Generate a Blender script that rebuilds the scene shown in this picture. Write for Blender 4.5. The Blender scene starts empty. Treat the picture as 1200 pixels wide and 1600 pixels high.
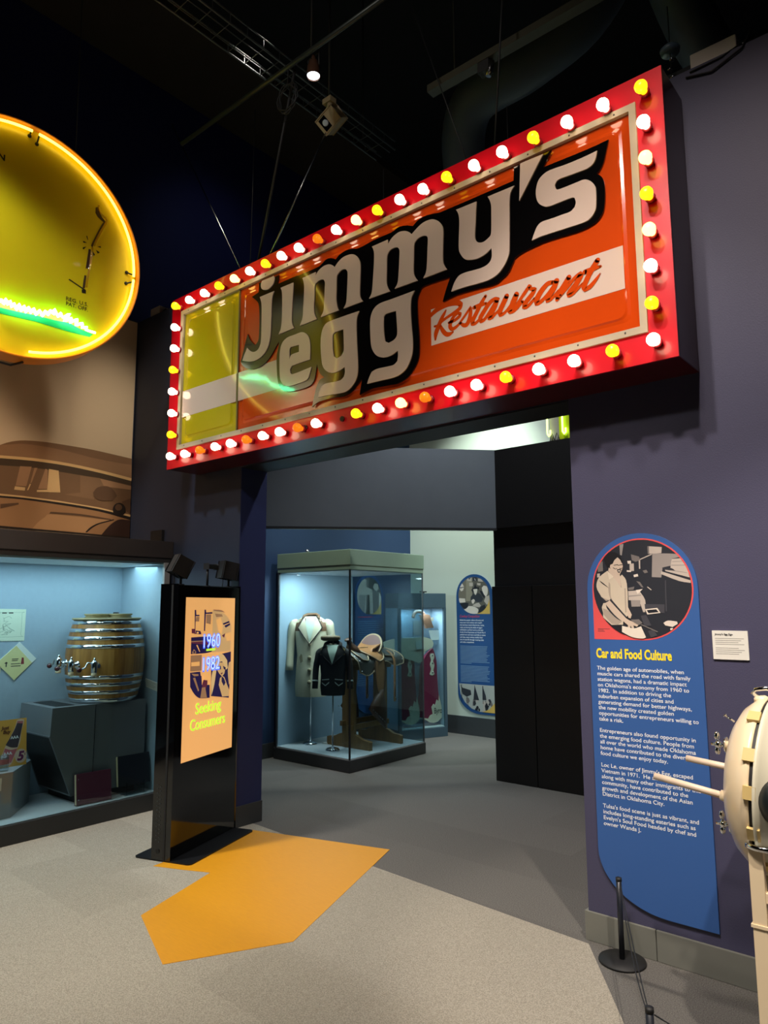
import bpy, bmesh, math, random
from mathutils import Vector, Matrix
from mathutils.geometry import tessellate_polygon
random.seed(4)
SC = bpy.context.scene
COL = SC.collection
V = Vector
# ------------------------------------------------------------------ camera
cam = bpy.data.cameras.new('camera')
cam_o = bpy.data.objects.new('camera', cam); COL.objects.link(cam_o)
cam.sensor_fit = 'VERTICAL'; cam.sensor_height = 32.0; cam.sensor_width = 24.0
cam.lens = 32.0 * 1110.0 / 1600.0
cam.clip_start = 0.05; cam.clip_end = 60
cam_o.matrix_world = Matrix([[0.764763, 0.0891, 0.638121, 0.0], [0.644297, -0.099067, -0.758332, 0.0], [-0.004351, 0.991084, -0.13317, 1.6], [0, 0, 0, 1]])
SC.camera = cam_o
# ------------------------------------------------------------------ view and world
SC.view_settings.view_transform = 'Standard'
SC.view_settings.look = 'None'
SC.view_settings.exposure = 0.0
SC.view_settings.gamma = 1.0
SC.view_settings.use_curve_mapping = False
wd = bpy.data.worlds.new('gallery_dark'); SC.world = wd; wd.use_nodes = True
wd.node_tree.nodes['Background'].inputs[0].default_value = (0.55, 0.6, 1.0, 1)
wd.node_tree.nodes['Background'].inputs[1].default_value = 0.012


def spot(name, pos, tgt, power, deg, col=(1, 1, 1), blend=0.6, rad=0.06):
    l = bpy.data.lights.new(name, 'SPOT'); l.energy = power; l.spot_size = math.radians(deg)
    l.spot_blend = blend; l.color = col; l.shadow_soft_size = rad
    o = bpy.data.objects.new(name, l); COL.objects.link(o)
    o.location = pos
    o.rotation_euler = (V(tgt) - V(pos)).to_track_quat('-Z', 'Y').to_euler()
    return o


def area(name, pos, tgt, power, sx, sy, col=(1, 1, 1)):
    l = bpy.data.lights.new(name, 'AREA'); l.energy = power; l.shape = 'RECTANGLE'; l.size = sx; l.size_y = sy; l.color = col
    o = bpy.data.objects.new(name, l); COL.objects.link(o); o.location = pos
    o.rotation_euler = (V(tgt) - V(pos)).to_track_quat('-Z', 'Y').to_euler()
    return o


WARM = (1.0, 0.86, 0.7)
# track spots of the gallery, plus a few unseen fills added to brighten surfaces
spot('gallery_or_fill_spot', (-1.0, 0.6, 5.6), (-1.85, 2.45, 0), 800, 56, (1.0, 0.9, 0.78), 1.0, 0.2)
spot('gallery_or_fill_spot', (-2.4, -1.0, 5.6), (-2.6, 0.9, 0), 60, 74, (1.0, 0.93, 0.82), 0.9, 0.25)
spot('gallery_or_fill_spot', (-4.9, 0.15, 5.25), (-4.75, 1.9, 0.2), 940, 56, (1.0, 0.93, 0.82), 0.8, 0.2)
spot('gallery_or_fill_spot', (-1.5, 0.4, 5.5), (-1.25, 3.46, 1.2), 330, 46, (1, 0.9, 0.86), 0.7, 0.1)
spot('gallery_or_fill_spot', (-3.6, 3.0, 5.9), (-5.97, 3.25, 2.7), 420, 30, (1.0, 0.9, 0.76), 1.0, 0.1)
spot('gallery_or_fill_spot', (-3.2, -0.8, 4.4), (-5.97, 2.2, 2.5), 480, 38, (1.0, 0.80, 0.62), 0.8, 0.4)
spot('gallery_or_fill_spot', (-1.2, -1.5, 5.5), (-3.0, 3.1, 3.4), 240, 56, (1, 0.92, 0.85), 0.7, 0.15)
spot('gallery_or_fill_spot', (0.5, 1.2, 5.0), (-0.62, 3.0, 0.95), 620, 34, (1.0, 0.88, 0.74), 0.5, 0.05)
spot('gallery_or_fill_spot', (-3.2, 5.0, 5.4), (-3.6, 4.8, 0), 640, 84, (0.95, 0.97, 1.0), 0.8, 0.1)
spot('gallery_or_fill_spot', (-4.1, 6.6, 5.2), (-5.2, 7.78, 1.6), 640, 62, (0.86, 1.0, 0.9), 0.8, 0.1)
spot('gallery_or_fill_spot', (-3.6, 5.6, 5.2), (-6.07, 6.4, 1.8), 260, 60, (0.75, 0.88, 1.0), 0.8, 0.1)
spot('gallery_or_fill_spot', (-3.6, 6.7, 5.3), (-3.9, 7.78, 3.9), 110, 80, (0.85, 0.92, 1.0), 0.8, 0.1)
spot('gallery_or_fill_spot', (-5.2, 4.6, 7.4), (-7.05, 5.4, 5.2), 16, 80, (0.6, 0.7, 1.0), 0.9, 0.2)  # added fill, lifts the midnight blue outer wall out of black
spot('gallery_or_fill_spot', (-4.6, 0.8, 5.2), (-5.0, 3.46, 1.8), 200, 50, (0.75, 0.86, 1.0), 0.8, 0.1)
spot('gallery_or_fill_spot', (-5.0, 4.6, 4.5), (-5.2, 5.4, 1.6), 200, 70, (0.95, 1.0, 0.9), 0.9, 0.1)  # added fill for the front of the glass case canopy
spot('gallery_or_fill_spot', (-0.75, -0.4, 5.9), (-0.85, 3.46, 2.5), 440, 40, (1.0, 0.84, 0.76), 0.9, 0.1)  # added warm fill, brightens the upper navy wall


# ------------------------------------------------------------------ materials
def lin(c):
    r = []
    for v in c:
        v = v / 255.0
        r.append(v / 12.92 if v <= 0.04045 else ((v + 0.055) / 1.055) ** 2.4)
    return tuple(r) + (1.0,)


MATS = {}


def mat(name, rgb, rough=0.6, metal=0.0, var=0.06, scale=6.0, bump=0.0, bscale=80.0, coat=0.0, emit=0.0, spec=0.5, stretch=None):
    if name in MATS: return MATS[name]
    m = bpy.data.materials.new(name); m.use_nodes = True
    nt = m.node_tree; b = nt.nodes['Principled BSDF']
    c = lin(rgb)
    tc = nt.nodes.new('ShaderNodeTexCoord')
    mp = nt.nodes.new('ShaderNodeMapping')
    if stretch: mp.inputs['Scale'].default_value = stretch
    nt.links.new(tc.outputs['Object'], mp.inputs['Vector'])
    if var > 0:
        n = nt.nodes.new('ShaderNodeTexNoise'); n.inputs['Scale'].default_value = scale; n.inputs['Detail'].default_value = 4
        nt.links.new(mp.outputs['Vector'], n.inputs['Vector'])
        mx = nt.nodes.new('ShaderNodeMix'); mx.data_type = 'RGBA'
        mx.inputs[6].default_value = tuple(max(0, x * (1 - var)) for x in c[:3]) + (1,)
        mx.inputs[7].default_value = tuple(x * (1 + var) for x in c[:3]) + (1,)
        nt.links.new(n.outputs['Fac'], mx.inputs[0])
        nt.links.new(mx.outputs[2], b.inputs['Base Color'])
        if emit: nt.links.new(mx.outputs[2], b.inputs['Emission Color'])
    else:
        b.inputs['Base Color'].default_value = c
        b.inputs['Emission Color'].default_value = c
    b.inputs['Roughness'].default_value = rough; b.inputs['Metallic'].default_value = metal
    b.inputs['Coat Weight'].default_value = coat; b.inputs['Coat Roughness'].default_value = 0.04
    b.inputs['Specular IOR Level'].default_value = spec
    if emit: b.inputs['Emission Strength'].default_value = emit
    if bump > 0:
        n2 = nt.nodes.new('ShaderNodeTexNoise'); n2.inputs['Scale'].default_value = bscale; n2.inputs['Detail'].default_value = 2
        nt.links.new(mp.outputs['Vector'], n2.inputs['Vector'])
        bp = nt.nodes.new('ShaderNodeBump'); bp.inputs['Strength'].default_value = bump; bp.inputs['Distance'].default_value = 0.01
        nt.links.new(n2.outputs['Fac'], bp.inputs['Height']); nt.links.new(bp.outputs['Normal'], b.inputs['Normal'])
    MATS[name] = m
    return m


def glow(name, rgb, strength):
    if name in MATS: return MATS[name]
    m = bpy.data.materials.new(name); m.use_nodes = True
    b = m.node_tree.nodes['Principled BSDF']
    b.inputs['Base Color'].default_value = lin(rgb); b.inputs['Emission Color'].default_value = lin(rgb)
    b.inputs['Emission Strength'].default_value = strength; b.inputs['Roughness'].default_value = 0.3
    MATS[name] = m
    return m


def glass(name, tint=(235, 245, 245), refl=0.035):
    if name in MATS: return MATS[name]
    m = bpy.data.materials.new(name); m.use_nodes = True
    nt = m.node_tree; nt.nodes.clear()
    out = nt.nodes.new('ShaderNodeOutputMaterial'); mix = nt.nodes.new('ShaderNodeMixShader')
    tr = nt.nodes.new('ShaderNodeBsdfTransparent'); tr.inputs[0].default_value = lin(tint)
    gl = nt.nodes.new('ShaderNodeBsdfGlossy'); gl.inputs['Roughness'].default_value = 0.01
    lw = nt.nodes.new('ShaderNodeLayerWeight'); lw.inputs[0].default_value = 0.5
    pw = nt.nodes.new('ShaderNodeMath'); pw.operation = 'POWER'; pw.inputs[1].default_value = 5.0
    ml = nt.nodes.new('ShaderNodeMath'); ml.operation = 'MULTIPLY_ADD'; ml.inputs[1].default_value = 0.8; ml.inputs[2].default_value = refl
    nt.links.new(lw.outputs['Facing'], pw.inputs[0]); nt.links.new(pw.outputs[0], ml.inputs[0]); nt.links.new(ml.outputs[0], mix.inputs[0])
    nt.links.new(tr.outputs[0], mix.inputs[1]); nt.links.new(gl.outputs[0], mix.inputs[2])
    nt.links.new(mix.outputs[0], out.inputs[0])
    MATS[name] = m
    return m


def carpet(name, rgb, rgb2):
    m = bpy.data.materials.new(name); m.use_nodes = True
    nt = m.node_tree; b = nt.nodes['Principled BSDF']; b.inputs['Roughness'].default_value = 0.95; b.inputs['Specular IOR Level'].default_value = 0.1
    tc = nt.nodes.new('ShaderNodeTexCoord')
    n = nt.nodes.new('ShaderNodeTexNoise'); n.inputs['Scale'].default_value = 190; n.inputs['Detail'].default_value = 3
    nt.links.new(tc.outputs['Object'], n.inputs['Vector'])
    rp = nt.nodes.new('ShaderNodeValToRGB'); rp.color_ramp.elements[0].position = 0.38; rp.color_ramp.elements[1].position = 0.62
    rp.color_ramp.elements[0].color = lin(rgb); rp.color_ramp.elements[1].color = lin(rgb2)
    nt.links.new(n.outputs['Fac'], rp.inputs[0])
    # carpet tiles, each of a slightly different tone
    mp = nt.nodes.new('ShaderNodeMapping'); mp.inputs['Rotation'].default_value = (0, 0, 0.02); mp.inputs['Scale'].default_value = (1.0, 1.0, 1.0)
    nt.links.new(tc.outputs['Object'], mp.inputs[0])
    br = nt.nodes.new('ShaderNodeTexBrick'); br.offset = 0.5; br.inputs['Scale'].default_value = 1.0
    br.inputs['Brick Width'].default_value = 1.0; br.inputs['Row Height'].default_value = 0.5; br.inputs['Mortar Size'].default_value = 0.0
    br.inputs['Color1'].default_value = (0.94, 0.94, 0.94, 1); br.inputs['Color2'].default_value = (1.06, 1.06, 1.06, 1)
    nt.links.new(mp.outputs[0], br.inputs['Vector'])
    mu = nt.nodes.new('ShaderNodeMix'); mu.data_type = 'RGBA'; mu.blend_type = 'MULTIPLY'; mu.inputs[0].default_value = 1.0
    nt.links.new(rp.outputs[0], mu.inputs[6]); nt.links.new(br.outputs[0], mu.inputs[7])
    nt.links.new(mu.outputs[2], b.inputs['Base Color'])
    bp = nt.nodes.new('ShaderNodeBump'); bp.inputs['Strength'].default_value = 0.5; bp.inputs['Distance'].default_value = 0.004
    nt.links.new(n.outputs['Fac'], bp.inputs['Height']); nt.links.new(bp.outputs['Normal'], b.inputs['Normal'])
    return m


def wood(name, a, c, scale=3.0, stretch=(1, 1, 0.12), rough=0.4):
    if name in MATS: return MATS[name]
    m = bpy.data.materials.new(name); m.use_nodes = True
    nt = m.node_tree; b = nt.nodes['Principled BSDF']; b.inputs['Roughness'].default_value = rough
    tc = nt.nodes.new('ShaderNodeTexCoord'); mp = nt.nodes.new('ShaderNodeMapping'); mp.inputs['Scale'].default_value = stretch
    nt.links.new(tc.outputs['Object'], mp.inputs[0])
    n = nt.nodes.new('ShaderNodeTexNoise'); n.inputs['Scale'].default_value = scale * 8; n.inputs['Detail'].default_value = 6; n.inputs['Distortion'].default_value = 0.6
    nt.links.new(mp.outputs[0], n.inputs['Vector'])
    rp = nt.nodes.new('ShaderNodeValToRGB'); rp.color_ramp.elements[0].color = lin(a); rp.color_ramp.elements[1].color = lin(c)
    rp.color_ramp.elements[0].position = 0.3; rp.color_ramp.elements[1].position = 0.7
    nt.links.new(n.outputs['Fac'], rp.inputs[0]); nt.links.new(rp.outputs[0], b.inputs['Base Color'])
    MATS[name] = m
    return m


# ------------------------------------------------------------------ mesh helpers
class Frame:
    """a flat frame: origin, u along, v up, n out of the face"""
    def __init__(s, o, u, v=(0, 0, 1), n=None):
        s.o = V(o); s.u = V(u).normalized(); s.v = V(v).normalized()
        s.n = V(n).normalized() if n else s.u.cross(s.v).normalized()
    def p(s, a, b, d=0.0): return s.o + s.u * a + s.v * b + s.n * d


WORLD = Frame((0, 0, 0), (1, 0, 0), (0, 1, 0), (0, 0, 1))


def catmull(p0, p1, p2, p3, t):
    return tuple(0.5 * ((2 * b) + (-a + c) * t + (2 * a - 5 * b + 4 * c - d) * t * t + (-a + 3 * b - 3 * c + d) * t ** 3) for a, b, c, d in zip(p0, p1, p2, p3))


def smooth(pts, corner=52, sub=4, closed=True):
    n = len(pts); pts = [tuple(p) for p in pts]
    def sharp(i):
        if not closed and i in (0, n - 1): return True
        a, b, c = V(pts[i - 1][:2]), V(pts[i][:2]), V(pts[(i + 1) % n][:2])
        u, w = b - a, c - b
        if u.length < 1e-7 or w.length < 1e-7: return True
        return math.degrees(u.angle(w)) > corner
    sh = [sharp(i) for i in range(n)]
    out = []
    for i in range(n if closed else n - 1):
        j = (i + 1) % n
        p1, p2 = pts[i], pts[j]
        p0 = tuple(2 * a - b for a, b in zip(p1, p2)) if sh[i] else pts[i - 1]
        p3 = tuple(2 * b - a for a, b in zip(p1, p2)) if sh[j] else pts[(j + 1) % n]
        for k in range(sub): out.append(catmull(p0, p1, p2, p3, k / sub))
    if not closed: out.append(pts[-1])
    return out


def clip_convex(sub, clipper):
    def side(p, a, b): return (b[0] - a[0]) * (p[1] - a[1]) - (b[1] - a[1]) * (p[0] - a[0])
    out = list(sub)
    for i in range(len(clipper)):
        a, b = clipper[i], clipper[(i + 1) % len(clipper)]
        src, out = out, []
        for j in range(len(src)):
            p, q = src[j - 1], src[j]
            sp, sq = side(p, a, b), side(q, a, b)
            if (sp >= 0) != (sq >= 0):
                t = sp / (sp - sq); out.append((p[0] + (q[0] - p[0]) * t, p[1] + (q[1] - p[1]) * t))
            if sq >= 0: out.append(q)
        if len(out) < 3: return []
    return out


class G:
    """collects shapes into one mesh"""
    def __init__(s): s.bm = bmesh.new(); s.mats = []
    def mi(s, m):
        if m is None: return 0
        if m not in s.mats: s.mats.append(m)
        return s.mats.index(m)
    def _add(s, ret_verts, mi, sm=False):
        fs = set()
        for v in ret_verts:
            for f in v.link_faces: fs.add(f)
        for f in fs: f.material_index = mi; f.smooth = sm
        return fs
    def face(s, vs, mi):
        try: f = s.bm.faces.new(vs); f.material_index = mi
        except ValueError: pass
    def fbox(s, fr, a0, a1, b0, b1, d0, d1, m=None, bev=0.0):
        c = bmesh.ops.create_cube(s.bm, size=1.0)['verts']
        ce = ((a0 + a1) / 2, (b0 + b1) / 2, (d0 + d1) / 2)
        for v in c:
            x, y, z = v.co
            v.co = fr.p(ce[0] + x * (a1 - a0), ce[1] + y * (b1 - b0), ce[2] + z * (d1 - d0))
        mi = s.mi(m); s._add(c, mi)
        if bev > 0:
            es = list({e for v in c for e in v.link_edges})
            r = bmesh.ops.bevel(s.bm, geom=es, offset=bev, segments=2, affect='EDGES', profile=0.6)
            for f in r['faces']: f.material_index = mi
        return s
    def box(s, x0, x1, y0, y1, z0, z1, m=None, bev=0.0): return s.fbox(WORLD, x0, x1, y0, y1, z0, z1, m, bev)
    def poly(s, fr, pts, d=0.0, m=None):
        pts = [p for i, p in enumerate(pts) if (V(p[:2]) - V(pts[i - 1][:2])).length > 1e-6]
        if len(pts) < 3: return s
        vs = [s.bm.verts.new(fr.p(p[0], p[1], d)) for p in pts]
        for t in tessellate_polygon([[V((p[0], p[1], 0)) for p in pts]]):
            try: f = s.bm.faces.new([vs[i] for i in t]); f.material_index = s.mi(m)
            except ValueError: pass
        return s
    def prism(s, fr, loops, d0, d1, m=None, side=None):
        if not isinstance(loops[0][0], (tuple, list)): loops = [loops]
        tri = tessellate_polygon([[V((p[0], p[1], 0)) for p in l] for l in loops])
        flat = [p for l in loops for p in l]
        a = [s.bm.verts.new(fr.p(p[0], p[1], d0)) for p in flat]
        b = [s.bm.verts.new(fr.p(p[0], p[1], d1)) for p in flat]
        mi = s.mi(m); ms = s.mi(side) if side else mi
        for t in tri:
            for vs in (a, b):
                try: f = s.bm.faces.new([vs[i] for i in t]); f.material_index = mi
                except ValueError: pass
        k = 0
        for l in loops:
            n = len(l)
            for i in range(n):
                j = (i + 1) % n
                try: f = s.bm.faces.new([a[k + i], a[k + j], b[k + j], b[k + i]]); f.material_index = ms
                except ValueError: pass
            k += n
        return s
    def ribbon(s, fr, pts, d0, d1, m=None):
        pts = smooth(pts, 70, 5, False)
        P = [V(p[:2]) for p in pts]
        L, R = [], []
        for i, p in enumerate(P):
            t = (P[min(i + 1, len(P) - 1)] - P[max(i - 1, 0)])
            if t.length < 1e-9: t = V((1, 0))
            t.normalize(); nn = V((-t.y, t.x)) * pts[i][2] / 2
            L.append(p + nn); R.append(p - nn)
        mi = s.mi(m)
        A = [(s.bm.verts.new(fr.p(l.x, l.y, d1)), s.bm.verts.new(fr.p(r.x, r.y, d1)), s.bm.verts.new(fr.p(l.x, l.y, d0)), s.bm.verts.new(fr.p(r.x, r.y, d0))) for l, r in zip(L, R)]
        for x, y in zip(A[:-1], A[1:]):
            for q in ((x[0], x[1], y[1], y[0]), (x[0], y[0], y[2], x[2]), (x[1], x[3], y[3], y[1])):
                f = s.bm.faces.new(q); f.material_index = mi
        # round ends
        for i in (0, -1):
            r = pts[i][2] / 2
            if r > 0.001: s.prism(fr, [(P[i].x + r * math.cos(k * 0.6283), P[i].y + r * math.sin(k * 0.6283)) for k in range(10)], d0, d1, m)
        return s
    def tube(s, pts, r, m=None, seg=10, closed=False, radii=None, caps=True):
        P = [V(p) for p in pts]; n = len(P); mi = s.mi(m)
        rings = []; prev = None
        for i in range(n):
            if closed: t = P[(i + 1) % n] - P[i - 1]
            else: t = P[min(i + 1, n - 1)] - P[max(i - 1, 0)]
            if t.length < 1e-9: t = V((0, 0, 1))
            t.normalize()
            if prev is None:
                a = t.orthogonal().normalized()
            else:
                a = prev - t * prev.dot(t)
                a = a.normalized() if a.length > 1e-6 else t.orthogonal().normalized()
            prev = a; b = t.cross(a)
            rr = radii[i] if radii else r
            rings.append([s.bm.verts.new(P[i] + (a * math.cos(2 * math.pi * k / seg) + b * math.sin(2 * math.pi * k / seg)) * rr) for k in range(seg)])
        for i in range(n if closed else n - 1):
            x, y = rings[i], rings[(i + 1) % n]
            off = 0
            if closed and i == n - 1:
                off = min(range(seg), key=lambda o: (x[0].co - y[o].co).length)
            for k in range(seg):
                f = s.bm.faces.new((x[k], x[(k + 1) % seg], y[(k + 1 + off) % seg], y[(k + off) % seg])); f.material_index = mi; f.smooth = True
        if not closed and caps:
            for q in (rings[0], rings[-1]):
                f = s.bm.faces.new(q); f.material_index = mi
        return s
    def lathe(s, prof, o, ax=(0, 0, 1), m=None, seg=32, flat=False, ref=None, sx=1.0, cap=True):
        ax = V(ax).normalized(); a = V(ref).normalized() if ref else ax.orthogonal().normalized(); b = ax.cross(a); o = V(o); mi = s.mi(m)
        rings = []
        for r, h in prof:
            if r < 1e-6: rings.append([s.bm.verts.new(o + ax * h)])
            else: rings.append([s.bm.verts.new(o + ax * h + a * r * sx * math.cos(2 * math.pi * k / seg) + b * r * math.sin(2 * math.pi * k / seg)) for k in range(seg)])
        for x, y in zip(rings[:-1], rings[1:]):
            if len(x) == 1 and len(y) == 1: continue
            for k in range(seg):
                j = (k + 1) % seg
                if len(x) == 1: q = (x[0], y[k], y[j])
                elif len(y) == 1: q = (x[k], x[j], y[0])
                else: q = (x[k], x[j], y[j], y[k])
                f = s.bm.faces.new(q); f.material_index = mi; f.smooth = not flat
        if cap:
            for q in (rings[0], rings[-1]):
                if len(q) > 2: f = s.bm.faces.new(q); f.material_index = mi
        return s
    def cyl(s, p0, p1, r, m=None, seg=20, r1=None):
        p0, p1 = V(p0), V(p1)
        return s.lathe([(r, 0), (r if r1 is None else r1, (p1 - p0).length)], p0, p1 - p0, m, seg)
    def ball(s, c, r, m=None, sc=(1, 1, 1), seg=16):
        q = bmesh.ops.create_uvsphere(s.bm, u_segments=seg, v_segments=seg // 2 + 2, radius=r)['verts']
        for v in q: v.co = V((v.co.x * sc[0], v.co.y * sc[1], v.co.z * sc[2])) + V(c)
        s._add(q, s.mi(m), True)
        return s
    def loft(s, secs, m=None, seg=20, cap=True):
        """secs: (centre, u half axis vector, w half axis vector, exponent)"""
        mi = s.mi(m); rings = []
        for c, u, w in secs:
            rings.append([s.bm.verts.new(V(c) + V(u) * math.cos(2 * math.pi * k / seg) + V(w) * math.sin(2 * math.pi * k / seg)) for k in range(seg)])
        for x, y in zip(rings[:-1], rings[1:]):
            for k in range(seg):
                f = s.bm.faces.new((x[k], x[(k + 1) % seg], y[(k + 1) % seg], y[k])); f.material_index = mi; f.smooth = True
        if cap:
            for q in (rings[0], rings[-1]):
                f = s.bm.faces.new(q); f.material_index = mi
        return s
    def sheet(s, rows, m=None, thick=0.0):
        """grid of points rows[i][j]; thick gives it a second skin along the normal"""
        mi = s.mi(m)
        g = [[s.bm.verts.new(V(p)) for p in r] for r in rows]
        fs = []
        for i in range(len(g) - 1):
            for j in range(len(g[0]) - 1):
                f = s.bm.faces.new((g[i][j], g[i][j + 1], g[i + 1][j + 1], g[i + 1][j])); f.material_index = mi; f.smooth = True; fs.append(f)
        if thick:
            s.bm.normal_update()
            off = [[v.co + v.normal * thick for v in r] for r in g]
            h = [[s.bm.verts.new(p) for p in r] for r in off]
            for i in range(len(h) - 1):
                for j in range(len(h[0]) - 1):
                    f = s.bm.faces.new((h[i][j], h[i + 1][j], h[i + 1][j + 1], h[i][j + 1])); f.material_index = mi; f.smooth = True
            def rim(a, b):
                for k in range(len(a) - 1):
                    f = s.bm.faces.new((a[k], a[k + 1], b[k + 1], b[k])); f.material_index = mi
            rim(g[0], h[0]); rim(g[-1], h[-1]); rim([r[0] for r in g], [r[0] for r in h]); rim([r[-1] for r in g], [r[-1] for r in h])
        return s
    def text(s, body, fr, x, y, size, m=None, d=0.0, width=None, bold=0.0, align='LEFT', ext=0.0006, shear=0.0, sx=1.0):
        cu = bpy.data.curves.new('lettering', 'FONT'); cu.body = body; cu.size = size; cu.offset = bold; cu.extrude = ext; cu.shear = shear; cu.resolution_u = 3
        o = bpy.data.objects.new('lettering', cu); COL.objects.link(o)
        me = bpy.data.meshes.new_from_object(o.evaluated_get(bpy.context.evaluated_depsgraph_get()))
        bpy.data.objects.remove(o); bpy.data.curves.remove(cu)
        if not me.vertices: return s
        x0 = min(v.co.x for v in me.vertices); x1 = max(v.co.x for v in me.vertices)
        if width: sx = width / (x1 - x0)
        sh = 0 if align == 'LEFT' else -(x1 - x0) * sx / 2 - x0 * sx
        if width and align == 'LEFT': sh = -x0 * sx
        mi = s.mi(m)
        vs = [s.bm.verts.new(fr.p(x + v.co.x * sx + sh, y + v.co.y, d + v.co.z)) for v in me.vertices]
        for f in me.polygons:
            try: q = s.bm.faces.new([vs[i] for i in f.vertices]); q.material_index = mi
            except ValueError: pass
        bpy.data.meshes.remove(me)
        return s


def text_width(body, size):
    q = G(); q.text(body, WORLD, 0, 0, size)
    xs = [v.co.x for v in q.bm.verts]; q.bm.free()
    return max(xs) - min(xs)


LOC = {}


def obj(name, g, m=None, parent=None, label=None, kind=None, fix=True):
    """links the collected mesh as one object; mesh data sits relative to the thing it belongs to"""
    me = bpy.data.meshes.new(name)
    if fix: bmesh.ops.recalc_face_normals(g.bm, faces=g.bm.faces[:])
    for mm in (g.mats or [m]): me.materials.append(mm)
    o = bpy.data.objects.new(name, me); COL.objects.link(o)
    if parent is not None:
        o.parent = parent; base = LOC[parent]; LOC[o] = base
    else:
        cs = [v.co for v in g.bm.verts]
        base = V(((min(c.x for c in cs) + max(c.x for c in cs)) / 2, (min(c.y for c in cs) + max(c.y for c in cs)) / 2, min(c.z for c in cs)))
        o.location = base; LOC[o] = base
    bmesh.ops.translate(g.bm, verts=g.bm.verts[:], vec=-base)
    g.bm.to_mesh(me); g.bm.free()
    if label: o['label'] = label
    if kind: o['kind'] = kind
    return o


def tag(o, label, cat, group=None):
    o['label'] = label; o['category'] = cat
    if group: o['group'] = group
    return o


def thing(name, label, cat, loc, group=None):
    o = bpy.data.objects.new(name, None); COL.objects.link(o); o.location = loc; o.empty_display_size = 0.1
    LOC[o] = V(loc)
    return tag(o, label, cat, group)


def struct(name, g, m=None):
    return obj(name, g, m, None, None, 'structure')


def copy_tree(o, loc=None, parent=None):
    c = o.copy(); COL.objects.link(c)
    if parent is not None: c.parent = parent
    if loc is not None: c.location = loc
    for ch in [x for x in bpy.data.objects if x.parent == o]: copy_tree(ch, None, c)
    return c


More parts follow.
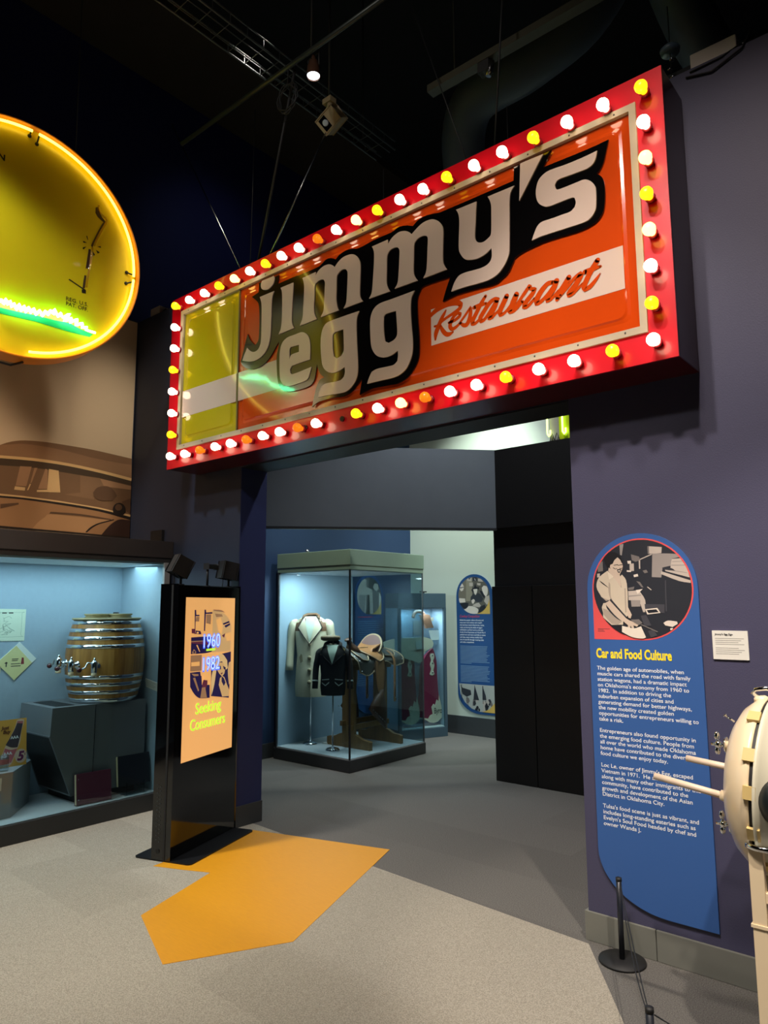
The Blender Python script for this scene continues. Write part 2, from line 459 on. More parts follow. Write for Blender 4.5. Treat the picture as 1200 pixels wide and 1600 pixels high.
T = {'LET':{'j':[[(-3.8077,3.8172),(-3.6537,3.8163),(-3.6711,3.7865),(-3.678,3.7344),(-3.6789,3.6204),(-3.6828,3.5205),(-3.6948,3.4544),(-3.7208,3.4042),(-3.7657,3.371),(-3.8302,3.3532),(-3.9059,3.3574),(-3.9887,3.385),
(-3.9704,3.4196),(-3.9518,3.4443),(-3.9382,3.4701),(-3.9036,3.4391),(-3.8603,3.419),(-3.8182,3.4248),(-3.7929,3.4536),(-3.7831,3.502),(-3.7825,3.6488),(-3.7851,3.746),(-3.7927,3.7837)]],
'jdot':[[(-3.7855,3.932),(-3.6572,3.9306),(-3.6547,3.8997),(-3.673,3.8669),(-3.7183,3.8499),(-3.7695,3.8609),(-3.7936,3.8844),(-3.7962,3.9113)]],
'i':[[(-3.5847,3.8189),(-3.4553,3.8175),(-3.4563,3.7755),(-3.4615,3.6841),(-3.4662,3.5622),(-3.4586,3.5171),(-3.4411,3.488),(-3.597,3.4826),(-3.5756,3.5174),(-3.5657,3.5894),(-3.5648,3.7141),(-3.5698,3.7848)]],
'm':[[(-3.3636,3.8211),(-3.2357,3.8233),(-3.2379,3.7967),(-3.2059,3.8258),(-3.158,3.8404),(-3.1106,3.8368),(-3.0753,3.8164),(-3.0597,3.7994),(-3.0252,3.8265),(-2.9796,3.8437),(-2.9195,3.841),(-2.8751,3.8203),
(-2.8458,3.7816),(-2.835,3.7407),(-2.8372,3.6443),(-2.8401,3.56),(-2.833,3.5239),(-2.8136,3.4956),(-2.9784,3.4946),(-2.956,3.5256),(-2.9488,3.5925),(-2.9431,3.7064),(-2.9491,3.7402),(-2.9717,3.7592),(-3.002,3.7602),
(-3.0286,3.7452),(-3.0416,3.7258),(-3.0435,3.6501),(-3.0446,3.5745),(-3.0352,3.5252),(-3.0221,3.4954),(-3.1826,3.4934),(-3.1593,3.5311),(-3.1535,3.5945),(-3.1487,3.6821),(-3.1475,3.7234),(-3.1612,3.7485),
(-3.1931,3.7555),(-3.2252,3.7474),(-3.2428,3.7287),(-3.2468,3.6517),(-3.25,3.5746),(-3.243,3.5308),(-3.2225,3.4906),(-3.3837,3.488),(-3.3578,3.5385),(-3.3507,3.6215),(-3.3453,3.7112),(-3.3461,3.7665),(-3.3532,3.7963)]],
'm2':[[(-2.7363,3.8302),(-2.6097,3.8311),(-2.6082,3.8013),(-2.5741,3.831),(-2.5237,3.8477),(-2.4743,3.8388),(-2.4404,3.8177),(-2.4236,3.8001),(-2.3857,3.8217),(-2.3379,3.8413),(-2.2795,3.8397),(-2.2377,3.8175),
(-2.2081,3.7833),(-2.1961,3.7428),(-2.1994,3.6524),(-2.2011,3.562),(-2.1907,3.5262),(-2.1749,3.4985),(-2.3416,3.4975),(-2.321,3.5291),(-2.3131,3.5859),(-2.3079,3.6702),(-2.3046,3.7288),(-2.3143,3.7489),(-2.3392,3.7598),
(-2.3707,3.7589),(-2.3947,3.7472),(-2.407,3.7245),(-2.4104,3.6448),(-2.4131,3.5653),(-2.404,3.529),(-2.3839,3.4974),(-2.5561,3.4987),(-2.5335,3.5291),(-2.5246,3.5942),(-2.5188,3.6742),(-2.5166,3.7282),(-2.5288,3.753),
(-2.5537,3.7616),(-2.5873,3.7593),(-2.6086,3.7423),(-2.6173,3.7139),(-2.6196,3.6316),(-2.621,3.563),(-2.6119,3.5259),(-2.5937,3.4944),(-2.7613,3.4965),(-2.7392,3.5297),(-2.7302,3.5969),(-2.721,3.7063),(-2.7189,3.7761),
(-2.725,3.8065)]],
'y':[[(-2.1049,3.8324),(-1.9685,3.8289),(-1.9727,3.7887),(-1.978,3.7049),(-1.9843,3.6332),(-1.9775,3.6025),(-1.9593,3.5836),(-1.9285,3.5768),(-1.8976,3.5883),(-1.882,3.6023),(-1.8778,3.6399),(-1.8754,3.7231),
(-1.8753,3.7681),(-1.8824,3.7991),(-1.8957,3.8282),(-1.7293,3.8258),(-1.7536,3.7985),(-1.7622,3.752),(-1.7653,3.6538),(-1.7706,3.4915),(-1.7766,3.4501),(-1.7984,3.4084),(-1.8379,3.3694),(-1.8862,3.3519),(-1.9471,3.3488),
(-2.0531,3.3562),(-2.1467,3.3573),(-2.1261,3.4013),(-2.0962,3.4319),(-2.0575,3.4395),(-1.9882,3.4342),(-1.9325,3.4329),(-1.8956,3.4458),(-1.8796,3.4737),(-1.88,3.5237),(-1.9183,3.5034),(-1.9679,3.4949),(-2.0178,3.503),
(-2.0556,3.5213),(-2.0866,3.5717),(-2.0908,3.6135),(-2.0872,3.6873),(-2.0842,3.7616),(-2.091,3.8049)]],
'apos':[[(-1.6908,3.936),(-1.5583,3.9315),(-1.7037,3.7279)]],
's':[[(-1.269,3.8209),(-1.2793,3.7817),(-1.2952,3.7603),(-1.3207,3.7506),(-1.3562,3.7501),(-1.4337,3.7539),(-1.4705,3.7561),(-1.4894,3.7506),(-1.4981,3.733),(-1.4936,3.7126),(-1.4807,3.7021),(-1.4359,3.6997),
(-1.3841,3.6994),(-1.3433,3.6981),(-1.3139,3.6808),(-1.2905,3.6482),(-1.2846,3.6153),(-1.2873,3.5353),(-1.2969,3.5087),(-1.3178,3.4862),(-1.3532,3.4766),(-1.4452,3.4796),(-1.5781,3.4857),(-1.6388,3.4823),
(-1.6237,3.5153),(-1.606,3.5461),(-1.5779,3.5624),(-1.5211,3.5598),(-1.4628,3.5588),(-1.4211,3.5585),(-1.3973,3.5726),(-1.3901,3.5957),(-1.3952,3.6209),(-1.4103,3.6295),(-1.4598,3.6307),(-1.529,3.6314),(-1.5612,3.6411),
(-1.593,3.6722),(-1.6054,3.712),(-1.6038,3.7545),(-1.5883,3.7968),(-1.5599,3.8174),(-1.5214,3.8254),(-1.4309,3.8186),(-1.338,3.8176)]],
'e':[[(-3.2817,3.2283),(-3.2812,3.3031),(-3.2869,3.3564),(-3.3074,3.4007),(-3.3365,3.4266),(-3.373,3.4387),(-3.4317,3.438),(-3.5065,3.4358),(-3.5554,3.4132),(-3.5775,3.3701),(-3.5839,3.3124),(-3.5824,3.2422),
(-3.5771,3.1715),(-3.561,3.1334),(-3.5301,3.1031),(-3.4774,3.0868),(-3.4039,3.0871),(-3.3318,3.09),(-3.2999,3.1038),(-3.2827,3.1385),(-3.269,3.1739),(-3.3115,3.1706),(-3.3906,3.1649),(-3.4529,3.1645),(-3.4717,3.1776),
(-3.4773,3.2026),(-3.4614,3.2243),(-3.3916,3.2278)],[(-3.4836,3.3419),(-3.4713,3.3602),(-3.3899,3.356),(-3.3891,3.3058),(-3.4554,3.3043),(-3.4752,3.2921),(-3.4824,3.2752)]],
'g':[[(-2.8442,3.4396),(-2.8641,3.4043),(-2.8686,3.3492),(-2.864,3.2291),(-2.8569,3.1231),(-2.8569,3.054),(-2.8685,3.0084),(-2.9044,2.9677),(-2.9544,2.9434),(-3.0191,2.9425),(-3.1137,2.9508),(-3.2039,2.9544),
(-3.1867,2.9977),(-3.1626,3.025),(-3.1239,3.0312),(-3.0477,3.0257),(-3.0009,3.0263),(-2.9731,3.0414),(-2.964,3.0709),(-2.9669,3.1052),(-3.0198,3.0903),(-3.0765,3.0901),(-3.1294,3.1147),(-3.1638,3.1584),(-3.1761,3.2192),
(-3.1828,3.3083),(-3.1756,3.3796),(-3.1514,3.4246),(-3.1077,3.4421),(-3.0026,3.4424),(-2.9096,3.4417)],[(-2.9788,3.3572),(-2.9758,3.2852),(-2.9755,3.2143),(-2.9968,3.184),(-3.0343,3.1765),(-3.0629,3.1961),
(-3.0727,3.245),(-3.075,3.3103),(-3.0733,3.3459),(-3.0543,3.3554),(-3.0116,3.3572)]],
'g2':[[(-2.4068,3.4421),(-2.4311,3.4043),(-2.4376,3.3333),(-2.4332,3.2398),(-2.4249,3.146),(-2.4274,3.075),(-2.4438,3.0269),(-2.4761,2.9823),(-2.5245,2.9572),(-2.5815,2.9499),(-2.6731,2.953),(-2.7785,2.9551),
(-2.7628,2.989),(-2.741,3.0215),(-2.6981,3.0308),(-2.6223,3.0272),(-2.5685,3.0262),(-2.5398,3.0427),(-2.5338,3.0743),(-2.5351,3.1089),(-2.5886,3.0906),(-2.647,3.091),(-2.6977,3.1131),(-2.7319,3.1553),(-2.7473,3.2069),
(-2.7531,3.3115),(-2.7485,3.3725),(-2.7265,3.4149),(-2.6789,3.4392),(-2.5774,3.4405),(-2.4869,3.4408)],[(-2.5466,3.3573),(-2.5416,3.2822),(-2.5398,3.2083),(-2.5631,3.1809),(-2.6045,3.1713),(-2.6337,3.1886),
(-2.6418,3.2346),(-2.6456,3.2966),(-2.6436,3.3471),(-2.6283,3.3599),(-2.5864,3.3597)]]},
'BACK':[(-3.8259,3.9296),(-3.7249,3.9267),(-3.6119,3.9233),(-3.6213,3.8606),(-3.4389,3.8602),(-3.3962,3.856),(-3.2304,3.8549),(-3.1902,3.8629),(-3.1504,3.8829),(-3.1109,3.8818),(-3.0717,3.8657),(-3.0562,3.8534),
(-3.0254,3.8739),(-2.9646,3.8856),(-2.9047,3.8768),(-2.8678,3.8641),(-2.8023,3.8645),(-2.7291,3.8718),(-2.5822,3.8722),(-2.5317,3.8852),(-2.4739,3.8765),(-2.4173,3.8516),(-2.385,3.8723),(-2.3373,3.8815),(-2.2751,3.8748),
(-2.2293,3.864),(-2.227,3.8625),(-2.0089,3.8604),(-1.737,3.8594),(-1.7315,3.9368),(-1.7334,3.9337),(-1.5116,3.9357),(-1.561,3.8611),(-1.3262,3.8541),(-1.2118,3.8566),(-1.2296,3.7906),(-1.244,3.7459),(-1.2625,3.7181),
(-1.2779,3.7057),(-1.2545,3.6791),(-1.2439,3.6443),(-1.2413,3.5978),(-1.2456,3.5392),(-1.2558,3.498),(-1.2843,3.4636),(-1.3295,3.4476),(-1.3952,3.4435),(-1.5522,3.4529),(-1.6289,3.448),(-1.7022,3.4384),(-1.7428,3.4225),
(-1.7427,3.4251),(-1.7581,3.3952),(-1.7855,3.3554),(-1.8272,3.3307),(-1.8692,3.3165),(-1.991,3.3261),(-2.118,3.3305),(-2.2103,3.3176),(-2.1997,3.349),(-2.1788,3.4003),(-2.1546,3.4486),(-2.3361,3.4517),(-2.3676,3.4316),
(-2.3878,3.3915),(-2.3923,3.3468),(-2.392,3.373),(-2.3894,3.2738),(-2.3809,3.1608),(-2.3808,3.0573),(-2.3971,3.0032),(-2.4369,2.9542),(-2.4768,2.9241),(-2.5411,2.9085),(-2.6231,2.9125),(-2.7328,2.9186),(-2.7934,2.9107),
(-2.8445,2.9006),(-2.8329,2.9597),(-2.8214,2.9996),(-2.864,2.9662),(-2.918,2.9291),(-2.9819,2.9176),(-3.0754,2.9256),(-3.152,2.9264),(-3.2105,2.9234),(-3.2647,2.9013),(-3.2456,2.9662),(-3.2215,3.0336),(-3.1923,3.0708),
(-3.1533,3.0783),(-3.1928,3.1143),(-3.2129,3.155),(-3.2211,3.1824),(-3.2367,3.108),(-3.2469,3.0796),(-3.2746,3.0549),(-3.324,3.0447),(-3.4251,3.0447),(-3.5066,3.055),(-3.5522,3.0759),(-3.5911,3.1158),(-3.6076,3.1674),
(-3.6172,3.2501),(-3.6191,3.3315),(-3.6083,3.3722),(-3.5966,3.4344),(-3.6263,3.4061),(-3.6743,3.3555),(-3.7367,3.3139),(-3.8099,3.296),(-3.9042,3.3033),(-3.9823,3.3415),(-4.015,3.3847),(-3.9906,3.4439),(-3.964,3.522),
(-3.9415,3.5761),(-3.911,3.5216),(-3.8571,3.4707),(-3.8339,3.4829),(-3.8161,3.5168),(-3.8126,3.657),(-3.821,3.7563),(-3.843,3.7983),(-3.9018,3.8483),(-3.8259,3.8617)],
'SCRIPT':[[(-2.3399,3.2329,0.0099),(-2.31,3.2584,0.0231),(-2.255,3.2868,0.0314),(-2.1834,3.2971,0.0331),(-2.1196,3.2877,0.0331),(-2.0942,3.2713,0.0298),(-2.1033,3.2489,0.0248),(-2.1497,3.2318,0.0198),
(-2.2027,3.2161,0.0182),(-2.2356,3.2022,0.0182),(-2.2567,3.19,0.0165),(-2.2759,3.1911,0.0132)],[(-2.1959,3.264,0.0116),(-2.211,3.2438,0.0215),(-2.2293,3.2183,0.0265),(-2.251,3.1783,0.0314),(-2.2665,3.1467,0.0298),
(-2.2713,3.1112,0.0132)],[(-2.2359,3.1845,0.0165),(-2.2216,3.1553,0.0248),(-2.1986,3.1265,0.0265),(-2.1754,3.118,0.0248),(-2.1486,3.1246,0.0099)],[(-2.1769,3.1863,0.0149),(-2.1391,3.1887,0.0182),(-2.1072,3.2025,0.0215),
(-2.0971,3.2171,0.0182),(-2.1153,3.2247,0.0182),(-2.1414,3.2144,0.0215),(-2.1624,3.1849,0.0248),(-2.1687,3.1615,0.0248),(-2.1545,3.1427,0.0231),(-2.1285,3.1483,0.0198),(-2.1053,3.1595,0.0165)],[(-2.1081,3.1603,0.0149),
(-2.0704,3.1948,0.0165),(-2.0289,3.2377,0.0149),(-2.0309,3.2036,0.0248),(-2.0402,3.1667,0.0281),(-2.0575,3.1442,0.0265),(-2.0772,3.1446,0.0231),(-2.0967,3.1622,0.0149)],[(-1.9329,3.2712,0.0182),(-1.9582,3.2419,0.0248),
(-1.9924,3.1928,0.0265),(-2.0153,3.1599,0.0281),(-2.0203,3.1367,0.0248),(-1.9994,3.136,0.0198),(-1.9604,3.1595,0.0165)],[(-2.007,3.2265,0.0231),(-1.9694,3.2295,0.0248),(-1.9303,3.2289,0.0149)],[(-1.8539,3.2309,0.0182),
(-1.8776,3.2369,0.0231),(-1.91,3.2231,0.0265),(-1.9433,3.1888,0.0281),(-1.9686,3.1569,0.0281),(-1.9638,3.1361,0.0231),(-1.9391,3.1439,0.0198),(-1.9003,3.1864,0.0182),(-1.8673,3.2252,0.0182)],[(-1.8636,3.2265,0.0298),
(-1.8789,3.19,0.0298),(-1.9038,3.1584,0.0298),(-1.9113,3.1387,0.0265),(-1.8909,3.1428,0.0198),(-1.8478,3.1715,0.0149)],[(-1.8033,3.2313,0.0298),(-1.8262,3.1941,0.0314),(-1.8455,3.1613,0.0314),(-1.8436,3.1378,0.0231),
(-1.8174,3.1439,0.0182),(-1.7803,3.1761,0.0165),(-1.7421,3.2217,0.0248)],[(-1.7431,3.222,0.0281),(-1.7648,3.1811,0.0314),(-1.7863,3.1494,0.0298),(-1.7815,3.1376,0.0215),(-1.7559,3.1408,0.0182),
(-1.7094,3.1744,0.0165)],[(-1.7455,3.2251,0.0281),(-1.7698,3.1849,0.0281),(-1.7866,3.14,0.0215),(-1.7661,3.1413,0.0182),(-1.7397,3.1715,0.0182),(-1.698,3.2156,0.0215),(-1.666,3.2481,0.0215),(-1.6603,3.23,0.0182),
(-1.6385,3.2201,0.0248),(-1.654,3.1978,0.0265),(-1.6897,3.1664,0.0281),(-1.703,3.1422,0.0248),(-1.6807,3.1405,0.0198),(-1.6403,3.1705,0.0165)],[(-1.5349,3.2262,0.0215),(-1.5658,3.2265,0.0265),(-1.6004,3.2003,0.0298),
(-1.6259,3.1663,0.0314),(-1.6293,3.1396,0.0265),(-1.6024,3.1456,0.0215),(-1.563,3.1752,0.0182),(-1.5187,3.2211,0.0182)],[(-1.5161,3.2271,0.0298),(-1.5341,3.1894,0.0298),(-1.5637,3.1572,0.0298),(-1.5702,3.1371,0.0231),
(-1.5453,3.1426,0.0182),(-1.5066,3.172,0.0165)],[(-1.449,3.2243,0.0281),(-1.4733,3.1935,0.0298),(-1.5026,3.1572,0.0314),(-1.5154,3.1293,0.0231)],[(-1.4985,3.1424,0.0149),(-1.4555,3.179,0.0182),(-1.4177,3.2122,0.0198),
(-1.3857,3.2244,0.0265),(-1.3909,3.2082,0.0314),(-1.4148,3.1755,0.0298),(-1.4478,3.1453,0.0298),(-1.453,3.1311,0.0231),(-1.43,3.1355,0.0182),(-1.3792,3.169,0.0149)],[(-1.2979,3.2645,0.0265),(-1.328,3.228,0.0281),
(-1.3564,3.184,0.0281),(-1.3719,3.1534,0.0265),(-1.3674,3.1344,0.0215),(-1.3406,3.1439,0.0231),(-1.3134,3.1662,0.0182),(-1.2883,3.1933,0.0066)],[(-1.3651,3.2258,0.0248),(-1.328,3.2272,0.0248),(-1.2844,3.2293,0.0132)]],
'BAND':[(-4.7495,3.3249),(-1.1691,3.2958),(-1.1691,3.0822),(-4.7445,3.0826)],
'BULBS':[(-4.794,4.016,'Y'),(-4.79,3.835,'W'),(-4.789,3.659,'W'),(-4.796,3.483,'Y'),(-4.795,3.304,'W'),(-4.79,3.127,'W'),(-4.79,2.953,'Y'),(-4.789,2.78,'W'),(-4.602,4.011,'W'),(-4.407,4.009,'W'),(-4.226,4.013,'Y'),
(-4.04,4.011,'A'),(-3.863,4.013,'W'),(-3.691,4.013,'Y'),(-3.523,4.015,'W'),(-3.348,4.013,'W'),(-4.595,2.771,'W'),(-4.404,2.772,'O'),(-4.215,2.77,'W'),(-4.035,2.767,'W'),(-3.86,2.767,'O'),(-3.685,2.766,'W'),
(-3.512,2.765,'W'),(-3.338,2.764,'O'),(-3.168,2.764,'W'),(-2.822,2.765,'Y'),(-2.649,2.765,'W'),(-2.475,2.764,'A'),(-2.301,2.763,'O'),(-3.169,4.014,'O'),(-2.998,4.015,'W'),(-2.824,4.017,'A'),(-2.649,4.016,'Y'),
(-2.47,4.014,'W'),(-2.297,4.012,'W'),(-2.129,4.016,'Y'),(-1.946,4.008,'W'),(-1.768,4.009,'W'),(-1.583,4.007,'Y'),(-1.395,4.005,'W'),(-1.208,4.006,'W'),(-1.023,4.006,'Y'),(-1.021,3.827,'W'),(-1.021,3.648,'A'),
(-1.025,3.472,'Y'),(-1.023,3.296,'A'),(-1.026,3.122,'W'),(-1.03,2.947,'Y'),(-1.032,2.776,'W'),(-1.22,2.77,'Y'),(-1.41,2.766,'W'),(-1.597,2.767,'W'),(-1.784,2.767,'Y'),(-1.961,2.763,'W'),(-2.131,2.762,'W')],
'MURAL':[('roof',[(2.265,2.89),(2.29,2.909),(2.375,2.952),(2.483,2.981),(2.651,2.997),(2.849,3.001),(3.056,3.001),(3.275,2.99),(3.447,2.98),(3.454,2.797),(3.173,2.826),(2.857,2.846),(2.565,2.845),(2.295,2.825),
(2.269,2.823)]),('roofshade',[(2.29,2.909),(2.375,2.952),(2.483,2.981),(2.651,2.997),(2.849,3.001),(3.056,3.001),(3.275,2.99),(3.447,2.98),(3.449,2.921),(3.279,2.921),(3.06,2.929),(2.903,2.944),(2.702,2.956),
(2.484,2.952),(2.377,2.929)]),('trim',[(2.269,2.824),(2.295,2.825),(2.565,2.845),(2.857,2.846),(3.173,2.826),(3.454,2.797),(3.453,2.768),(3.175,2.797),(2.859,2.819),(2.567,2.82),(2.296,2.802),(2.27,2.8)]),
('dark',[(2.27,2.8),(2.296,2.802),(2.567,2.821),(2.859,2.821),(3.174,2.8),(3.453,2.77),(3.451,2.727),(3.177,2.749),(2.862,2.759),(2.57,2.763),(2.3,2.744),(2.274,2.742)]),('inner',[(2.274,2.742),(2.3,2.744),(2.57,2.763),
(2.862,2.759),(3.177,2.749),(3.451,2.727),(3.455,2.449),(3.147,2.489),(2.777,2.509),(2.493,2.515),(2.315,2.513),(2.289,2.512)]),('inner2',[(2.964,2.755),(3.144,2.755),(3.186,2.687),(3.108,2.631),(3.101,2.558),
(2.833,2.572),(2.973,2.604)]),('seat',[(2.455,2.76),(2.547,2.769),(2.515,2.601),(2.429,2.595)]),('pale',[(2.425,2.59),(2.507,2.59),(2.504,2.563),(2.42,2.561)]),('seat',[(2.57,2.763),(2.594,2.766),(2.555,2.635),
(2.543,2.629)]),('pale',[(2.551,2.625),(2.531,2.57),(2.522,2.57),(2.54,2.623)]),('seat',[(2.66,2.768),(2.679,2.764),(2.686,2.599),(2.609,2.589)]),('pale',[(2.689,2.771),(2.772,2.768),(2.797,2.583),(2.601,2.564),
(2.6,2.58),(2.685,2.594)]),('seat',[(3.144,2.752),(3.451,2.721),(3.45,2.686),(3.186,2.685)]),('darkish',[(3.087,2.618),(3.127,2.669),(3.213,2.691),(3.28,2.663),(3.316,2.614),(3.274,2.565),(3.155,2.554),(3.094,2.583)]),
('darkish',[(3.364,2.567),(3.45,2.608),(3.452,2.459),(3.389,2.506)]),('pale',[(2.289,2.514),(2.315,2.515),(2.493,2.517),(2.777,2.511),(3.147,2.491),(3.455,2.454),(3.453,2.435),(3.148,2.477),(2.778,2.497),(2.494,2.503),
(2.316,2.499),(2.29,2.498)]),('black',[(2.29,2.498),(2.316,2.499),(2.494,2.503),(2.778,2.497),(3.148,2.477),(3.453,2.435),(3.454,2.406),(3.149,2.455),(2.779,2.477),(2.495,2.487),(2.317,2.483),(2.291,2.482)]),
('body',[(2.291,2.482),(2.317,2.483),(2.495,2.487),(2.779,2.477),(3.149,2.455),(3.454,2.406),(3.453,2.248),(2.331,2.258),(2.305,2.258)]),('bodylight',[(2.725,2.389),(2.984,2.389),(3.261,2.389),(3.154,2.348),
(3.072,2.306),(3.033,2.257),(2.582,2.256),(2.625,2.312),(2.679,2.36)]),('darkish',[(2.32,2.432),(2.46,2.457),(2.461,2.443),(2.323,2.395)]),('darkish',[(2.724,2.41),(2.983,2.416),(3.266,2.398),(3.239,2.387),(2.984,2.398),
(2.711,2.393)]),('black',[(3.033,2.262),(3.082,2.312),(3.154,2.353),(3.293,2.399),(3.294,2.39),(3.16,2.344),(3.093,2.302),(3.048,2.26)]),('fender',[(3.181,2.248),(3.232,2.314),(3.284,2.365),(3.349,2.402),(3.452,2.404),
(3.453,2.245)]),('black',[(3.401,2.497),(3.399,2.476),(3.39,2.457),(3.375,2.441),(3.357,2.431),(3.337,2.427),(3.317,2.431),(3.3,2.44),(3.287,2.455),(3.28,2.474),(3.278,2.494),(3.284,2.515),(3.295,2.532),(3.312,2.545),
(3.331,2.552),(3.351,2.553),(3.37,2.547),(3.386,2.534),(3.397,2.517)]),('darkish',[(3.366,2.514),(3.363,2.5),(3.353,2.489),(3.338,2.482),(3.322,2.482),(3.309,2.489),(3.301,2.5),(3.3,2.514),(3.307,2.527),(3.319,2.537),
(3.335,2.54),(3.35,2.537),(3.362,2.528)]),('black',[(2.305,2.258),(2.331,2.258),(3.453,2.248),(3.453,2.232),(2.332,2.243),(2.306,2.244)])],
'COOK':[('g1',[(-1.2137,1.8526),(-1.1055,1.8448),(-1.0877,1.8289),(-1.1235,1.8234),(-1.1304,1.7902),(-1.168,1.7831),(-1.1771,1.7359),(-1.222,1.7394)]),('l1',[(-1.2358,1.8889),(-1.1669,1.8806),(-1.1706,1.8516),
(-1.2334,1.8514)]),('m1',[(-1.2358,1.8889),(-1.2279,1.8876),(-1.2281,1.852),(-1.2355,1.8524)]),('l1',[(-1.1235,1.8221),(-1.0818,1.8231),(-1.0593,1.7873),(-1.0471,1.732),(-1.1563,1.7654),(-1.1598,1.7784),(-1.1326,1.7731),
(-1.1304,1.7902)]),('g1',[(-1.1221,1.8104),(-1.0744,1.81),(-1.0737,1.8074),(-1.1223,1.807)]),('g1',[(-1.1272,1.7943),(-1.0672,1.7918),(-1.0649,1.7883),(-1.1275,1.79)]),('g1',[(-1.1557,1.7761),(-1.0571,1.7555),
(-1.0552,1.7525),(-1.1559,1.7718)]),('l1',[(-1.1754,1.7652),(-1.0438,1.7184),(-1.0437,1.7067),(-1.0962,1.7173),(-1.1783,1.7523)]),('d2',[(-1.1724,1.7811),(-1.1302,1.7794),(-1.11,1.7658),(-1.1559,1.7718)]),
('l1',[(-1.2788,1.8272),(-1.2159,1.8514),(-1.2162,1.8461),(-1.2769,1.8226)]),('m1',[(-1.3178,1.8535),(-1.2781,1.8404),(-1.2737,1.8225),(-1.2973,1.8156),(-1.3148,1.8244)]),('l1',[(-1.327,1.8071),(-1.3057,1.8084),
(-1.3063,1.7716),(-1.3275,1.7706)]),('l1',[(-1.2809,1.8219),(-1.2737,1.8225),(-1.2751,1.7806),(-1.2813,1.7809)]),('l2',[(-1.3376,1.8218),(-1.3194,1.8224),(-1.3193,1.8077),(-1.3351,1.8074)]),('l2',[(-1.3421,1.7765),
(-1.3197,1.7735),(-1.3223,1.7664),(-1.3425,1.7689)]),('l2',[(-1.3104,1.7523),(-1.2892,1.7569),(-1.2867,1.7445),(-1.3079,1.7412)]),('m1',[(-1.2641,1.7714),(-1.2463,1.7752),(-1.2382,1.7618),(-1.256,1.758)]),
('m1',[(-1.2977,1.7219),(-1.2802,1.7171),(-1.264,1.6904),(-1.2728,1.6906)]),('l1',[(-1.244,1.6943),(-1.2253,1.6788),(-1.2289,1.6758),(-1.2472,1.6918)]),('l1',[(-1.3406,1.6743),(-1.2867,1.6769),(-1.2593,1.6294),
(-1.2624,1.5722),(-1.272,1.5722),(-1.2872,1.6253),(-1.3406,1.6302)]),('g1',[(-1.3293,1.6301),(-1.2826,1.6296),(-1.2842,1.5991),(-1.3273,1.5984)]),('g1',[(-1.3417,1.6523),(-1.279,1.6558),(-1.277,1.6514),(-1.342,1.6456)]),
('l2',[(-1.3022,1.678),(-1.2678,1.6835),(-1.2943,1.6595)]),('m1',[(-1.3398,1.6898),(-1.308,1.6957),(-1.3133,1.6804),(-1.3381,1.6787)]),('g2',[(-1.2629,1.6112),(-1.1685,1.6085),(-1.1707,1.568),(-1.1906,1.5689),
(-1.2042,1.5924),(-1.2616,1.5861)]),('l2',[(-1.2616,1.5861),(-1.2034,1.5924),(-1.1897,1.5689),(-1.2525,1.561)]),('d1',[(-1.2544,1.5817),(-1.2089,1.586),(-1.1981,1.5723),(-1.2465,1.567)]),('g2',[(-1.1608,1.7225),
(-1.1553,1.7224),(-1.1594,1.5753),(-1.1648,1.5753)]),('l2',[(-1.1784,1.5221),(-1.1567,1.5329),(-1.1154,1.5291),(-1.1127,1.5186),(-1.1375,1.5036),(-1.1706,1.5104)]),('l2',[(-1.1483,1.4972),(-1.1357,1.4995),
(-1.1384,1.4889),(-1.1488,1.4888)]),('g2',[(-1.2843,1.5548),(-1.2578,1.5593),(-1.2358,1.5087),(-1.2695,1.5048)]),('g2',[(-1.2532,1.4827),(-1.227,1.4896),(-1.2093,1.4623),(-1.242,1.4517)]),('m1',[(-1.2888,1.5123),
(-1.2821,1.5146),(-1.2061,1.4814),(-1.2084,1.4776)]),('g1',[(-1.3724,1.9037),(-1.3515,1.907),(-1.3636,1.8491),(-1.3716,1.854)]),('m1',[(-1.4923,1.8095),(-1.4629,1.8266),(-1.4629,1.7764),(-1.4892,1.7727)]),
('l1',[(-1.4945,1.7638),(-1.48,1.7656),(-1.481,1.7451),(-1.4953,1.7455)]),('d1',[(-1.4727,1.5684),(-1.4311,1.5107),(-1.3714,1.5114),(-1.3696,1.4588),(-1.4006,1.4757),(-1.4582,1.5282)]),('skin',[(-1.4323,1.7934),
(-1.4,1.7674),(-1.3774,1.7576),(-1.3737,1.6936),(-1.4082,1.7406),(-1.436,1.7745)]),('shirt',[(-1.4392,1.7778),(-1.4808,1.7496),(-1.499,1.7182),(-1.4981,1.6863),(-1.4762,1.6451),(-1.4689,1.6179),(-1.4776,1.5954),
(-1.4727,1.5684),(-1.4738,1.546),(-1.4311,1.5098),(-1.3737,1.5113),(-1.3701,1.5378),(-1.3419,1.5599),(-1.3444,1.5994),(-1.343,1.67),(-1.3478,1.7277),(-1.3674,1.7559),(-1.377,1.7464),(-1.3725,1.6905),(-1.406,1.7383),
(-1.4306,1.7616)]),('shirt2',[(-1.4358,1.7211),(-1.4285,1.7074),(-1.4288,1.6535),(-1.4206,1.631),(-1.43,1.6288),(-1.4396,1.6716)]),('shirt2',[(-1.4762,1.6451),(-1.4345,1.6311),(-1.4537,1.6214),(-1.468,1.617)]),
('shirt2',[(-1.4716,1.5909),(-1.4418,1.5774),(-1.3799,1.5245),(-1.3988,1.511),(-1.4309,1.5151),(-1.4708,1.5595)]),('shirt2',[(-1.358,1.688),(-1.3512,1.6878),(-1.3525,1.573),(-1.3595,1.5686)]),('collar',[(-1.4393,1.7755),
(-1.4094,1.7465),(-1.4334,1.7323),(-1.4369,1.7573)]),('skin',[(-1.4561,1.6201),(-1.4345,1.632),(-1.3951,1.5863),(-1.3563,1.5422),(-1.3213,1.525),(-1.2967,1.5123),(-1.3047,1.5026),(-1.3222,1.5085),(-1.3193,1.4946),
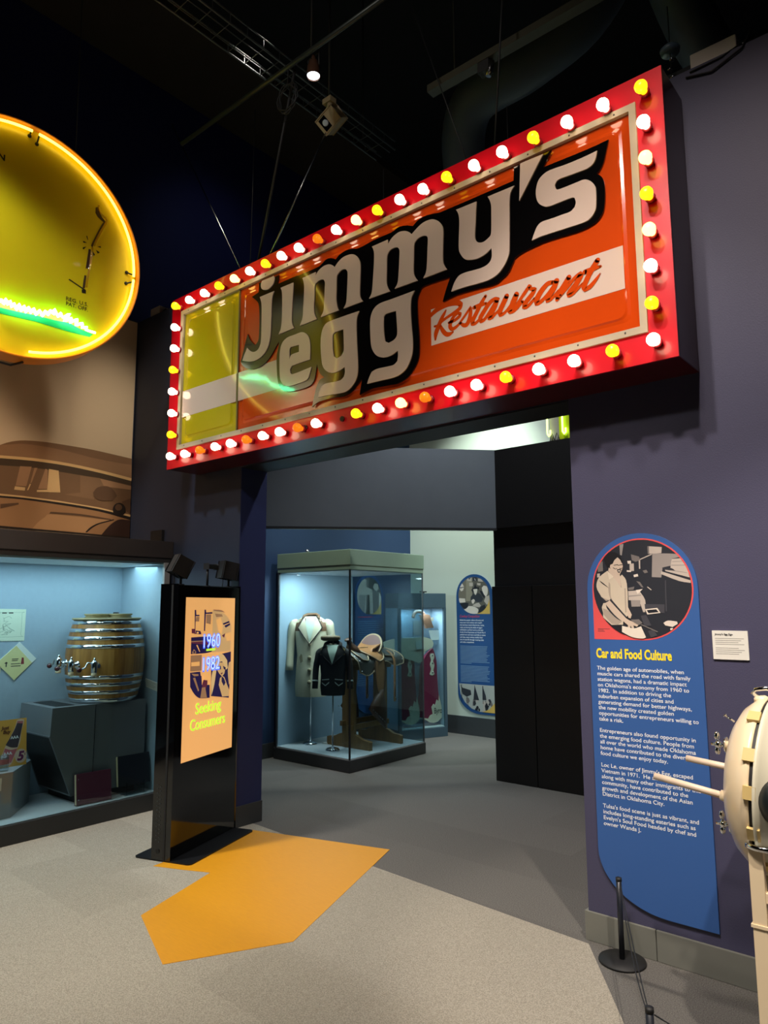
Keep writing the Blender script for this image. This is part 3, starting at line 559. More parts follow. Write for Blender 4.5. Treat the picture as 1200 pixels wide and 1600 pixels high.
(-1.3297,1.4927),(-1.3356,1.5074),(-1.3409,1.4921),(-1.3519,1.4963),(-1.349,1.5094),(-1.3707,1.5268),(-1.4147,1.5619),(-1.4521,1.6066)]),('d2',[(-1.4295,1.6391),(-1.3924,1.5943),(-1.3536,1.5502),(-1.3572,1.5431),
(-1.396,1.5854),(-1.4355,1.6302)]),('d2',[(-1.4761,1.6473),(-1.4535,1.6268),(-1.4321,1.6329),(-1.4538,1.6196),(-1.469,1.6161)]),('d1',[(-1.4864,1.7316),(-1.4657,1.7174),(-1.434,1.6895),(-1.4683,1.712)]),
('d2',[(-1.4553,1.6088),(-1.4148,1.5596),(-1.3753,1.5254),(-1.4108,1.5463),(-1.4484,1.5864)]),('skin',[(-1.3445,1.5972),(-1.3275,1.5599),(-1.3339,1.5415),(-1.3449,1.5458),(-1.3496,1.5686)]),('skin',[(-1.4016,1.8284),
(-1.3847,1.842),(-1.3694,1.8246),(-1.3605,1.8018),(-1.3642,1.7818),(-1.3784,1.7563),(-1.4001,1.7642),(-1.4224,1.7849),(-1.4279,1.8068)]),('hair',[(-1.4595,1.847),(-1.4518,1.8603),(-1.4253,1.8695),(-1.3951,1.8665),
(-1.3728,1.8496),(-1.3614,1.8198),(-1.3646,1.8109),(-1.3737,1.8316),(-1.3847,1.8429),(-1.4017,1.8274),(-1.4109,1.8107),(-1.4228,1.8066),(-1.4277,1.791),(-1.4415,1.7983),(-1.4535,1.8239)]),('d1',[(-1.4065,1.805),
(-1.3841,1.8068),(-1.3834,1.8036),(-1.4057,1.8014)]),('d1',[(-1.3773,1.8047),(-1.3612,1.8059),(-1.3604,1.8027),(-1.3766,1.8011)]),('d1',[(-1.4099,1.7925),(-1.3991,1.7858),(-1.3888,1.7881),(-1.3898,1.7854),
(-1.3992,1.7827),(-1.411,1.7894)]),('d1',[(-1.3781,1.789),(-1.3691,1.7856),(-1.362,1.7907),(-1.3626,1.7875),(-1.3692,1.7824),(-1.3783,1.7859)]),('d1',[(-1.3909,1.7819),(-1.3724,1.783),(-1.3691,1.7766),(-1.3794,1.7635),
(-1.3883,1.7692)]),('l2',[(-1.3875,1.7764),(-1.3727,1.7776),(-1.3767,1.7715),(-1.385,1.7718)]),('d1',[(-1.3852,1.8037),(-1.3765,1.8034),(-1.3766,1.8007),(-1.3854,1.801)]),('apron',[(-1.3785,1.506),(-1.3539,1.5006),
(-1.3184,1.4946),(-1.2848,1.5046),(-1.2635,1.4525),(-1.2813,1.4469),(-1.3295,1.4519),(-1.38,1.4761)]),('m1',[(-1.3342,1.5358),(-1.294,1.5383),(-1.2773,1.5211),(-1.2955,1.5101),(-1.3213,1.525)])],
'COOKC':[(-1.2687,1.6848),(-1.5228,1.6913),(-1.0359,1.6689),(-1.2559,1.9243),(-1.2726,1.4459)],
'COOKRED':[(-1.5227,1.673),(-1.5202,1.4457),(-1.264,1.4448)],
'FARC':[('tan',[(-5.2937,1.876),(-5.1342,1.9688),(-5.1411,1.6758),(-5.2108,1.6572),(-5.2973,1.7062)]),('tan2',[(-5.146,1.9547),(-5.0535,1.9808),(-5.0604,1.7036),(-5.0839,1.6753),(-5.1526,1.6759)]),
('l1',[(-5.1284,1.9686),(-5.0622,1.9763),(-5.0662,1.9308),(-5.1349,1.9399)]),('d1',[(-5.1141,1.9658),(-5.0766,1.9719),(-5.0943,1.9532)]),('d2',[(-5.0421,1.9805),(-4.9797,1.9834),(-4.981,1.9309),(-5.0433,1.9326)]),
('l1',[(-5.0226,1.9655),(-5.0113,1.9652),(-4.9977,1.9409),(-5.0092,1.9341)]),('l1',[(-4.9633,1.9638),(-4.9186,1.953),(-4.886,1.9189),(-4.9642,1.9257)]),('l1',[(-5.101,1.9101),(-5.0438,1.9134),(-5.045,1.8656),
(-5.0964,1.8668)]),('l1',[(-4.9816,1.9071),(-4.9256,1.9009),(-4.9319,1.8726),(-4.9767,1.8784)]),('l2',[(-5.2557,1.8655),(-5.2344,1.9038),(-5.2167,1.9106),(-5.1996,1.8933),(-5.1801,1.859),(-5.1956,1.8159),(-5.225,1.8019),
(-5.2477,1.8314)]),('d2',[(-5.2619,1.8511),(-5.2443,1.8531),(-5.183,1.8615),(-5.1802,1.8542),(-5.2416,1.841)]),('tan',[(-5.2812,1.7738),(-5.2481,1.812),(-5.2137,1.7873),(-5.1817,1.7915),(-5.1597,1.7431),(-5.1584,1.6759),
(-5.2685,1.6866),(-5.285,1.7351)]),('l2',[(-5.259,1.7155),(-5.1691,1.7096),(-5.1616,1.6616),(-5.2662,1.6552)]),('d1',[(-5.057,1.842),(-5.0284,1.8462),(-5.0099,1.9078),(-4.9994,1.8742),(-4.9831,1.85),(-4.9492,1.854),
(-4.9527,1.8303),(-4.9782,1.8213),(-5.046,1.8274)]),('l2',[(-5.0403,1.8273),(-4.9751,1.8308),(-4.9847,1.7882),(-5.0054,1.7505),(-5.0273,1.7794)]),('d1',[(-5.0687,1.8279),(-5.0403,1.8273),(-5.0274,1.7746),
(-5.058,1.799)]),('d2',[(-5.0832,1.7039),(-5.0768,1.7324),(-5.036,1.77),(-5.0082,1.7506),(-4.9681,1.7784),(-4.9239,1.7541),(-4.8919,1.7018),(-4.9207,1.6644),(-4.9878,1.6649),(-5.0155,1.6842),(-5.0839,1.6753)]),
('d1',[(-4.9447,1.8112),(-4.8949,1.7961),(-4.8629,1.7485),(-4.8751,1.7063),(-4.9128,1.7492)]),('l2',[(-4.9103,1.8437),(-4.8817,1.8714),(-4.8377,1.861),(-4.822,1.8277),(-4.8265,1.7667),(-4.8523,1.7295),(-4.8792,1.7581),
(-4.903,1.8057)]),('l1',[(-4.8579,1.7296),(-4.8023,1.7476),(-4.8046,1.6634),(-4.8386,1.6263),(-4.8815,1.6735)]),('d1',[(-5.2518,1.6478),(-5.1531,1.6567),(-5.1131,1.6469),(-5.1436,1.5706),(-5.1894,1.5803)]),
('l2',[(-5.0722,1.6847),(-5.0377,1.7034),(-5.0155,1.6842),(-5.0392,1.6416),(-5.0618,1.6465)]),('l1',[(-5.0567,1.6227),(-5.0052,1.6461),(-4.96,1.6553),(-4.9275,1.6173),(-4.9503,1.5986),(-5.0119,1.6036)]),
('d1',[(-4.9625,1.5609),(-4.9277,1.6079),(-4.8716,1.6311),(-4.8561,1.5936),(-4.9128,1.5421),(-4.9633,1.528)]),('l2',[(-5.2013,1.5683),(-5.1549,1.5802),(-5.1139,1.6135),(-5.0401,1.6084),(-4.9843,1.5845),(-4.9653,1.5609),
(-4.9861,1.5138),(-5.0653,1.5065),(-5.1389,1.5277)])],
'FARCIRC':[(-5.0365,1.751),(-5.2875,1.7545),(-5.0306,1.9873),(-5.0426,1.5089)],
'KIOSK':[('sky',[(0.1473,1.5923),(0.4023,1.5929),(0.4769,1.5797),(0.5541,1.5531),(0.6103,1.5129),(0.6359,1.4683),(0.6281,1.2846),(0.6336,0.977),(0.3741,0.9755),(0.3039,0.9837),(0.2343,1.0133),(0.1781,1.0711),
(0.152,1.1449)]),('tan',[(0.395,1.5921),(0.4769,1.5797),(0.5541,1.5531),(0.6103,1.5129),(0.6359,1.4683),(0.6313,1.2836),(0.3992,1.2877)]),('tan2',[(0.4024,1.591),(0.4997,1.5865),(0.5504,1.5679),(0.5074,1.5723),
(0.4096,1.581)]),('tan2',[(0.4243,1.561),(0.5081,1.5562),(0.5231,1.5398),(0.4392,1.537)]),('navy',[(0.5218,1.4894),(0.6038,1.506),(0.6197,1.4769),(0.5625,1.458)]),('sky',[(0.5365,1.4789),(0.608,1.4936),(0.6104,1.4894),
(0.5403,1.4728)]),('sky',[(0.4401,1.517),(0.4951,1.5321),(0.5263,1.4671),(0.5147,1.4111),(0.4715,1.4366)]),('maroon',[(0.5151,1.4031),(0.5571,1.4177),(0.5442,1.3859)]),('sky',[(0.5573,1.4136),(0.6294,1.4234),
(0.6319,1.366),(0.5812,1.3601)]),('navy',[(0.1831,1.5892),(0.1989,1.5891),(0.2037,1.5555),(0.2388,1.5551),(0.2393,1.5455),(0.1979,1.546),(0.1979,1.4226),(0.1916,1.4228)]),('navy',[(0.2954,1.5902),(0.3119,1.5902),
(0.3161,1.5698),(0.3896,1.5732),(0.3902,1.5613),(0.3133,1.5601),(0.3092,1.4418),(0.2961,1.4422)]),('tan2',[(0.2013,1.5422),(0.2395,1.5416),(0.2379,1.5091),(0.1966,1.5099)]),('tan2',[(0.3168,1.5562),(0.3768,1.5575),
(0.3734,1.4868),(0.3197,1.4958)]),('maroon',[(0.1553,1.4617),(0.1928,1.4606),(0.1942,1.4341),(0.264,1.4355),(0.2648,1.4201),(0.1569,1.4316)]),('navy',[(0.1997,1.449),(0.2572,1.4434),(0.2519,1.4206),(0.204,1.4261)]),
('sky',[(0.2128,1.4391),(0.2351,1.4384),(0.2356,1.4269),(0.2134,1.4277)]),('navy',[(0.1522,1.4036),(0.2915,1.4038),(0.3946,1.3958),(0.3961,1.2941),(0.3037,1.2879),(0.1549,1.2913)]),('maroon',[(0.1534,1.3792),
(0.3124,1.3759),(0.3931,1.3567),(0.3906,1.3373),(0.3007,1.3495),(0.1542,1.3642)]),('tan2',[(0.1534,1.3792),(0.3124,1.3767),(0.3127,1.3713),(0.1538,1.3724)]),('sky',[(0.211,1.3501),(0.2268,1.3493),(0.2578,1.3021),
(0.2502,1.3018)]),('tan2',[(0.1666,1.3037),(0.1872,1.325),(0.2133,1.3047),(0.2108,1.2916),(0.1703,1.2922)]),('navy',[(0.1788,1.3067),(0.1909,1.3135),(0.2039,1.3033),(0.1918,1.2965)]),('line',[(0.1536,1.2903),
(0.6359,1.2851),(0.6361,1.2807),(0.1538,1.2863)]),('tan2',[(0.1522,1.284),(0.2782,1.2799),(0.2804,1.1713),(0.1516,1.1764)]),('sky',[(0.1608,1.2369),(0.2548,1.2359),(0.2549,1.2075),(0.1621,1.2108)]),
('navy',[(0.1508,1.169),(0.2773,1.1678),(0.2883,1.076),(0.3802,1.0668),(0.3844,0.9781),(0.2672,0.9879),(0.2025,1.0251),(0.1569,1.0743)]),('sky',[(0.2645,1.1689),(0.3021,1.1886),(0.341,1.1932),(0.3761,1.1519),
(0.3841,1.1242),(0.2724,1.1379)]),('sky',[(0.3047,1.1351),(0.3508,1.1272),(0.3455,1.1008),(0.306,1.1084)]),('maroon',[(0.306,1.1084),(0.3521,1.1002),(0.3474,1.0624),(0.2991,0.988),(0.2856,1.0008),(0.2915,1.0756)]),
('tan2',[(0.2893,1.057),(0.328,1.0568),(0.3513,0.9819),(0.2736,0.9872)]),('tan2',[(0.1646,1.1623),(0.2463,1.1515),(0.2468,1.1402),(0.1966,1.1409)]),('tan2',[(0.1847,1.1308),(0.2095,1.1323),(0.2581,1.0414),
(0.2458,1.0353)]),('navy',[(0.3908,1.1933),(0.4792,1.2694),(0.634,1.2823),(0.6334,1.1626),(0.6208,0.9507),(0.3972,0.9881)]),('hair',[(0.4788,1.2774),(0.5354,1.266),(0.5873,1.2225),(0.597,1.1654),(0.5759,1.1551),
(0.5234,1.2189),(0.4748,1.2144),(0.4565,1.1647),(0.4341,1.0614),(0.4037,0.9912),(0.3969,1.0651),(0.4033,1.1419),(0.4532,1.2356)]),('tan',[(0.4818,1.2139),(0.5379,1.2099),(0.5682,1.1677),(0.5557,1.1288),(0.5283,1.1113),
(0.4923,1.1342),(0.4634,1.1642)]),('navy',[(0.4726,1.187),(0.5073,1.1883),(0.5119,1.1642),(0.4841,1.1625)]),('navy',[(0.5355,1.1862),(0.5716,1.1714),(0.5687,1.1556),(0.5472,1.1614)]),('maroon',[(0.5061,1.137),
(0.5376,1.1383),(0.5207,1.1239)]),('tan',[(0.5281,1.1153),(0.5568,1.1048),(0.5951,1.0454),(0.6258,1.0022),(0.6203,0.9628),(0.5347,0.9686),(0.489,1.0559),(0.5008,1.102)]),('navy',[(0.5212,1.112),(0.55,1.0975),
(0.5728,1.0635),(0.5525,1.0417),(0.5229,1.0762)]),('tan',[(0.6097,1.2048),(0.6349,1.2111),(0.6369,1.0815),(0.6168,1.0432),(0.5979,1.1453)])],
'KSCR':[(0.0903,1.6729),(0.6804,1.6748),(0.6716,0.5918),(0.0844,0.5923)],
'KT':[(0.2902,1.3451),(0.4803,1.3424),(0.2976,1.1955),(0.4768,1.1917),(0.3257,1.3061),(0.43,1.3128),(0.2341,0.886),(0.5166,0.8751),(0.1796,0.7877),(0.5733,0.7808),(0.2857,1.4359),(0.2933,1.2834),(0.2308,0.95),
(0.1768,0.8429)],
'GRASS':[(-0.1676,-0.5128),(-0.1577,-0.4824),(-0.1438,-0.5142),(-0.1334,-0.4882),(-0.1197,-0.5156),(-0.113,-0.4952),(-0.0952,-0.5215),(-0.0855,-0.4819),(-0.0711,-0.5185),(-0.0568,-0.4864),(-0.046,-0.5289),
(-0.0316,-0.4968),(-0.0126,-0.537),(0.0012,-0.491),(0.0164,-0.5372),(0.0348,-0.4944),(0.0457,-0.5375),(0.0643,-0.4945),(0.0792,-0.5319),(0.0982,-0.4933),(0.1135,-0.5355),(0.137,-0.4954),(0.1564,-0.5319),(0.1757,-0.4881),
(0.1945,-0.5109),(0.2099,-0.4728),(0.2333,-0.4943),(0.2355,-0.4553),(0.265,-0.5038),(0.2811,-0.4701),(0.2962,-0.4992),(0.344,-0.4576),(0.3067,-0.525),(0.3593,-0.4851),(0.3475,-0.5226),(0.4008,-0.4824),(0.3894,-0.5297),
(0.4391,-0.5004),(0.4363,-0.5356),(0.4732,-0.5199),(0.4649,-0.542),(0.5367,-0.5462)],
'GRASSP':[(-0.1659,-0.5394),(0.0036,-0.5319),(0.1299,-0.5211),(0.2614,-0.5193),(0.3606,-0.509),(0.4455,-0.5329),(0.5367,-0.5462),(0.514,-0.5724),(0.3642,-0.5758),(0.1325,-0.5673),(-0.1158,-0.578),(-0.1637,-0.5748)],
'CLUB':[[(0.5085,0.4558),(0.5238,0.4651),(0.5331,0.4386),(0.5588,0.3996),(0.5894,0.3735),(0.582,0.3594),(0.5549,0.3704),(0.5277,0.3867),(0.5081,0.4115)],[(0.5713,0.3605),(0.588,0.3685),(0.5491,0.2743),(0.5169,0.1849),
(0.4992,0.1237),(0.488,0.1411),(0.5107,0.2043),(0.5383,0.2809)],[(0.4717,0.1067),(0.4886,0.1088),(0.4867,0.0649),(0.4817,-0.0392),(0.458,-0.0558),(0.4654,0.03),(0.4705,0.0804)],[(0.4521,-0.1086),(0.4649,-0.1094),
(0.4597,-0.207),(0.4426,-0.2181),(0.4468,-0.153)],[(0.4379,-0.2249),(0.4681,-0.2228),(0.4695,-0.2489),(0.4393,-0.2509)],[(0.3377,-0.1827),(0.3442,-0.1752),(0.468,-0.2202),(0.4634,-0.2296)],[(0.4489,0.2017),
(0.4564,0.2047),(0.4646,0.1754),(0.4605,0.1738)],[(0.4269,0.1526),(0.4385,0.1544),(0.4567,0.148),(0.4306,0.1405)],[(0.4285,0.1021),(0.4532,0.118),(0.4368,0.0902),(0.4292,0.089)],[(0.537,0.149),(0.561,0.1626),
(0.5648,0.1498)],[(0.5264,0.1205),(0.5572,0.1103),(0.5422,0.0954)],[(0.5029,0.1007),(0.5222,0.0782),(0.5099,0.0654)]],
'CLUBTUBE':[[(0.5161,0.4618),(0.515,0.431),(0.5324,0.3996),(0.5816,0.3675),(0.549,0.277),(0.5118,0.1829),(0.4964,0.1281)],[(0.4845,0.1073),(0.483,0.0365),(0.4719,-0.0481),(0.4627,-0.1475),(0.4575,-0.2131)]],
'RINGGAP':[(0.039,0.8185),(0.8143,-0.0297),(0.0203,-0.8075),(0.1467,-0.811)],
'DTXT':[(0.3287,-0.3436),(0.4879,-0.3422),(0.3308,-0.382),(0.4896,-0.3764),(0.3277,-0.3245),(-0.1833,0.5253),(-0.1673,0.5331),(-0.1877,0.5713)]}
# ------------------------------------------------------------------ shared materials
M_NAVY = mat('navy_wall_paint', (68, 67, 94), 0.55, var=0.05, scale=2.5, bump=0.08, bscale=160)
M_PIER = mat('slate_wall_paint', (46, 53, 72), 0.6, var=0.05, scale=2.5, bump=0.06, bscale=160)
M_JAMB = mat('dark_blue_paint', (38, 48, 98), 0.6, var=0.05)
M_BLUE = mat('blue_wall_paint', (32, 56, 90), 0.6, var=0.05, scale=2)
M_MINT = mat('pale_wall_paint', (205, 214, 200), 0.65, var=0.03, scale=2)
M_BLACK = mat('black_paint', (20, 21, 24), 0.5, var=0.1)
M_BLACKP = mat('black_panel', (9, 9, 11), 0.5, var=0.12)
M_HEAD = mat('charcoal_fascia', (118, 128, 138), 0.45, var=0.08)
M_GLOSSBLK = mat('gloss_black', (6, 6, 8), 0.08, var=0.0, coat=0.5)
M_MATTBLK = mat('matt_black', (24, 24, 26), 0.6, var=0.1)
M_GREYMET = mat('grey_metal', (72, 75, 78), 0.4, 0.3, var=0.06)
M_BASEB = mat('grey_baseboard', (118, 119, 112), 0.5, var=0.05)
M_CHROME = mat('chrome', (225, 228, 232), 0.08, 1.0, var=0.0)
M_STEEL = mat('brushed_steel', (170, 172, 175), 0.25, 1.0, var=0.05)
M_CEIL = mat('black_ceiling', (16, 16, 17), 0.9, var=0.1)
M_DUCT = mat('dark_duct', (70, 80, 92), 0.55, 0.0, var=0.1)
M_WHITE = mat('white_card', (226, 224, 216), 0.7, var=0.03)
M_GREYTXT = mat('grey_print', (150, 148, 142), 0.8, var=0.0)
M_DKTXT = mat('dark_print', (50, 50, 54), 0.8, var=0.0)
M_WTXT = mat('white_print', (235, 238, 240), 0.7, var=0.0)
M_PANEL = mat('blue_panel_print', (50, 92, 158), 0.55, var=0.04, scale=3)
M_PANELF = mat('deep_blue_panel_print', (26, 74, 130), 0.55, var=0.04, scale=3)
M_GLASS = glass('case_glass')
M_GLASS2 = glass('tinted_case_glass', (215, 228, 232))
M_FABRIC = mat('pale_blue_case_fabric', (150, 172, 188), 0.9, var=0.06, scale=30, bump=0.15, bscale=300)
M_DECK = mat('grey_case_deck', (190, 195, 198), 0.8, var=0.06, scale=30)

SY = 3.162      # front of the marquee
WY = 3.462      # sign wall
WX = -5.98      # mural wall

# ------------------------------------------------------------------ the setting
g = G()
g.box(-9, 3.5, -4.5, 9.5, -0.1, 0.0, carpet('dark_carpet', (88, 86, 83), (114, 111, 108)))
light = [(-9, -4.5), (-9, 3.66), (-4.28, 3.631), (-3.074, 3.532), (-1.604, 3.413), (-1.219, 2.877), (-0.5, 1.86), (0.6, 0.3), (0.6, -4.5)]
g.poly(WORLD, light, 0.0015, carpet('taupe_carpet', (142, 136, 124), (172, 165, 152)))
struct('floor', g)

M_ORANGE = mat('orange_linoleum', (212, 145, 12), 0.5, var=0.09, scale=14, stretch=(1, 9, 1))
g = G(); g.prism(WORLD, [(-3.547, 2.217), (-3.001, 1.996), (-2.71, 2.525), (-3.189, 3.834), (-4.25, 3.52), (-4.14, 2.66), (-3.93, 2.745), (-3.77, 2.82)], 0.0, 0.003, M_ORANGE)
tag(obj('floor_inlay', g), 'orange angular inlay set in the taupe carpet beside the kiosk', 'floor inlay')

g = G(); g.box(-9, 3.5, -4.5, 9.5, 7.9, 8.0, M_CEIL)
struct('ceiling', g)
g = G(); g.box(WX - 0.15, WX, -4.5, WY, 0, 4.32, M_PIER); struct('wall_left', g)
g = G(); g.box(WX - 0.15, -4.37, WY, 3.72, 0, 4.31, M_PIER); g.box(-4.37, -4.366, WY + 0.002, 3.72, 0, 2.69, M_JAMB); struct('wall_front_left', g)
g = G(); g.box(-1.62, 3.4, WY, 3.75, 0, 4.262, M_NAVY); struct('wall_front_right', g)
g = G(); g.box(-4.37, -1.62, WY + 0.0, 3.72, 2.695, 4.262, M_PIER); g.box(-4.37, -1.62, 3.4625, 3.7195, 2.69, 2.695, M_BLACK); struct('wall_front_header', g)  # thin black sheet paints the shade on the header's underside
g = G(); g.box(-7.2, -7.05, -4.5, 9.3, 0, 7.82, mat('midnight_blue_paint', (20, 24, 78), 0.7, var=0.1, scale=1.2)); struct('wall_outer', g)
g = G(); g.box(-7.2, -6.0, -4.5, 9.3, 7.80, 7.9, mat('brown_beam', (58, 44, 30), 0.8, var=0.2, scale=2)); struct('trim_1', g)
g = G(); g.box(3.4, 3.5, -4.5, 9.3, 0, 7.8, M_BLACK); struct('wall_right', g)
g = G(); g.box(-9, 3.5, -4.5, -4.4, 0, 7.8, M_BLACK); struct('wall_rear', g)
# room beyond the doorway
g = G(); g.box(-6.2, -6.07, 3.72, 7.778, 0, 4.28, M_BLUE); struct('wall_back_left', g)
g = G(); g.box(-6.2, 2.0, 7.778, 7.93, 0, 4.28, M_MINT); struct('wall_back', g)
g = G()
g.box(-6.07, -6.055, 3.72, 7.778, 0, 0.155, M_GREYMET); struct('baseboard_back_left', g)
g = G(); g.box(-6.055, 2.0, 7.763, 7.778, 0, 0.225, M_GREYMET); struct('baseboard_back', g)
g = G()
g.box(-3.64, 0.6, 5.99, 6.12, 0, 3.125, M_BLACK)
g.box(-3.57, 0.6, 5.93, 5.99, 2.355, 3.125, M_BLACKP)
struct('wall_partition', g)
for x0, x1 in ((-3.637, -3.212), (-3.205, -2.4), (-2.393, -1.5)):
    g = G(); g.box(x0, x1, 5.93, 5.988, 0.0, 1.795, M_BLACKP, 0.003)
    i = (-3.637, -3.205, -2.393).index(x0)
    tag(obj('partition_panel', g), ['tall black board at the left end of the dark partition', 'black board right of the seam in the dark partition', 'black board of the partition hidden behind the doorway edge'][i], 'panel', 'boards of the dark partition')
# slanting fascia over the inner doorway
D0, D1 = V((-3.57, 5.95, 0)), V((-5.32, 4.07, 0))
fr = Frame(D1, D0 - D1); L = (D0 - D1).length
g = G(); g.fbox(fr, 0, L, 2.355, 3.13, -0.06, 0.0, M_HEAD); g.fbox(fr, 0, L, 2.335, 2.357, -0.062, 0.002, M_GREYMET); struct('trim_2', g)
# baseboard of the sign wall
g = G()
for x0, x1 in ((-1.622, -1.293), (-1.29, -0.2), (-0.197, 1.2)):
    g.box(x0, x1, WY - 0.014, WY, 0.0, 0.134, M_BASEB, 0.003)
g.box(-1.634, -1.62, WY - 0.014, 3.75, 0, 0.134, M_BASEB)
struct('baseboard_right', g)
g = G(); g.box(-5.2, -4.366, WY - 0.012, WY, 0, 0.15, M_GREYMET); g.box(-4.37, -4.354, WY - 0.012, 3.72, 0, 0.15, M_GREYMET); struct('baseboard_left', g)

# ------------------------------------------------------------------ marquee sign
sign = thing('marquee_sign', 'long red bulb-lit marquee sign with orange face and black-edged cream lettering over the doorway', 'sign', (-2.94, 3.31, 2.7))
X0, X1, Z0, Z1 = -4.935, -0.948, 2.70, 4.122
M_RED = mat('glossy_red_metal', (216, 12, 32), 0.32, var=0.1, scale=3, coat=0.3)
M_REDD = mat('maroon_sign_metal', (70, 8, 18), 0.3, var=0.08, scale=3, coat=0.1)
M_ACR = mat('orange_acrylic', (214, 74, 16), 0.12, var=0.04, coat=0.6)
M_YEL = mat('yellow_acrylic', (196, 180, 22), 0.12, var=0.05, coat=0.6)
M_CREAM = mat('cream_acrylic', (226, 202, 184), 0.14, var=0.02, coat=0.6)
M_BLKACR = mat('black_acrylic', (10, 9, 10), 0.08, var=0.0, coat=0.6)
M_TRIM = mat('aged_aluminium_trim', (186, 174, 148), 0.6, 0.0, var=0.12, scale=12)
g = G()
IX0, IX1, IZ0, IZ1 = -4.79, -1.078, 2.846, 3.985
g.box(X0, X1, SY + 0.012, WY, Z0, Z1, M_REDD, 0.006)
fs = Frame((0, SY, 0), (1, 0, 0), (0, 0, 1), (0, -1, 0))
g.prism(fs, [[(X0, Z0), (X1, Z0), (X1, Z1), (X0, Z1)], [(IX0, IZ0), (IX1, IZ0), (IX1, IZ1), (IX0, IZ1)]], -0.012, 0.0, M_RED)
obj('sign_box', g, parent=sign)
g = G(); w = 0.03
g.prism(fs, [[(IX0 - 0.004, IZ0 - 0.004), (IX1 + 0.004, IZ0 - 0.004), (IX1 + 0.004, IZ1 + 0.004), (IX0 - 0.004, IZ1 + 0.004)], [(IX0 + w, IZ0 + w), (IX1 - w, IZ0 + w), (IX1 - w, IZ1 - w), (IX0 + w, IZ1 - w)]], -0.02, 0.012, M_TRIM)
for i in range(16):
    x = IX0 + 0.1 + i * (IX1 - IX0 - 0.2) / 15
    for z in (IZ0 + w / 2, IZ1 - w / 2): g.ball((x, SY - 0.012, z), 0.005, M_GREYMET, seg=6)
obj('trim_frame', g, parent=sign)
DIV = -4.06


def pan(x0, x1, z0, z1, m, r=0.05):
    """vacuum-formed acrylic pan with a raised middle"""
    q = G()
    def rr(ins, rad):
        a, b, c, e = x0 + ins, x1 - ins, z0 + ins, z1 - ins; o = []
        for cx, cz, st in ((b - rad, e - rad, 0), (a + rad, e - rad, 90), (a + rad, c + rad, 180), (b - rad, c + rad, 270)):
            for k in range(7):
                t = math.radians(st + k * 15); o.append((cx + rad * math.cos(t), cz + rad * math.sin(t)))
        return o
    steps = [(0.0, 0.004, -0.010), (0.045, 0.03, -0.010), (0.06, 0.035, -0.006), (0.068, 0.04, 0.0)]
    rings = [[q.bm.verts.new(fs.p(p[0], p[1], d)) for p in rr(ins, rad)] for ins, rad, d in steps]
    for a, b in zip(rings[:-1], rings[1:]):
        for k in range(len(a)):
            f = q.bm.faces.new((a[k], a[(k + 1) % len(a)], b[(k + 1) % len(a)], b[k])); f.material_index = q.mi(m)
    f = q.bm.faces.new(rings[-1]); f.material_index = q.mi(m)
    return q


obj('yellow_panel', pan(IX0 + w, DIV - 0.006, IZ0 + w, IZ1 - w, M_YEL), parent=sign)
obj('orange_panel', pan(DIV + 0.006, IX1 - w, IZ0 + w, IZ1 - w, M_ACR), parent=sign)
g = G(); g.fbox(fs, DIV - 0.006, DIV + 0.006, IZ0 + w, IZ1 - w, -0.02, 0.001, mat('green_grey_divider', (120, 110, 60), 0.4)); obj('panel_divider', g, parent=sign)
BZ0, BZ1 = 3.0825, 3.2985
g = G(); g.fbox(fs, IX0 + w + 0.012, DIV - 0.012, BZ0 + 0.015, BZ1 + 0.012, -0.006, 0.0012, M_CREAM); obj('cream_band', g, parent=sign)
g = G(); g.fbox(fs, DIV + 0.012, -3.55, BZ0 + 0.015, BZ1 + 0.012, -0.006, 0.0012, M_CREAM); obj('cream_band', g, parent=sign)
g = G(); g.fbox(fs, -2.3, -1.172, BZ0, BZ1, -0.002, 0.0012, M_CREAM); obj('cream_band', g, parent=sign)
g = G(); bk = smooth(T['BACK'], 50, 3)
g.prism(fs, bk, 0.0013, 0.010, M_BLKACR); back = obj('lettering_backing', g, parent=sign)
for k in ('j', 'jdot', 'i', 'm', 'm2', 'y', 'apos', 's', 'e', 'g', 'g2'):
    g = G(); g.prism(fs, [smooth(l, 42, 4) for l in T['LET'][k]], 0.0105, 0.016, M_CREAM); obj('letter', g, parent=back)
g = G()
for i, st in enumerate(T['SCRIPT']): g.ribbon(fs, st, 0.0013 + 0.00015 * i, 0.0014 + 0.00015 * i, M_ACR)
obj('script_lettering', g, parent=sign)
for x in (-3.33, -2.995):
    g = G(); g.cyl((x, SY + 0.004, 2.775), (x, SY - 0.012, 2.775), 0.017, M_REDD); g.cyl((x, SY - 0.011, 2.775), (x, SY - 0.0135, 2.775), 0.010, M_MATTBLK)
    obj('empty_socket', g, parent=sign)
KINDS = {'W': glow('lit_white_bulb', (255, 224, 190), 7.0), 'A': glow('lit_amber_bulb', (255, 206, 100), 6.0), 'Y': glow('lit_yellow_bulb', (255, 200, 20), 2.0), 'O': glow('dim_orange_bulb', (255, 130, 20), 0.8)}
M_SOCK = mat('red_bulb_socket', (150, 16, 30), 0.4)
protos = {}
base = LOC[sign]
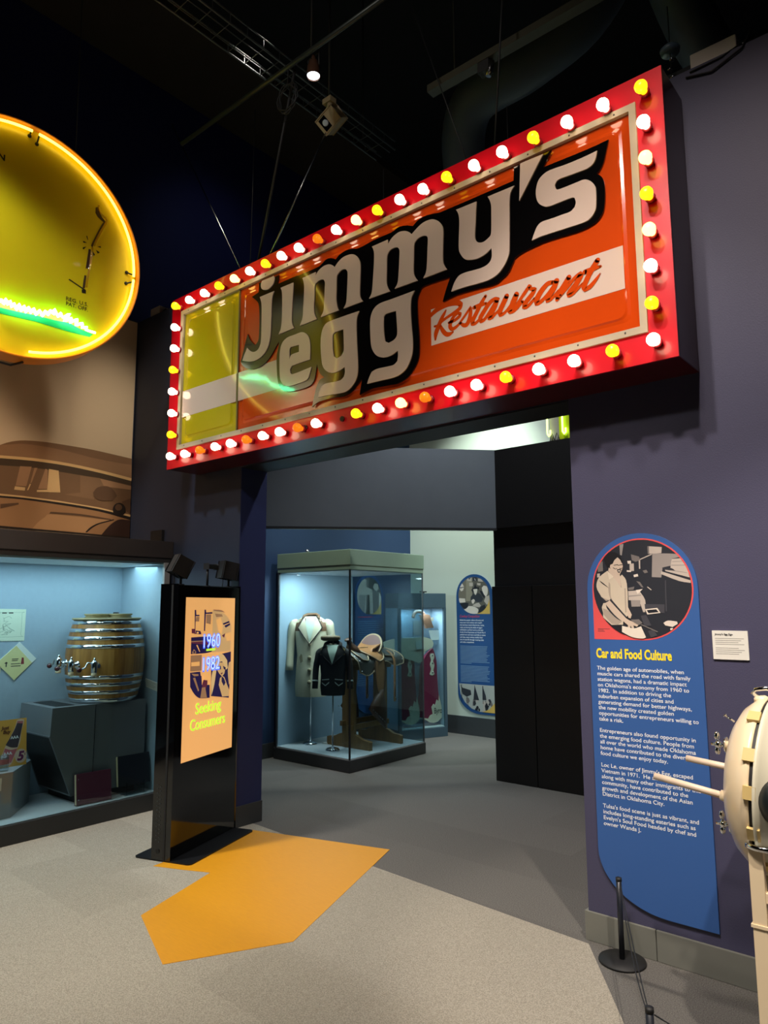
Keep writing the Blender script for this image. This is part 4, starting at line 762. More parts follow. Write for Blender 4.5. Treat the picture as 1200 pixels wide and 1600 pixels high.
for x, z, kd in T['BULBS']:
    off = V((x, SY, z)) - base
    if kd not in protos:
        b = G(); b.lathe([(0.0, 0.098), (0.012, 0.0965), (0.022, 0.091), (0.029, 0.080), (0.030, 0.068), (0.026, 0.054), (0.019, 0.041), (0.015, 0.032), (0.0145, 0.018)], base, (0, -1, 0), KINDS[kd], 20)
        bo = obj('bulb', b, parent=sign)
        q = G(); q.lathe([(0.019, 0.0), (0.019, 0.018), (0.024, 0.020), (0.024, 0.026), (0.0165, 0.027)], base, (0, -1, 0), M_SOCK, 20); obj('bulb_socket', q, parent=bo)
        bo.location = off; protos[kd] = bo
    else:
        copy_tree(protos[kd], off, sign)

# ------------------------------------------------------------------ round neon sign
dd = V((0.07, 0.9975, 0)).normalized(); dn = V((dd.y, -dd.x, 0))
disc = thing('round_neon_sign', 'big round yellow neon sign hanging at the left of the red marquee', 'neon sign', (-4.92, 1.95, 3.3))
fd = Frame((-4.92, 1.95, 4.175), dd, (0, 0, 1), dn)
R0 = 0.862
M_DYEL = mat('yellow_enamel', (232, 200, 20), 0.35, var=0.12, scale=2.2, coat=0.2)
M_DORG = mat('orange_enamel', (236, 140, 20), 0.4, var=0.12, scale=6)
g = G(); g.lathe([(R0, 0.0), (R0, -0.16)], fd.o, dn, M_DORG, 96, cap=False); g.lathe([(0.0, -0.16), (R0, -0.16)], fd.o, dn, M_BLACK, 96, cap=False)
g.lathe([(R0, 0.0), (R0 - 0.006, 0.003), (R0 - 0.012, -0.0), (R0 - 0.014, -0.045)], fd.o, dn, M_DORG, 96, cap=False)
obj('sign_can', g, parent=disc)
g = G(); g.lathe([(0, -0.045), (R0 - 0.013, -0.045)], fd.o, dn, M_DYEL, 96, cap=False); obj('sign_face', g, parent=disc)
def ring_arc(a0, a1, r, d, n=60): return [fd.p(r * math.cos(math.radians(a0 + (a1 - a0) * i / n)), r * math.sin(math.radians(a0 + (a1 - a0) * i / n)), d) for i in range(n + 1)]
N_Y = glow('yellow_neon', (255, 236, 90), 4.0)
for a0, a1 in ((-0.5, 85.8), (89, 262), (276, 357.5)):
    g = G(); g.tube(ring_arc(a0, a1, 0.815, -0.005), 0.0095, N_Y, 8); obj('neon_ring', g, parent=disc)
g = G(); g.tube([fd.p(a, b, -0.0) for a, b in smooth(T['GRASS'], 200, 3, False)], 0.0085, glow('green_neon', (120, 255, 180), 13), 8); obj('neon_grass', g, parent=disc)
g = G(); g.prism(fd, T['GRASSP'], -0.044, -0.043, mat('green_enamel', (30, 150, 96), 0.4, var=0.1)); obj('painted_grass', g, parent=disc)
g = G(); M_INK = mat('black_enamel_paint', (30, 22, 10), 0.5, var=0.0); M_BRN = mat('brown_enamel_paint', (70, 44, 24), 0.5)
for i, p in enumerate(T['CLUB']): g.prism(fd, p, -0.0445, -0.0435, M_BRN if i in (0, 1, 2, 3) else M_INK)
obj('painted_golf_club', g, parent=disc)
g = G()
for p in T['CLUBTUBE']: g.tube([fd.p(a, b, -0.008) for a, b in smooth(p, 200, 3, False)], 0.008, glass('unlit_neon_glass', (236, 220, 170)), 8)
obj('unlit_neon_tube', g, parent=disc)
g = G()
g.text('REG. U.S.', fd, 0.329, -0.344, 0.042, M_INK, -0.0445, width=0.16); g.text('PAT. OFF.', fd, 0.331, -0.382, 0.042, M_INK, -0.0445, width=0.16)
g.text('N', fd, -0.185, 0.528, 0.062, M_INK, -0.0445, bold=0.002)
obj('painted_lettering', g, parent=disc)
g = G()
for a in (-3.5, 0.5, 85.5, 89.4):
    t = math.radians(a); q = fd.p(0.815 * math.cos(t), 0.815 * math.sin(t), -0.012); e = fd.p(0.775 * math.cos(t), 0.775 * math.sin(t) + (0.018 if a in (0.5, 89.4) else -0.018), -0.043)
    g.tube([q, e], 0.006, M_MATTBLK, 8); g.ball(e, 0.014, M_MATTBLK, seg=10)
obj('electrode_cap', g, parent=disc)
g = G()
for sx in (-0.35, 0.35): g.tube([fd.p(sx, 0.79, -0.08), fd.p(sx * 0.9, 3.7, -0.08)], 0.004, M_MATTBLK, 6)
obj('hanging_cable', g, parent=disc)
g = G(); g.tube([fd.p(-0.16, -0.84, -0.09), fd.p(-0.12, -0.90, -0.09), fd.p(0.0, -0.905, -0.09), fd.p(0.08, -0.865, -0.09)], 0.008, M_MATTBLK, 8); obj('conduit_loop', g, parent=disc)

# ------------------------------------------------------------------ mural
fm = Frame((WX + 0.003, 0, 0), (0, 1, 0), (0, 0, 1), (1, 0, 0))
g = G(); MUC = dict(roof=(150, 110, 74), roofshade=(128, 92, 60), trim=(222, 180, 120), dark=(72, 54, 34), inner=(124, 92, 62), inner2=(138, 104, 72), seat=(168, 126, 88), pale=(220, 180, 122), darkish=(98, 70, 46), black=(36, 26, 18), body=(164, 120, 78), bodylight=(184, 138, 92), fender=(58, 36, 26))
g.fbox(fm, -0.6, 3.446, 2.0, 4.3, 0.0, 0.015, mat('sepia_sky_print', (208, 182, 146), 0.6, var=0.06, scale=1.2))
for i, (n, p) in enumerate(T['MURAL']): g.poly(fm, smooth(p, 40, 3) if n not in ('seat', 'pale') else p, 0.0155 + i * 0.0004, mat('sepia_print_' + n, MUC[n], 0.6, var=0.1, scale=4))
mural = obj('mural', g, fix=False); tag(mural, 'sepia wall mural of a vintage car roof above the barrel case', 'mural')

# ------------------------------------------------------------------ built-in display case on the left
case = thing('built_in_display_case', 'long lit wall display case holding a wooden barrel at the left', 'display case', (-5.6, 1.4, 0))
CX = -5.25; Y0 = -1.0; Y1 = 3.43
M_CASE = mat('dark_grey_case_metal', (56, 57, 58), 0.45, 0.1, var=0.08)
g = G(); g.box(-5.96, CX, Y0, Y1 - 0.06, 0.0, 0.132, M_CASE, 0.004); obj('plinth', g, parent=case)
g = G(); g.box(-5.96, CX, Y0, WY - 0.003, 2.02, 2.16, mat('dark_grey_case_fascia', (64, 60, 60), 0.45, 0.1, var=0.06), 0.004); g.box(-5.96, CX - 0.012, Y0, WY - 0.02, 1.98, 2.02, M_CASE); obj('fascia', g, parent=case)
g = G(); g.box(-5.95, CX - 0.02, Y0, 3.39, 0.132, 0.138, M_DECK); obj('deck', g, parent=case)
g = G(); g.box(-5.955, -5.935, Y0, 3.40, 0.132, 1.98, M_FABRIC); obj('back_panel', g, parent=case)
g = G(); g.box(-5.935, CX - 0.03, 3.39, 3.41, 0.132, 1.98, M_FABRIC); g.box(CX - 0.03, CX, 3.38, 3.43, 0.132, 1.98, mat('pale_trim_metal', (168, 170, 172), 0.4, 0.2)); obj('side_panel', g, parent=case)
g = G(); g.box(-5.93, CX - 0.03, Y0, 3.38, 1.965, 1.98, mat('white_light_diffuser', (215, 225, 230), 0.6)); obj('light_diffuser', g, parent=case)
g = G(); g.box(CX - 0.02, CX - 0.014, Y0, 3.38, 0.134, 1.98, M_GLASS); obj('glass_pane', g, parent=case)
area('case_lamp', (-5.55, 2.1, 1.955), (-5.62, 2.1, 0), 22, 2.6, 0.35, (0.70, 0.90, 1.0))
g = G(); g.box(-5.575, -5.40, WY - 0.03, WY, 2.175, 2.275, M_MATTBLK, 0.004); tag(obj('switch_box', g), 'small black box on the wall above the barrel case end', 'electrical box')


def prism_x(q, prof, x0, x1, m):
    """profile in y,z extruded along x"""
    q.prism(Frame((0, 0, 0), (0, 1, 0), (0, 0, 1), (1, 0, 0)), prof, x0, x1, m)


M_COOL = mat('slate_metal', (116, 120, 124), 0.4, 0.1, var=0.08)
cool = thing('cooler_cabinet', 'dark slate cooler cabinet with a slanted grille below the barrel', 'cabinet', (-5.7, 3.0, 0.139))
g = G(); prism_x(g, [(2.570, 0.864), (3.345, 0.858), (3.345, 0.20), (2.745, 0.20), (2.562, 0.655)], -5.93, -5.40, M_COOL)
g.box(-5.88, -5.45, 2.80, 3.30, 0.139, 0.205, M_MATTBLK)
obj('cabinet_body', g, parent=cool)
g = G(); fg = Frame((-5.665, 2.562, 0.655), (1, 0, 0), V((0, 2.745 - 2.562, 0.20 - 0.655)))
for i in range(30): g.fbox(fg, -0.235, 0.235, 0.012 + i * 0.0153, 0.018 + i * 0.0153, -0.002, 0.006, M_MATTBLK)
g.fbox(fg, -0.245, 0.245, 0.005, 0.475, -0.001, 0.0015, M_MATTBLK)
obj('grille', g, parent=cool)
g = G()
for a, b in (((-0.264, -0.248), (0.0, 0.485)), ((0.248, 0.264), (0.0, 0.485))): g.fbox(fg, a[0], a[1], b[0], b[1], -0.002, 0.012, M_COOL)
g.fbox(fg, -0.264, 0.264, -0.006, 0.006, -0.002, 0.012, M_COOL); g.fbox(fg, -0.264, 0.264, 0.475, 0.487, -0.002, 0.012, M_COOL)
obj('grille_frame', g, parent=cool)
g = G(); g.box(-5.86, -5.47, 2.63, 2.77, 0.862, 0.8655, M_MATTBLK); obj('drip_slot', g, parent=cool)
g = G(); g.box(-5.402, -5.397, 2.905, 2.911, 0.21, 0.858, M_STEEL); obj('seam_strip', g, parent=cool)

barrel = thing('wooden_barrel', 'golden wooden barrel with shiny steel hoops on the slate cabinet', 'barrel', (-5.625, 3.094, 0.8645))
bo_ = V((-5.625, 3.094, 0.8645)); H = 0.646
def brad(t): return 0.254 + 0.054 * (1 - (2 * t - 1) ** 2)
g = G(); NS = 22
tones = [wood('oak_stave_light', (164, 116, 54), (198, 150, 80)), wood('oak_stave', (140, 94, 40), (180, 130, 62)), wood('oak_stave_dark', (124, 80, 34), (162, 112, 52))]
for k in range(NS):
    a0, a1 = 2 * math.pi * k / NS, 2 * math.pi * (k + 0.985) / NS
    mm = g.mi(tones[random.randrange(3)]); prev = None
    for i in range(17):
        t = i / 16; r = brad(t)
        row = [g.bm.verts.new(bo_ + V((r * math.cos(a0 + (a1 - a0) * q / 3), r * math.sin(a0 + (a1 - a0) * q / 3), t * H))) for q in range(4)]
        if prev:
            for q in range(3): f = g.bm.faces.new((prev[q], prev[q + 1], row[q + 1], row[q])); f.material_index = mm; f.smooth = True
        prev = row
obj('staves', g, parent=barrel)
for t0, t1 in ((0.0, 0.05), (0.10, 0.145), (0.195, 0.24), (0.285, 0.33), (0.655, 0.70), (0.755, 0.80), (0.85, 0.895), (0.945, 1.0)):
    g = G(); g.lathe([(brad(t0) + 0.001, t0 * H), (brad(t0) + 0.004, t0 * H + 0.001), (brad((t0 + t1) / 2) + 0.0045, (t0 + t1) / 2 * H), (brad(t1) + 0.004, t1 * H - 0.001), (brad(t1) + 0.001, t1 * H)], bo_, (0, 0, 1), M_CHROME, 48, cap=False); obj('hoop', g, parent=barrel)
M_TAN = mat('tan_lid', (150, 140, 104), 0.6, var=0.1)
g = G(); g.lathe([(0.0, H), (0.268, H), (0.271, H + 0.006), (0.268, H + 0.014), (0.0, H + 0.014)], bo_, (0, 0, 1), M_TAN, 40); obj('lid', g, parent=barrel)
for a in (0.7, 2.8, 4.9):
    g = G(); c = bo_ + V((0.11 * math.cos(a), 0.11 * math.sin(a), H + 0.014)); g.lathe([(0.085, 0), (0.09, 0.008), (0.078, 0.014), (0.09, 0.022), (0.094, 0.034), (0.0, 0.034)], c, (0, 0, 1), M_TAN, 28); obj('lid_cap', g, parent=barrel)
g = G(); c = bo_ + V((0, 0, H + 0.014)); g.tube([c + V((-0.03, 0.06, 0)), c + V((-0.02, 0.07, 0.04)), c + V((0.03, 0.08, 0.04)), c + V((0.04, 0.08, 0.0))], 0.008, M_MATTBLK, 8); obj('lid_handle', g, parent=barrel)
for k, (ang, zz) in enumerate(((-1.78, 0.305), (-1.25, 0.295), (-0.72, 0.29))):
    dr = V((math.cos(ang), math.sin(ang), 0)); sd = V((-dr.y, dr.x, 0)); o = bo_ + dr * 0.302 + V((0, 0, zz))
    g = G(); g.lathe([(0.034, 0), (0.034, 0.008), (0.02, 0.014), (0.02, 0.05)], o, dr, M_CHROME, 20); p = o + dr * 0.06
    g.lathe([(0.017, -0.05), (0.023, -0.045), (0.025, 0.03), (0.018, 0.042), (0.008, 0.05), (0.01, 0.056), (0.006, 0.066), (0.0, 0.068)], p, (0, 0, 1), M_CHROME, 20); tp = obj('tap', g, parent=barrel)
    g = G(); g.lathe([(0.02, 0), (0.022, -0.026), (0.018, -0.03), (0.0, -0.03)], p + V((0, 0, -0.046)), (0, 0, 1), mat('cream_plastic', (225, 205, 170), 0.4), 16); obj('nozzle', g, parent=tp)
    g = G(); h0 = p + V((0, 0, 0.025)); hd = (dr * 0.4 - sd * 0.9).normalized(); g.tube([h0 + hd * 0.02, h0 + hd * 0.05 + V((0, 0, 0.004)), h0 + hd * 0.065 - V((0, 0, 0.03)), h0 + hd * 0.095 - V((0, 0, 0.045))], 0.007, M_CHROME, 8); obj('lever', g, parent=tp)
    g = G(); g.ball(h0 + hd * 0.108 - V((0, 0, 0.047)), 0.020, mat('maroon_knob', (70, 18, 26), 0.2, coat=0.4), seg=14); obj('lever_knob', g, parent=tp)

fbk = Frame((-5.935, 0, 0), (0, 1, 0), (0, 0, 1), (1, 0, 0))
pap = thing('map_placemat', 'pale green paper map with a scalloped bottom edge on the case back', 'placemat', (-5.933, 2.45, 1.35))
g = G(); sc = [(2.10, 1.608), (2.563, 1.598), (2.562, 1.356)]
n = 26
for i in range(n * 2 + 1): sc.append((2.562 - (0.462 * i / (2 * n)), 1.352 - (0.006 if i % 2 else 0) + 0.006 * i / (2 * n)))
g.prism(fbk, sc, 0.001, 0.004, mat('pale_green_paper', (206, 222, 200), 0.8, var=0.03)); obj('paper', g, parent=pap)
g = G(); random.seed(9); M_MAPI = mat('faded_green_ink', (140, 160, 144), 0.8)
for k in range(18):
    x = 2.2 + random.random() * 0.27; z = 1.42 + random.random() * 0.11; pts = []
    for i in range(7): pts.append((x, z, 0.0025)); x = min(2.5, max(2.15, x + random.uniform(-0.05, 0.05))); z = min(1.54, max(1.40, z + random.uniform(-0.03, 0.03)))
    g.ribbon(fbk, pts, 0.004, 0.0043, M_MAPI)
g.ribbon(fbk, [(2.12, 1.385, 0.002), (2.52, 1.383, 0.002), (2.532, 1.40, 0.002), (2.532, 1.56, 0.002), (2.52, 1.573, 0.002), (2.12, 1.577, 0.002)], 0.004, 0.0043, M_MAPI)
for i in range(3): g.fbox(fbk, 2.33 + i * 0.05, 2.365 + i * 0.05, 1.5655, 1.5735, 0.004, 0.0045, M_DKTXT)
obj('printed_map', g, parent=pap)
nap = thing('paper_napkin', 'yellowed folded napkin pinned as a diamond beside the barrel', 'napkin', (-5.93, 2.52, 1.04))
g = G(); g.prism(fbk, [(2.528, 1.34), (2.667, 1.202), (2.502, 1.042), (2.36, 1.185)], 0.001, 0.005, mat('white_napkin', (206, 218, 214), 0.9)); obj('napkin_back', g, parent=nap)
g = G(); g.prism(fbk, [(2.502, 1.312), (2.632, 1.172), (2.502, 1.044), (2.362, 1.185)], 0.005, 0.008, mat('yellowed_napkin', (206, 206, 150), 0.9, var=0.06)); obj('napkin_front', g, parent=nap)
g = G(); random.seed(2)
for k, (x, z, ww) in enumerate(((2.475, 1.205, 0.05), (2.475, 1.193, 0.045), (2.47, 1.168, 0.07), (2.47, 1.150, 0.075))): g.fbox(fbk, x, x + ww, z, z + 0.006, 0.008, 0.0085, M_DKTXT)
g.fbox(fbk, 2.43, 2.438, 1.15, 1.185, 0.008, 0.0085, M_DKTXT); g.prism(fbk, [(2.418, 1.178), (2.434, 1.19), (2.446, 1.18), (2.436, 1.174)], 0.008, 0.0085, M_DKTXT); g.prism(fbk, [(2.545, 1.165), (2.57, 1.165), (2.565, 1.215), (2.55, 1.218)], 0.008, 0.0085, mat('red_ink', (120, 40, 50), 0.8))
obj('napkin_print', g, parent=nap)
g = G(); g.fbox(fbk, 2.20, 2.395, 1.105, 1.185, 0.001, 0.006, mat('cream_card', (210, 206, 176), 0.8)); g.fbox(fbk, 2.25, 2.38, 1.16, 1.165, 0.006, 0.0063, M_DKTXT); tag(obj('label_card', g), 'small cream card beside the napkin at the photo\'s left edge', 'label card')
rc = Frame((-5.36, 3.386, 0.965), V((1, 0, -0.16)), V((0.12, -0.22, 1)))
g = G(); g.fbox(rc, -0.11, 0.07, -0.035, 0.04, 0.002, 0.007, M_WHITE)
for i in range(4): g.fbox(rc, -0.095, 0.04 - 0.02 * (i % 2), 0.022 - i * 0.013, 0.025 - i * 0.013, 0.007, 0.0074, M_GREYTXT)
tag(obj('label_card', g), 'white label card on the case side wall right of the barrel', 'label card')

ped = thing('display_pedestal', 'grey angular pedestal carrying the soda poster and mug', 'pedestal', (-5.6, 2.25, 0.139))
g = G(); g.prism(WORLD, [(-5.42, 1.6), (-5.42, 2.32), (-5.735, 2.585), (-5.92, 2.585), (-5.92, 1.6)], 0.139, 0.45, mat('grey_pedestal_paint', (140, 146, 150), 0.6, var=0.05)); obj('pedestal_body', g, parent=ped)
g = G(); g.box(-5.42, -5.414, 2.1, 2.245, 0.335, 0.42, M_WHITE); g.box(-5.4142, -5.4136, 2.13, 2.21, 0.385, 0.389, M_DKTXT); tag(obj('label_card', g), 'white label card on the front of the grey pedestal', 'label card')
post = thing('soda_poster', 'orange soda bottle poster with a purple 5 on the grey pedestal', 'poster', (-5.6, 2.37, 0.45))
fp = Frame((-5.60, 2.283, 0.452), (0.0, 1, 0), V((-0.12, 0, 1)), None)
PS = 0.34 / 172.0
def pp(l): return [(x * 0.00047, (865 - y) * 0.00049) for x, y in l]
g = G(); g.fbox(fp, 0, 0.207, 0, 0.335, -0.012, 0.0, mat('orange_poster', (226, 168, 70), 0.6, var=0.06)); obj('poster_board', g, parent=post)
g = G()
def shp(l, d, m): g.prism(fp, smooth([((x - 25) * 0.000497, (865 - y) * 0.00049) for x, y in l], 45, 3), d, d + 0.0006, m)
shp([(300, 200), (350, 190), (405, 205), (395, 270), (370, 350), (360, 430), (350, 520), (300, 640), (240, 800), (200, 850), (40, 850), (35, 780), (90, 680), (140, 560), (200, 440), (265, 320)], 0.0, mat('cream_poster_ink', (226, 196, 170), 0.7))
shp([(310, 215), (390, 225), (370, 330), (350, 430), (330, 520), (310, 600), (220, 590), (140, 545), (210, 430), (270, 320)], 0.0006, mat('dark_cola_ink', (70, 58, 66), 0.7))
shp([(305, 215), (390, 222), (384, 258), (300, 245)], 0.0012, mat('pink_ink', (190, 110, 110), 0.7))
shp([(130, 590), (220, 625), (305, 615), (260, 720), (220, 810), (60, 800), (100, 690)], 0.0012, mat('pink_label_ink', (196, 98, 108), 0.7))
g.prism(fp, [(0.166 + 0.043 * math.cos(k * 0.3), 0.066 + 0.05 * math.sin(k * 0.3)) for k in range(21)], 0.0006, 0.0012, mat('cream_poster_ink', (226, 196, 170)))
obj('bottle_picture', g, parent=post)
g = G(); M_PUR = mat('purple_ink', (110, 34, 84), 0.7)
g.text('5', fp, 0.166, 0.036, 0.088, M_PUR, 0.0014, bold=0.004, align='CENTER', shear=0.2); g.text('¢', fp, 0.19, 0.07, 0.03, M_PUR, 0.0014)
g.text('Just', fp, 0.027, 0.268, 0.034, mat('brown_ink', (96, 50, 24), 0.7), 0.0012, bold=0.001, shear=0.2); g.text('Buy', fp, 0.037, 0.238, 0.034, mat('brown_ink', (96, 50, 24)), 0.0012, bold=0.001, shear=0.2)
g.text('AAA', fp, 0.092, 0.195, 0.028, M_WTXT, 0.002, bold=0.001); g.text('AAA', fp, 0.042, 0.085, 0.03, M_WTXT, 0.002, bold=0.001)
obj('poster_lettering', g, parent=post)
mug = thing('glass_mug', 'small clear glass mug with red print before the soda poster', 'mug', (-5.50, 2.285, 0.45))
g = G(); g.lathe([(0.0, 0.001), (0.034, 0.001), (0.036, 0.02), (0.033, 0.11), (0.030, 0.11), (0.031, 0.02), (0.0, 0.016)], (-5.50, 2.285, 0.45), (0, 0, 1), glass('mug_glass', (222, 232, 234)), 24); obj('mug_body', g, parent=mug)
g = G(); g.tube([(-5.50, 2.252, 0.54), (-5.50, 2.215, 0.535), (-5.50, 2.212, 0.48), (-5.50, 2.25, 0.47)], 0.006, glass('mug_glass'), 8); obj('mug_handle', g, parent=mug)
g = G(); g.lathe([(0.0365, 0.05), (0.0355, 0.085)], (-5.50, 2.285, 0.45), (0, 0, 1), mat('red_glass_print', (150, 40, 48), 0.4), 24, cap=False); obj('mug_print', g, parent=mug)

def album(name, label, o, u, wdt, hgt, cov, page, cat, rivets):
    u = V(u).normalized(); n = V((u.y, -u.x, 0)); up = (V((0, 0, 1)) - n * 0.15).normalized()
    f = Frame(o, u, up); t = thing(name, label, cat, o)
    q = G(); q.fbox(f, 0.006, wdt, 0.003, hgt, -0.006, 0, cov, 0.002); obj('front_cover', q, parent=t)
    q = G(); q.fbox(f, 0.0, wdt - 0.004, 0.003, hgt - 0.001, -0.03, -0.025, cov, 0.001); obj('back_cover', q, parent=t)
    q = G(); q.fbox(f, 0.002, wdt - 0.006, 0.006, hgt - 0.004, -0.0248, -0.0062, page); obj('pages', q, parent=t)
    if rivets:
        q = G()
        for z in (0.04, hgt - 0.04): q.ball(f.p(0.02, z, 0.0), 0.005, M_CHROME, seg=8)
        obj('binding_post', q, parent=t)
    return t, f
M_PAGE = mat('cream_pages', (214, 200, 160), 0.8)
album('photo_album', 'maroon album propped on the case floor before the slate cabinet', (-5.322, 2.75, 0.142), (0.06, 1, 0), 0.275, 0.225, mat('maroon_cloth', (96, 34, 58), 0.6, var=0.08, scale=40), M_PAGE, 'album', True)
alb2, f2 = album('scrapbook', 'black leather scrapbook propped on a clear stand in the case corner', (-5.345, 3.095, 0.205), (0.05, 1, 0), 0.275, 0.235, mat('black_leather', (22, 24, 30), 0.35, var=0.1, bump=0.1), M_PAGE, 'album', False)
g = G(); g.fbox(f2, 0.09, 0.19, 0.128, 0.131, 0.0, 0.0006, mat('dark_emboss', (44, 46, 54), 0.4)); g.fbox(f2, 0.1, 0.18, 0.118, 0.12, 0.0, 0.0006, mat('dark_emboss', (44, 46, 54))); obj('embossed_title', g, parent=alb2)
st_ = thing('acrylic_stand', 'clear acrylic stand holding up the black scrapbook', 'stand', (-5.35, 3.21, 0.139))
AC = glass('clear_acrylic', (226, 236, 240))
for y in (3.16, 3.31):
    g = G(); prism_x(g, [(y - 0.002, 0.139), (y + 0.002, 0.139), (y + 0.002, 0.235), (y - 0.002, 0.235)], -5.325, -5.32, AC); g.box(-5.38, -5.322, y - 0.002, y + 0.002, 0.190, 0.2035, AC); g.box(-5.335, -5.32, y - 0.002, y + 0.002, 0.2, 0.235, AC); obj('stand_leg', g, parent=st_)
g = G(); g.box(-5.39, -5.31, 3.14, 3.33, 0.139, 0.143, AC); obj('stand_base', g, parent=st_)

# ------------------------------------------------------------------ kiosk
ku = V((-0.32, 0.947, 0)).normalized(); kn = V((ku.y, -ku.x, 0))
fk = Frame((-4.11, 2.754, 0), ku, (0, 0, 1), kn)
kio = thing('touch_screen_kiosk', 'glossy black free-standing kiosk with a lit orange screen', 'kiosk', fk.p(0.38, 0, -0.06))
g = G(); g.fbox(fk, 0, 0.742, 0.012, 1.757, -0.135, 0.0, M_GLOSSBLK, 0.006); g.fbox(fk, -0.003, 0.0, 0.012, 1.757, -0.05, -0.035, M_MATTBLK); obj('kiosk_body', g, parent=kio)
g = G()
bp = []
for cx, cy, st in ((0.72, 0.13, 0), (0.03, 0.13, 90), (0.03, -0.25, 180), (0.72, -0.25, 270)):
    for k in range(6):
        t = math.radians(st + k * 18); bp.append((cx + 0.03 * math.cos(t), cy + 0.03 * math.sin(t)))
g.prism(Frame(fk.o, ku, kn, (0, 0, 1)), bp, 0.003, 0.011, mat('black_steel_plate', (30, 32, 36), 0.4, 0.4, var=0.1)); obj('base_plate', g, parent=kio)
g = G()
for i in range(14):
    for j in range(2): q = fk.p(-0.0005, 0.12 + i * 0.026 + 0.012 * j, -0.083 - 0.022 * j); g.cyl(q, q - ku * 0.0035, 0.0032, M_GREYMET, 8)
q = fk.p(-0.0005, 0.062, -0.09); g.cyl(q, q - ku * 0.003, 0.014, mat('lock_black', (4, 4, 4), 0.3), 16); obj('speaker_holes', g, parent=kio)
x0, x1, z0, z1 = 0.087, 0.677, 0.592, 1.674
def scr(n, c, s=0.95): return glow('screen_' + n, c, s)
g = G(); g.fbox(fk, x0, x1, z0, z1, -0.002, 0.0012, scr('orange', (224, 166, 100), 0.88)); screen = obj('screen', g, parent=kio)
KC = dict(sky=(222, 164, 96), tan=(186, 150, 100), tan2=(140, 104, 74), navy=(32, 22, 62), maroon=(86, 36, 52), line=(224, 166, 98), hair=(196, 164, 112))
g = G()
base_c = T['KIOSK'][0][1]
for i, (n, p) in enumerate(T['KIOSK']): g.poly(fk, smooth(p, 30, 3) if i else smooth(p, 50, 4), 0.0016 + i * 0.00008, scr(n, KC[n], 0.9))
obj('screen_photo_collage', g, parent=screen, fix=False)
g = G(); sb = scr('blue', (70, 100, 240), 1.4); sw = scr('pale_blue', (170, 196, 255), 1.3); sg_ = scr('lime', (176, 226, 60), 1.1)
for s_, z, h in (('1960', 1.327, 0.13), ('1982', 1.168, 0.13)):
    g.text(s_, fk, 0.288, z, h, sb, 0.0062, width=0.205, bold=0.006); g.text(s_, fk, 0.291, z + 0.002, h, sw, 0.0072, width=0.197, bold=0.0)
obj('screen_years', g, parent=screen)
g = G(); g.fbox(fk, 0.326, 0.432, 1.303, 1.318, 0.0055, 0.0065, sg_); obj('screen_dash', g, parent=screen)
g = G(); g.text('Seeking', fk, 0.376, 0.885, 0.105, sg_, 0.004, width=0.30, bold=0.001, align='CENTER'); g.text('Consumers', fk, 0.376, 0.782, 0.105, sg_, 0.004, width=0.41, bold=0.001, align='CENTER')
obj('screen_caption', g, parent=screen)
for ua, ang, tl in ((0.115, -0.55, 0.5), (0.69, -0.35, 0.18)):
    c = fk.p(ua, 1.88, -0.07); a = V((math.cos(ang), math.sin(ang), 0)); dr_ = (ku * 0.85 + kn * 0.5); dr_.normalize(); dr_ = (dr_ - V((0, 0, tl))).normalized(); sd = V((0, 0, 1)).cross(dr_).normalized(); up = dr_.cross(sd)
    f = Frame(c, sd, up, dr_); q = G(); q.fbox(f, -0.052, 0.052, -0.058, 0.058, -0.065, 0.05, M_MATTBLK, 0.008); q.fbox(f, -0.048, 0.048, -0.054, 0.054, 0.048, 0.054, mat('speaker_cloth', (10, 10, 11), 0.9)); sp = obj('speaker', q, parent=kio)
    q = G(); b0 = fk.p(ua, 1.757, -0.07); q.tube([b0, b0 + V((0, 0, 0.05)), c - up * 0.05], 0.009, M_MATTBLK, 8); q.cyl(b0, b0 + V((0, 0, 0.008)), 0.026, M_MATTBLK); q.tube([fk.p(ua - 0.05, 1.757, -0.09), fk.p(ua - 0.03, 1.80, -0.1), c - dr_ * 0.06], 0.003, M_MATTBLK, 6); obj('speaker_bracket', q, parent=sp)
q = G(); c = fk.p(0.42, 1.757, -0.07); q.cyl(c, c + V((0, 0, 0.14)), 0.009, M_MATTBLK); q.cyl(c, c + V((0, 0, 0.006)), 0.022, M_MATTBLK); obj('camera_mast', q, parent=kio)
q = G(); q.fbox(fk, 0.40, 0.52, 1.885, 1.918, -0.085, -0.048, M_MATTBLK, 0.006); obj('camera_bar', q, parent=kio)
# ------------------------------------------------------------------ stanchions
def stanchion(x, y, label, h):
    t = thing('rope_stanchion', label, 'stanchion', (x, y, 0), 'low black stanchions before the wall')
    q = G(); q.lathe([(0.0, 0.002), (0.103, 0.002), (0.105, 0.006), (0.103, 0.011), (0.02, 0.015), (0.0, 0.015)], (x, y, 0), (0, 0, 1), M_MATTBLK, 40); obj('base', q, parent=t)
    q = G(); q.cyl((x, y, 0.013), (x, y, h), 0.0125, mat('black_powder_coat', (28, 32, 42), 0.4, var=0.08)); q.lathe([(0.0135, h - 0.012), (0.0135, h + 0.002), (0, h + 0.003)], (x, y, 0), (0, 0, 1), M_MATTBLK, 20); obj('post', q, parent=t)
    return t
stanchion(-1.412, 3.345, 'low black stanchion standing complete with its round base before the tall blue panel', 0.36)
stanchion(-0.918, 2.364, 'low black stanchion cut off at the bottom edge of the photo', 0.36)
M_CORD = mat('black_cord', (26, 27, 30), 0.6)
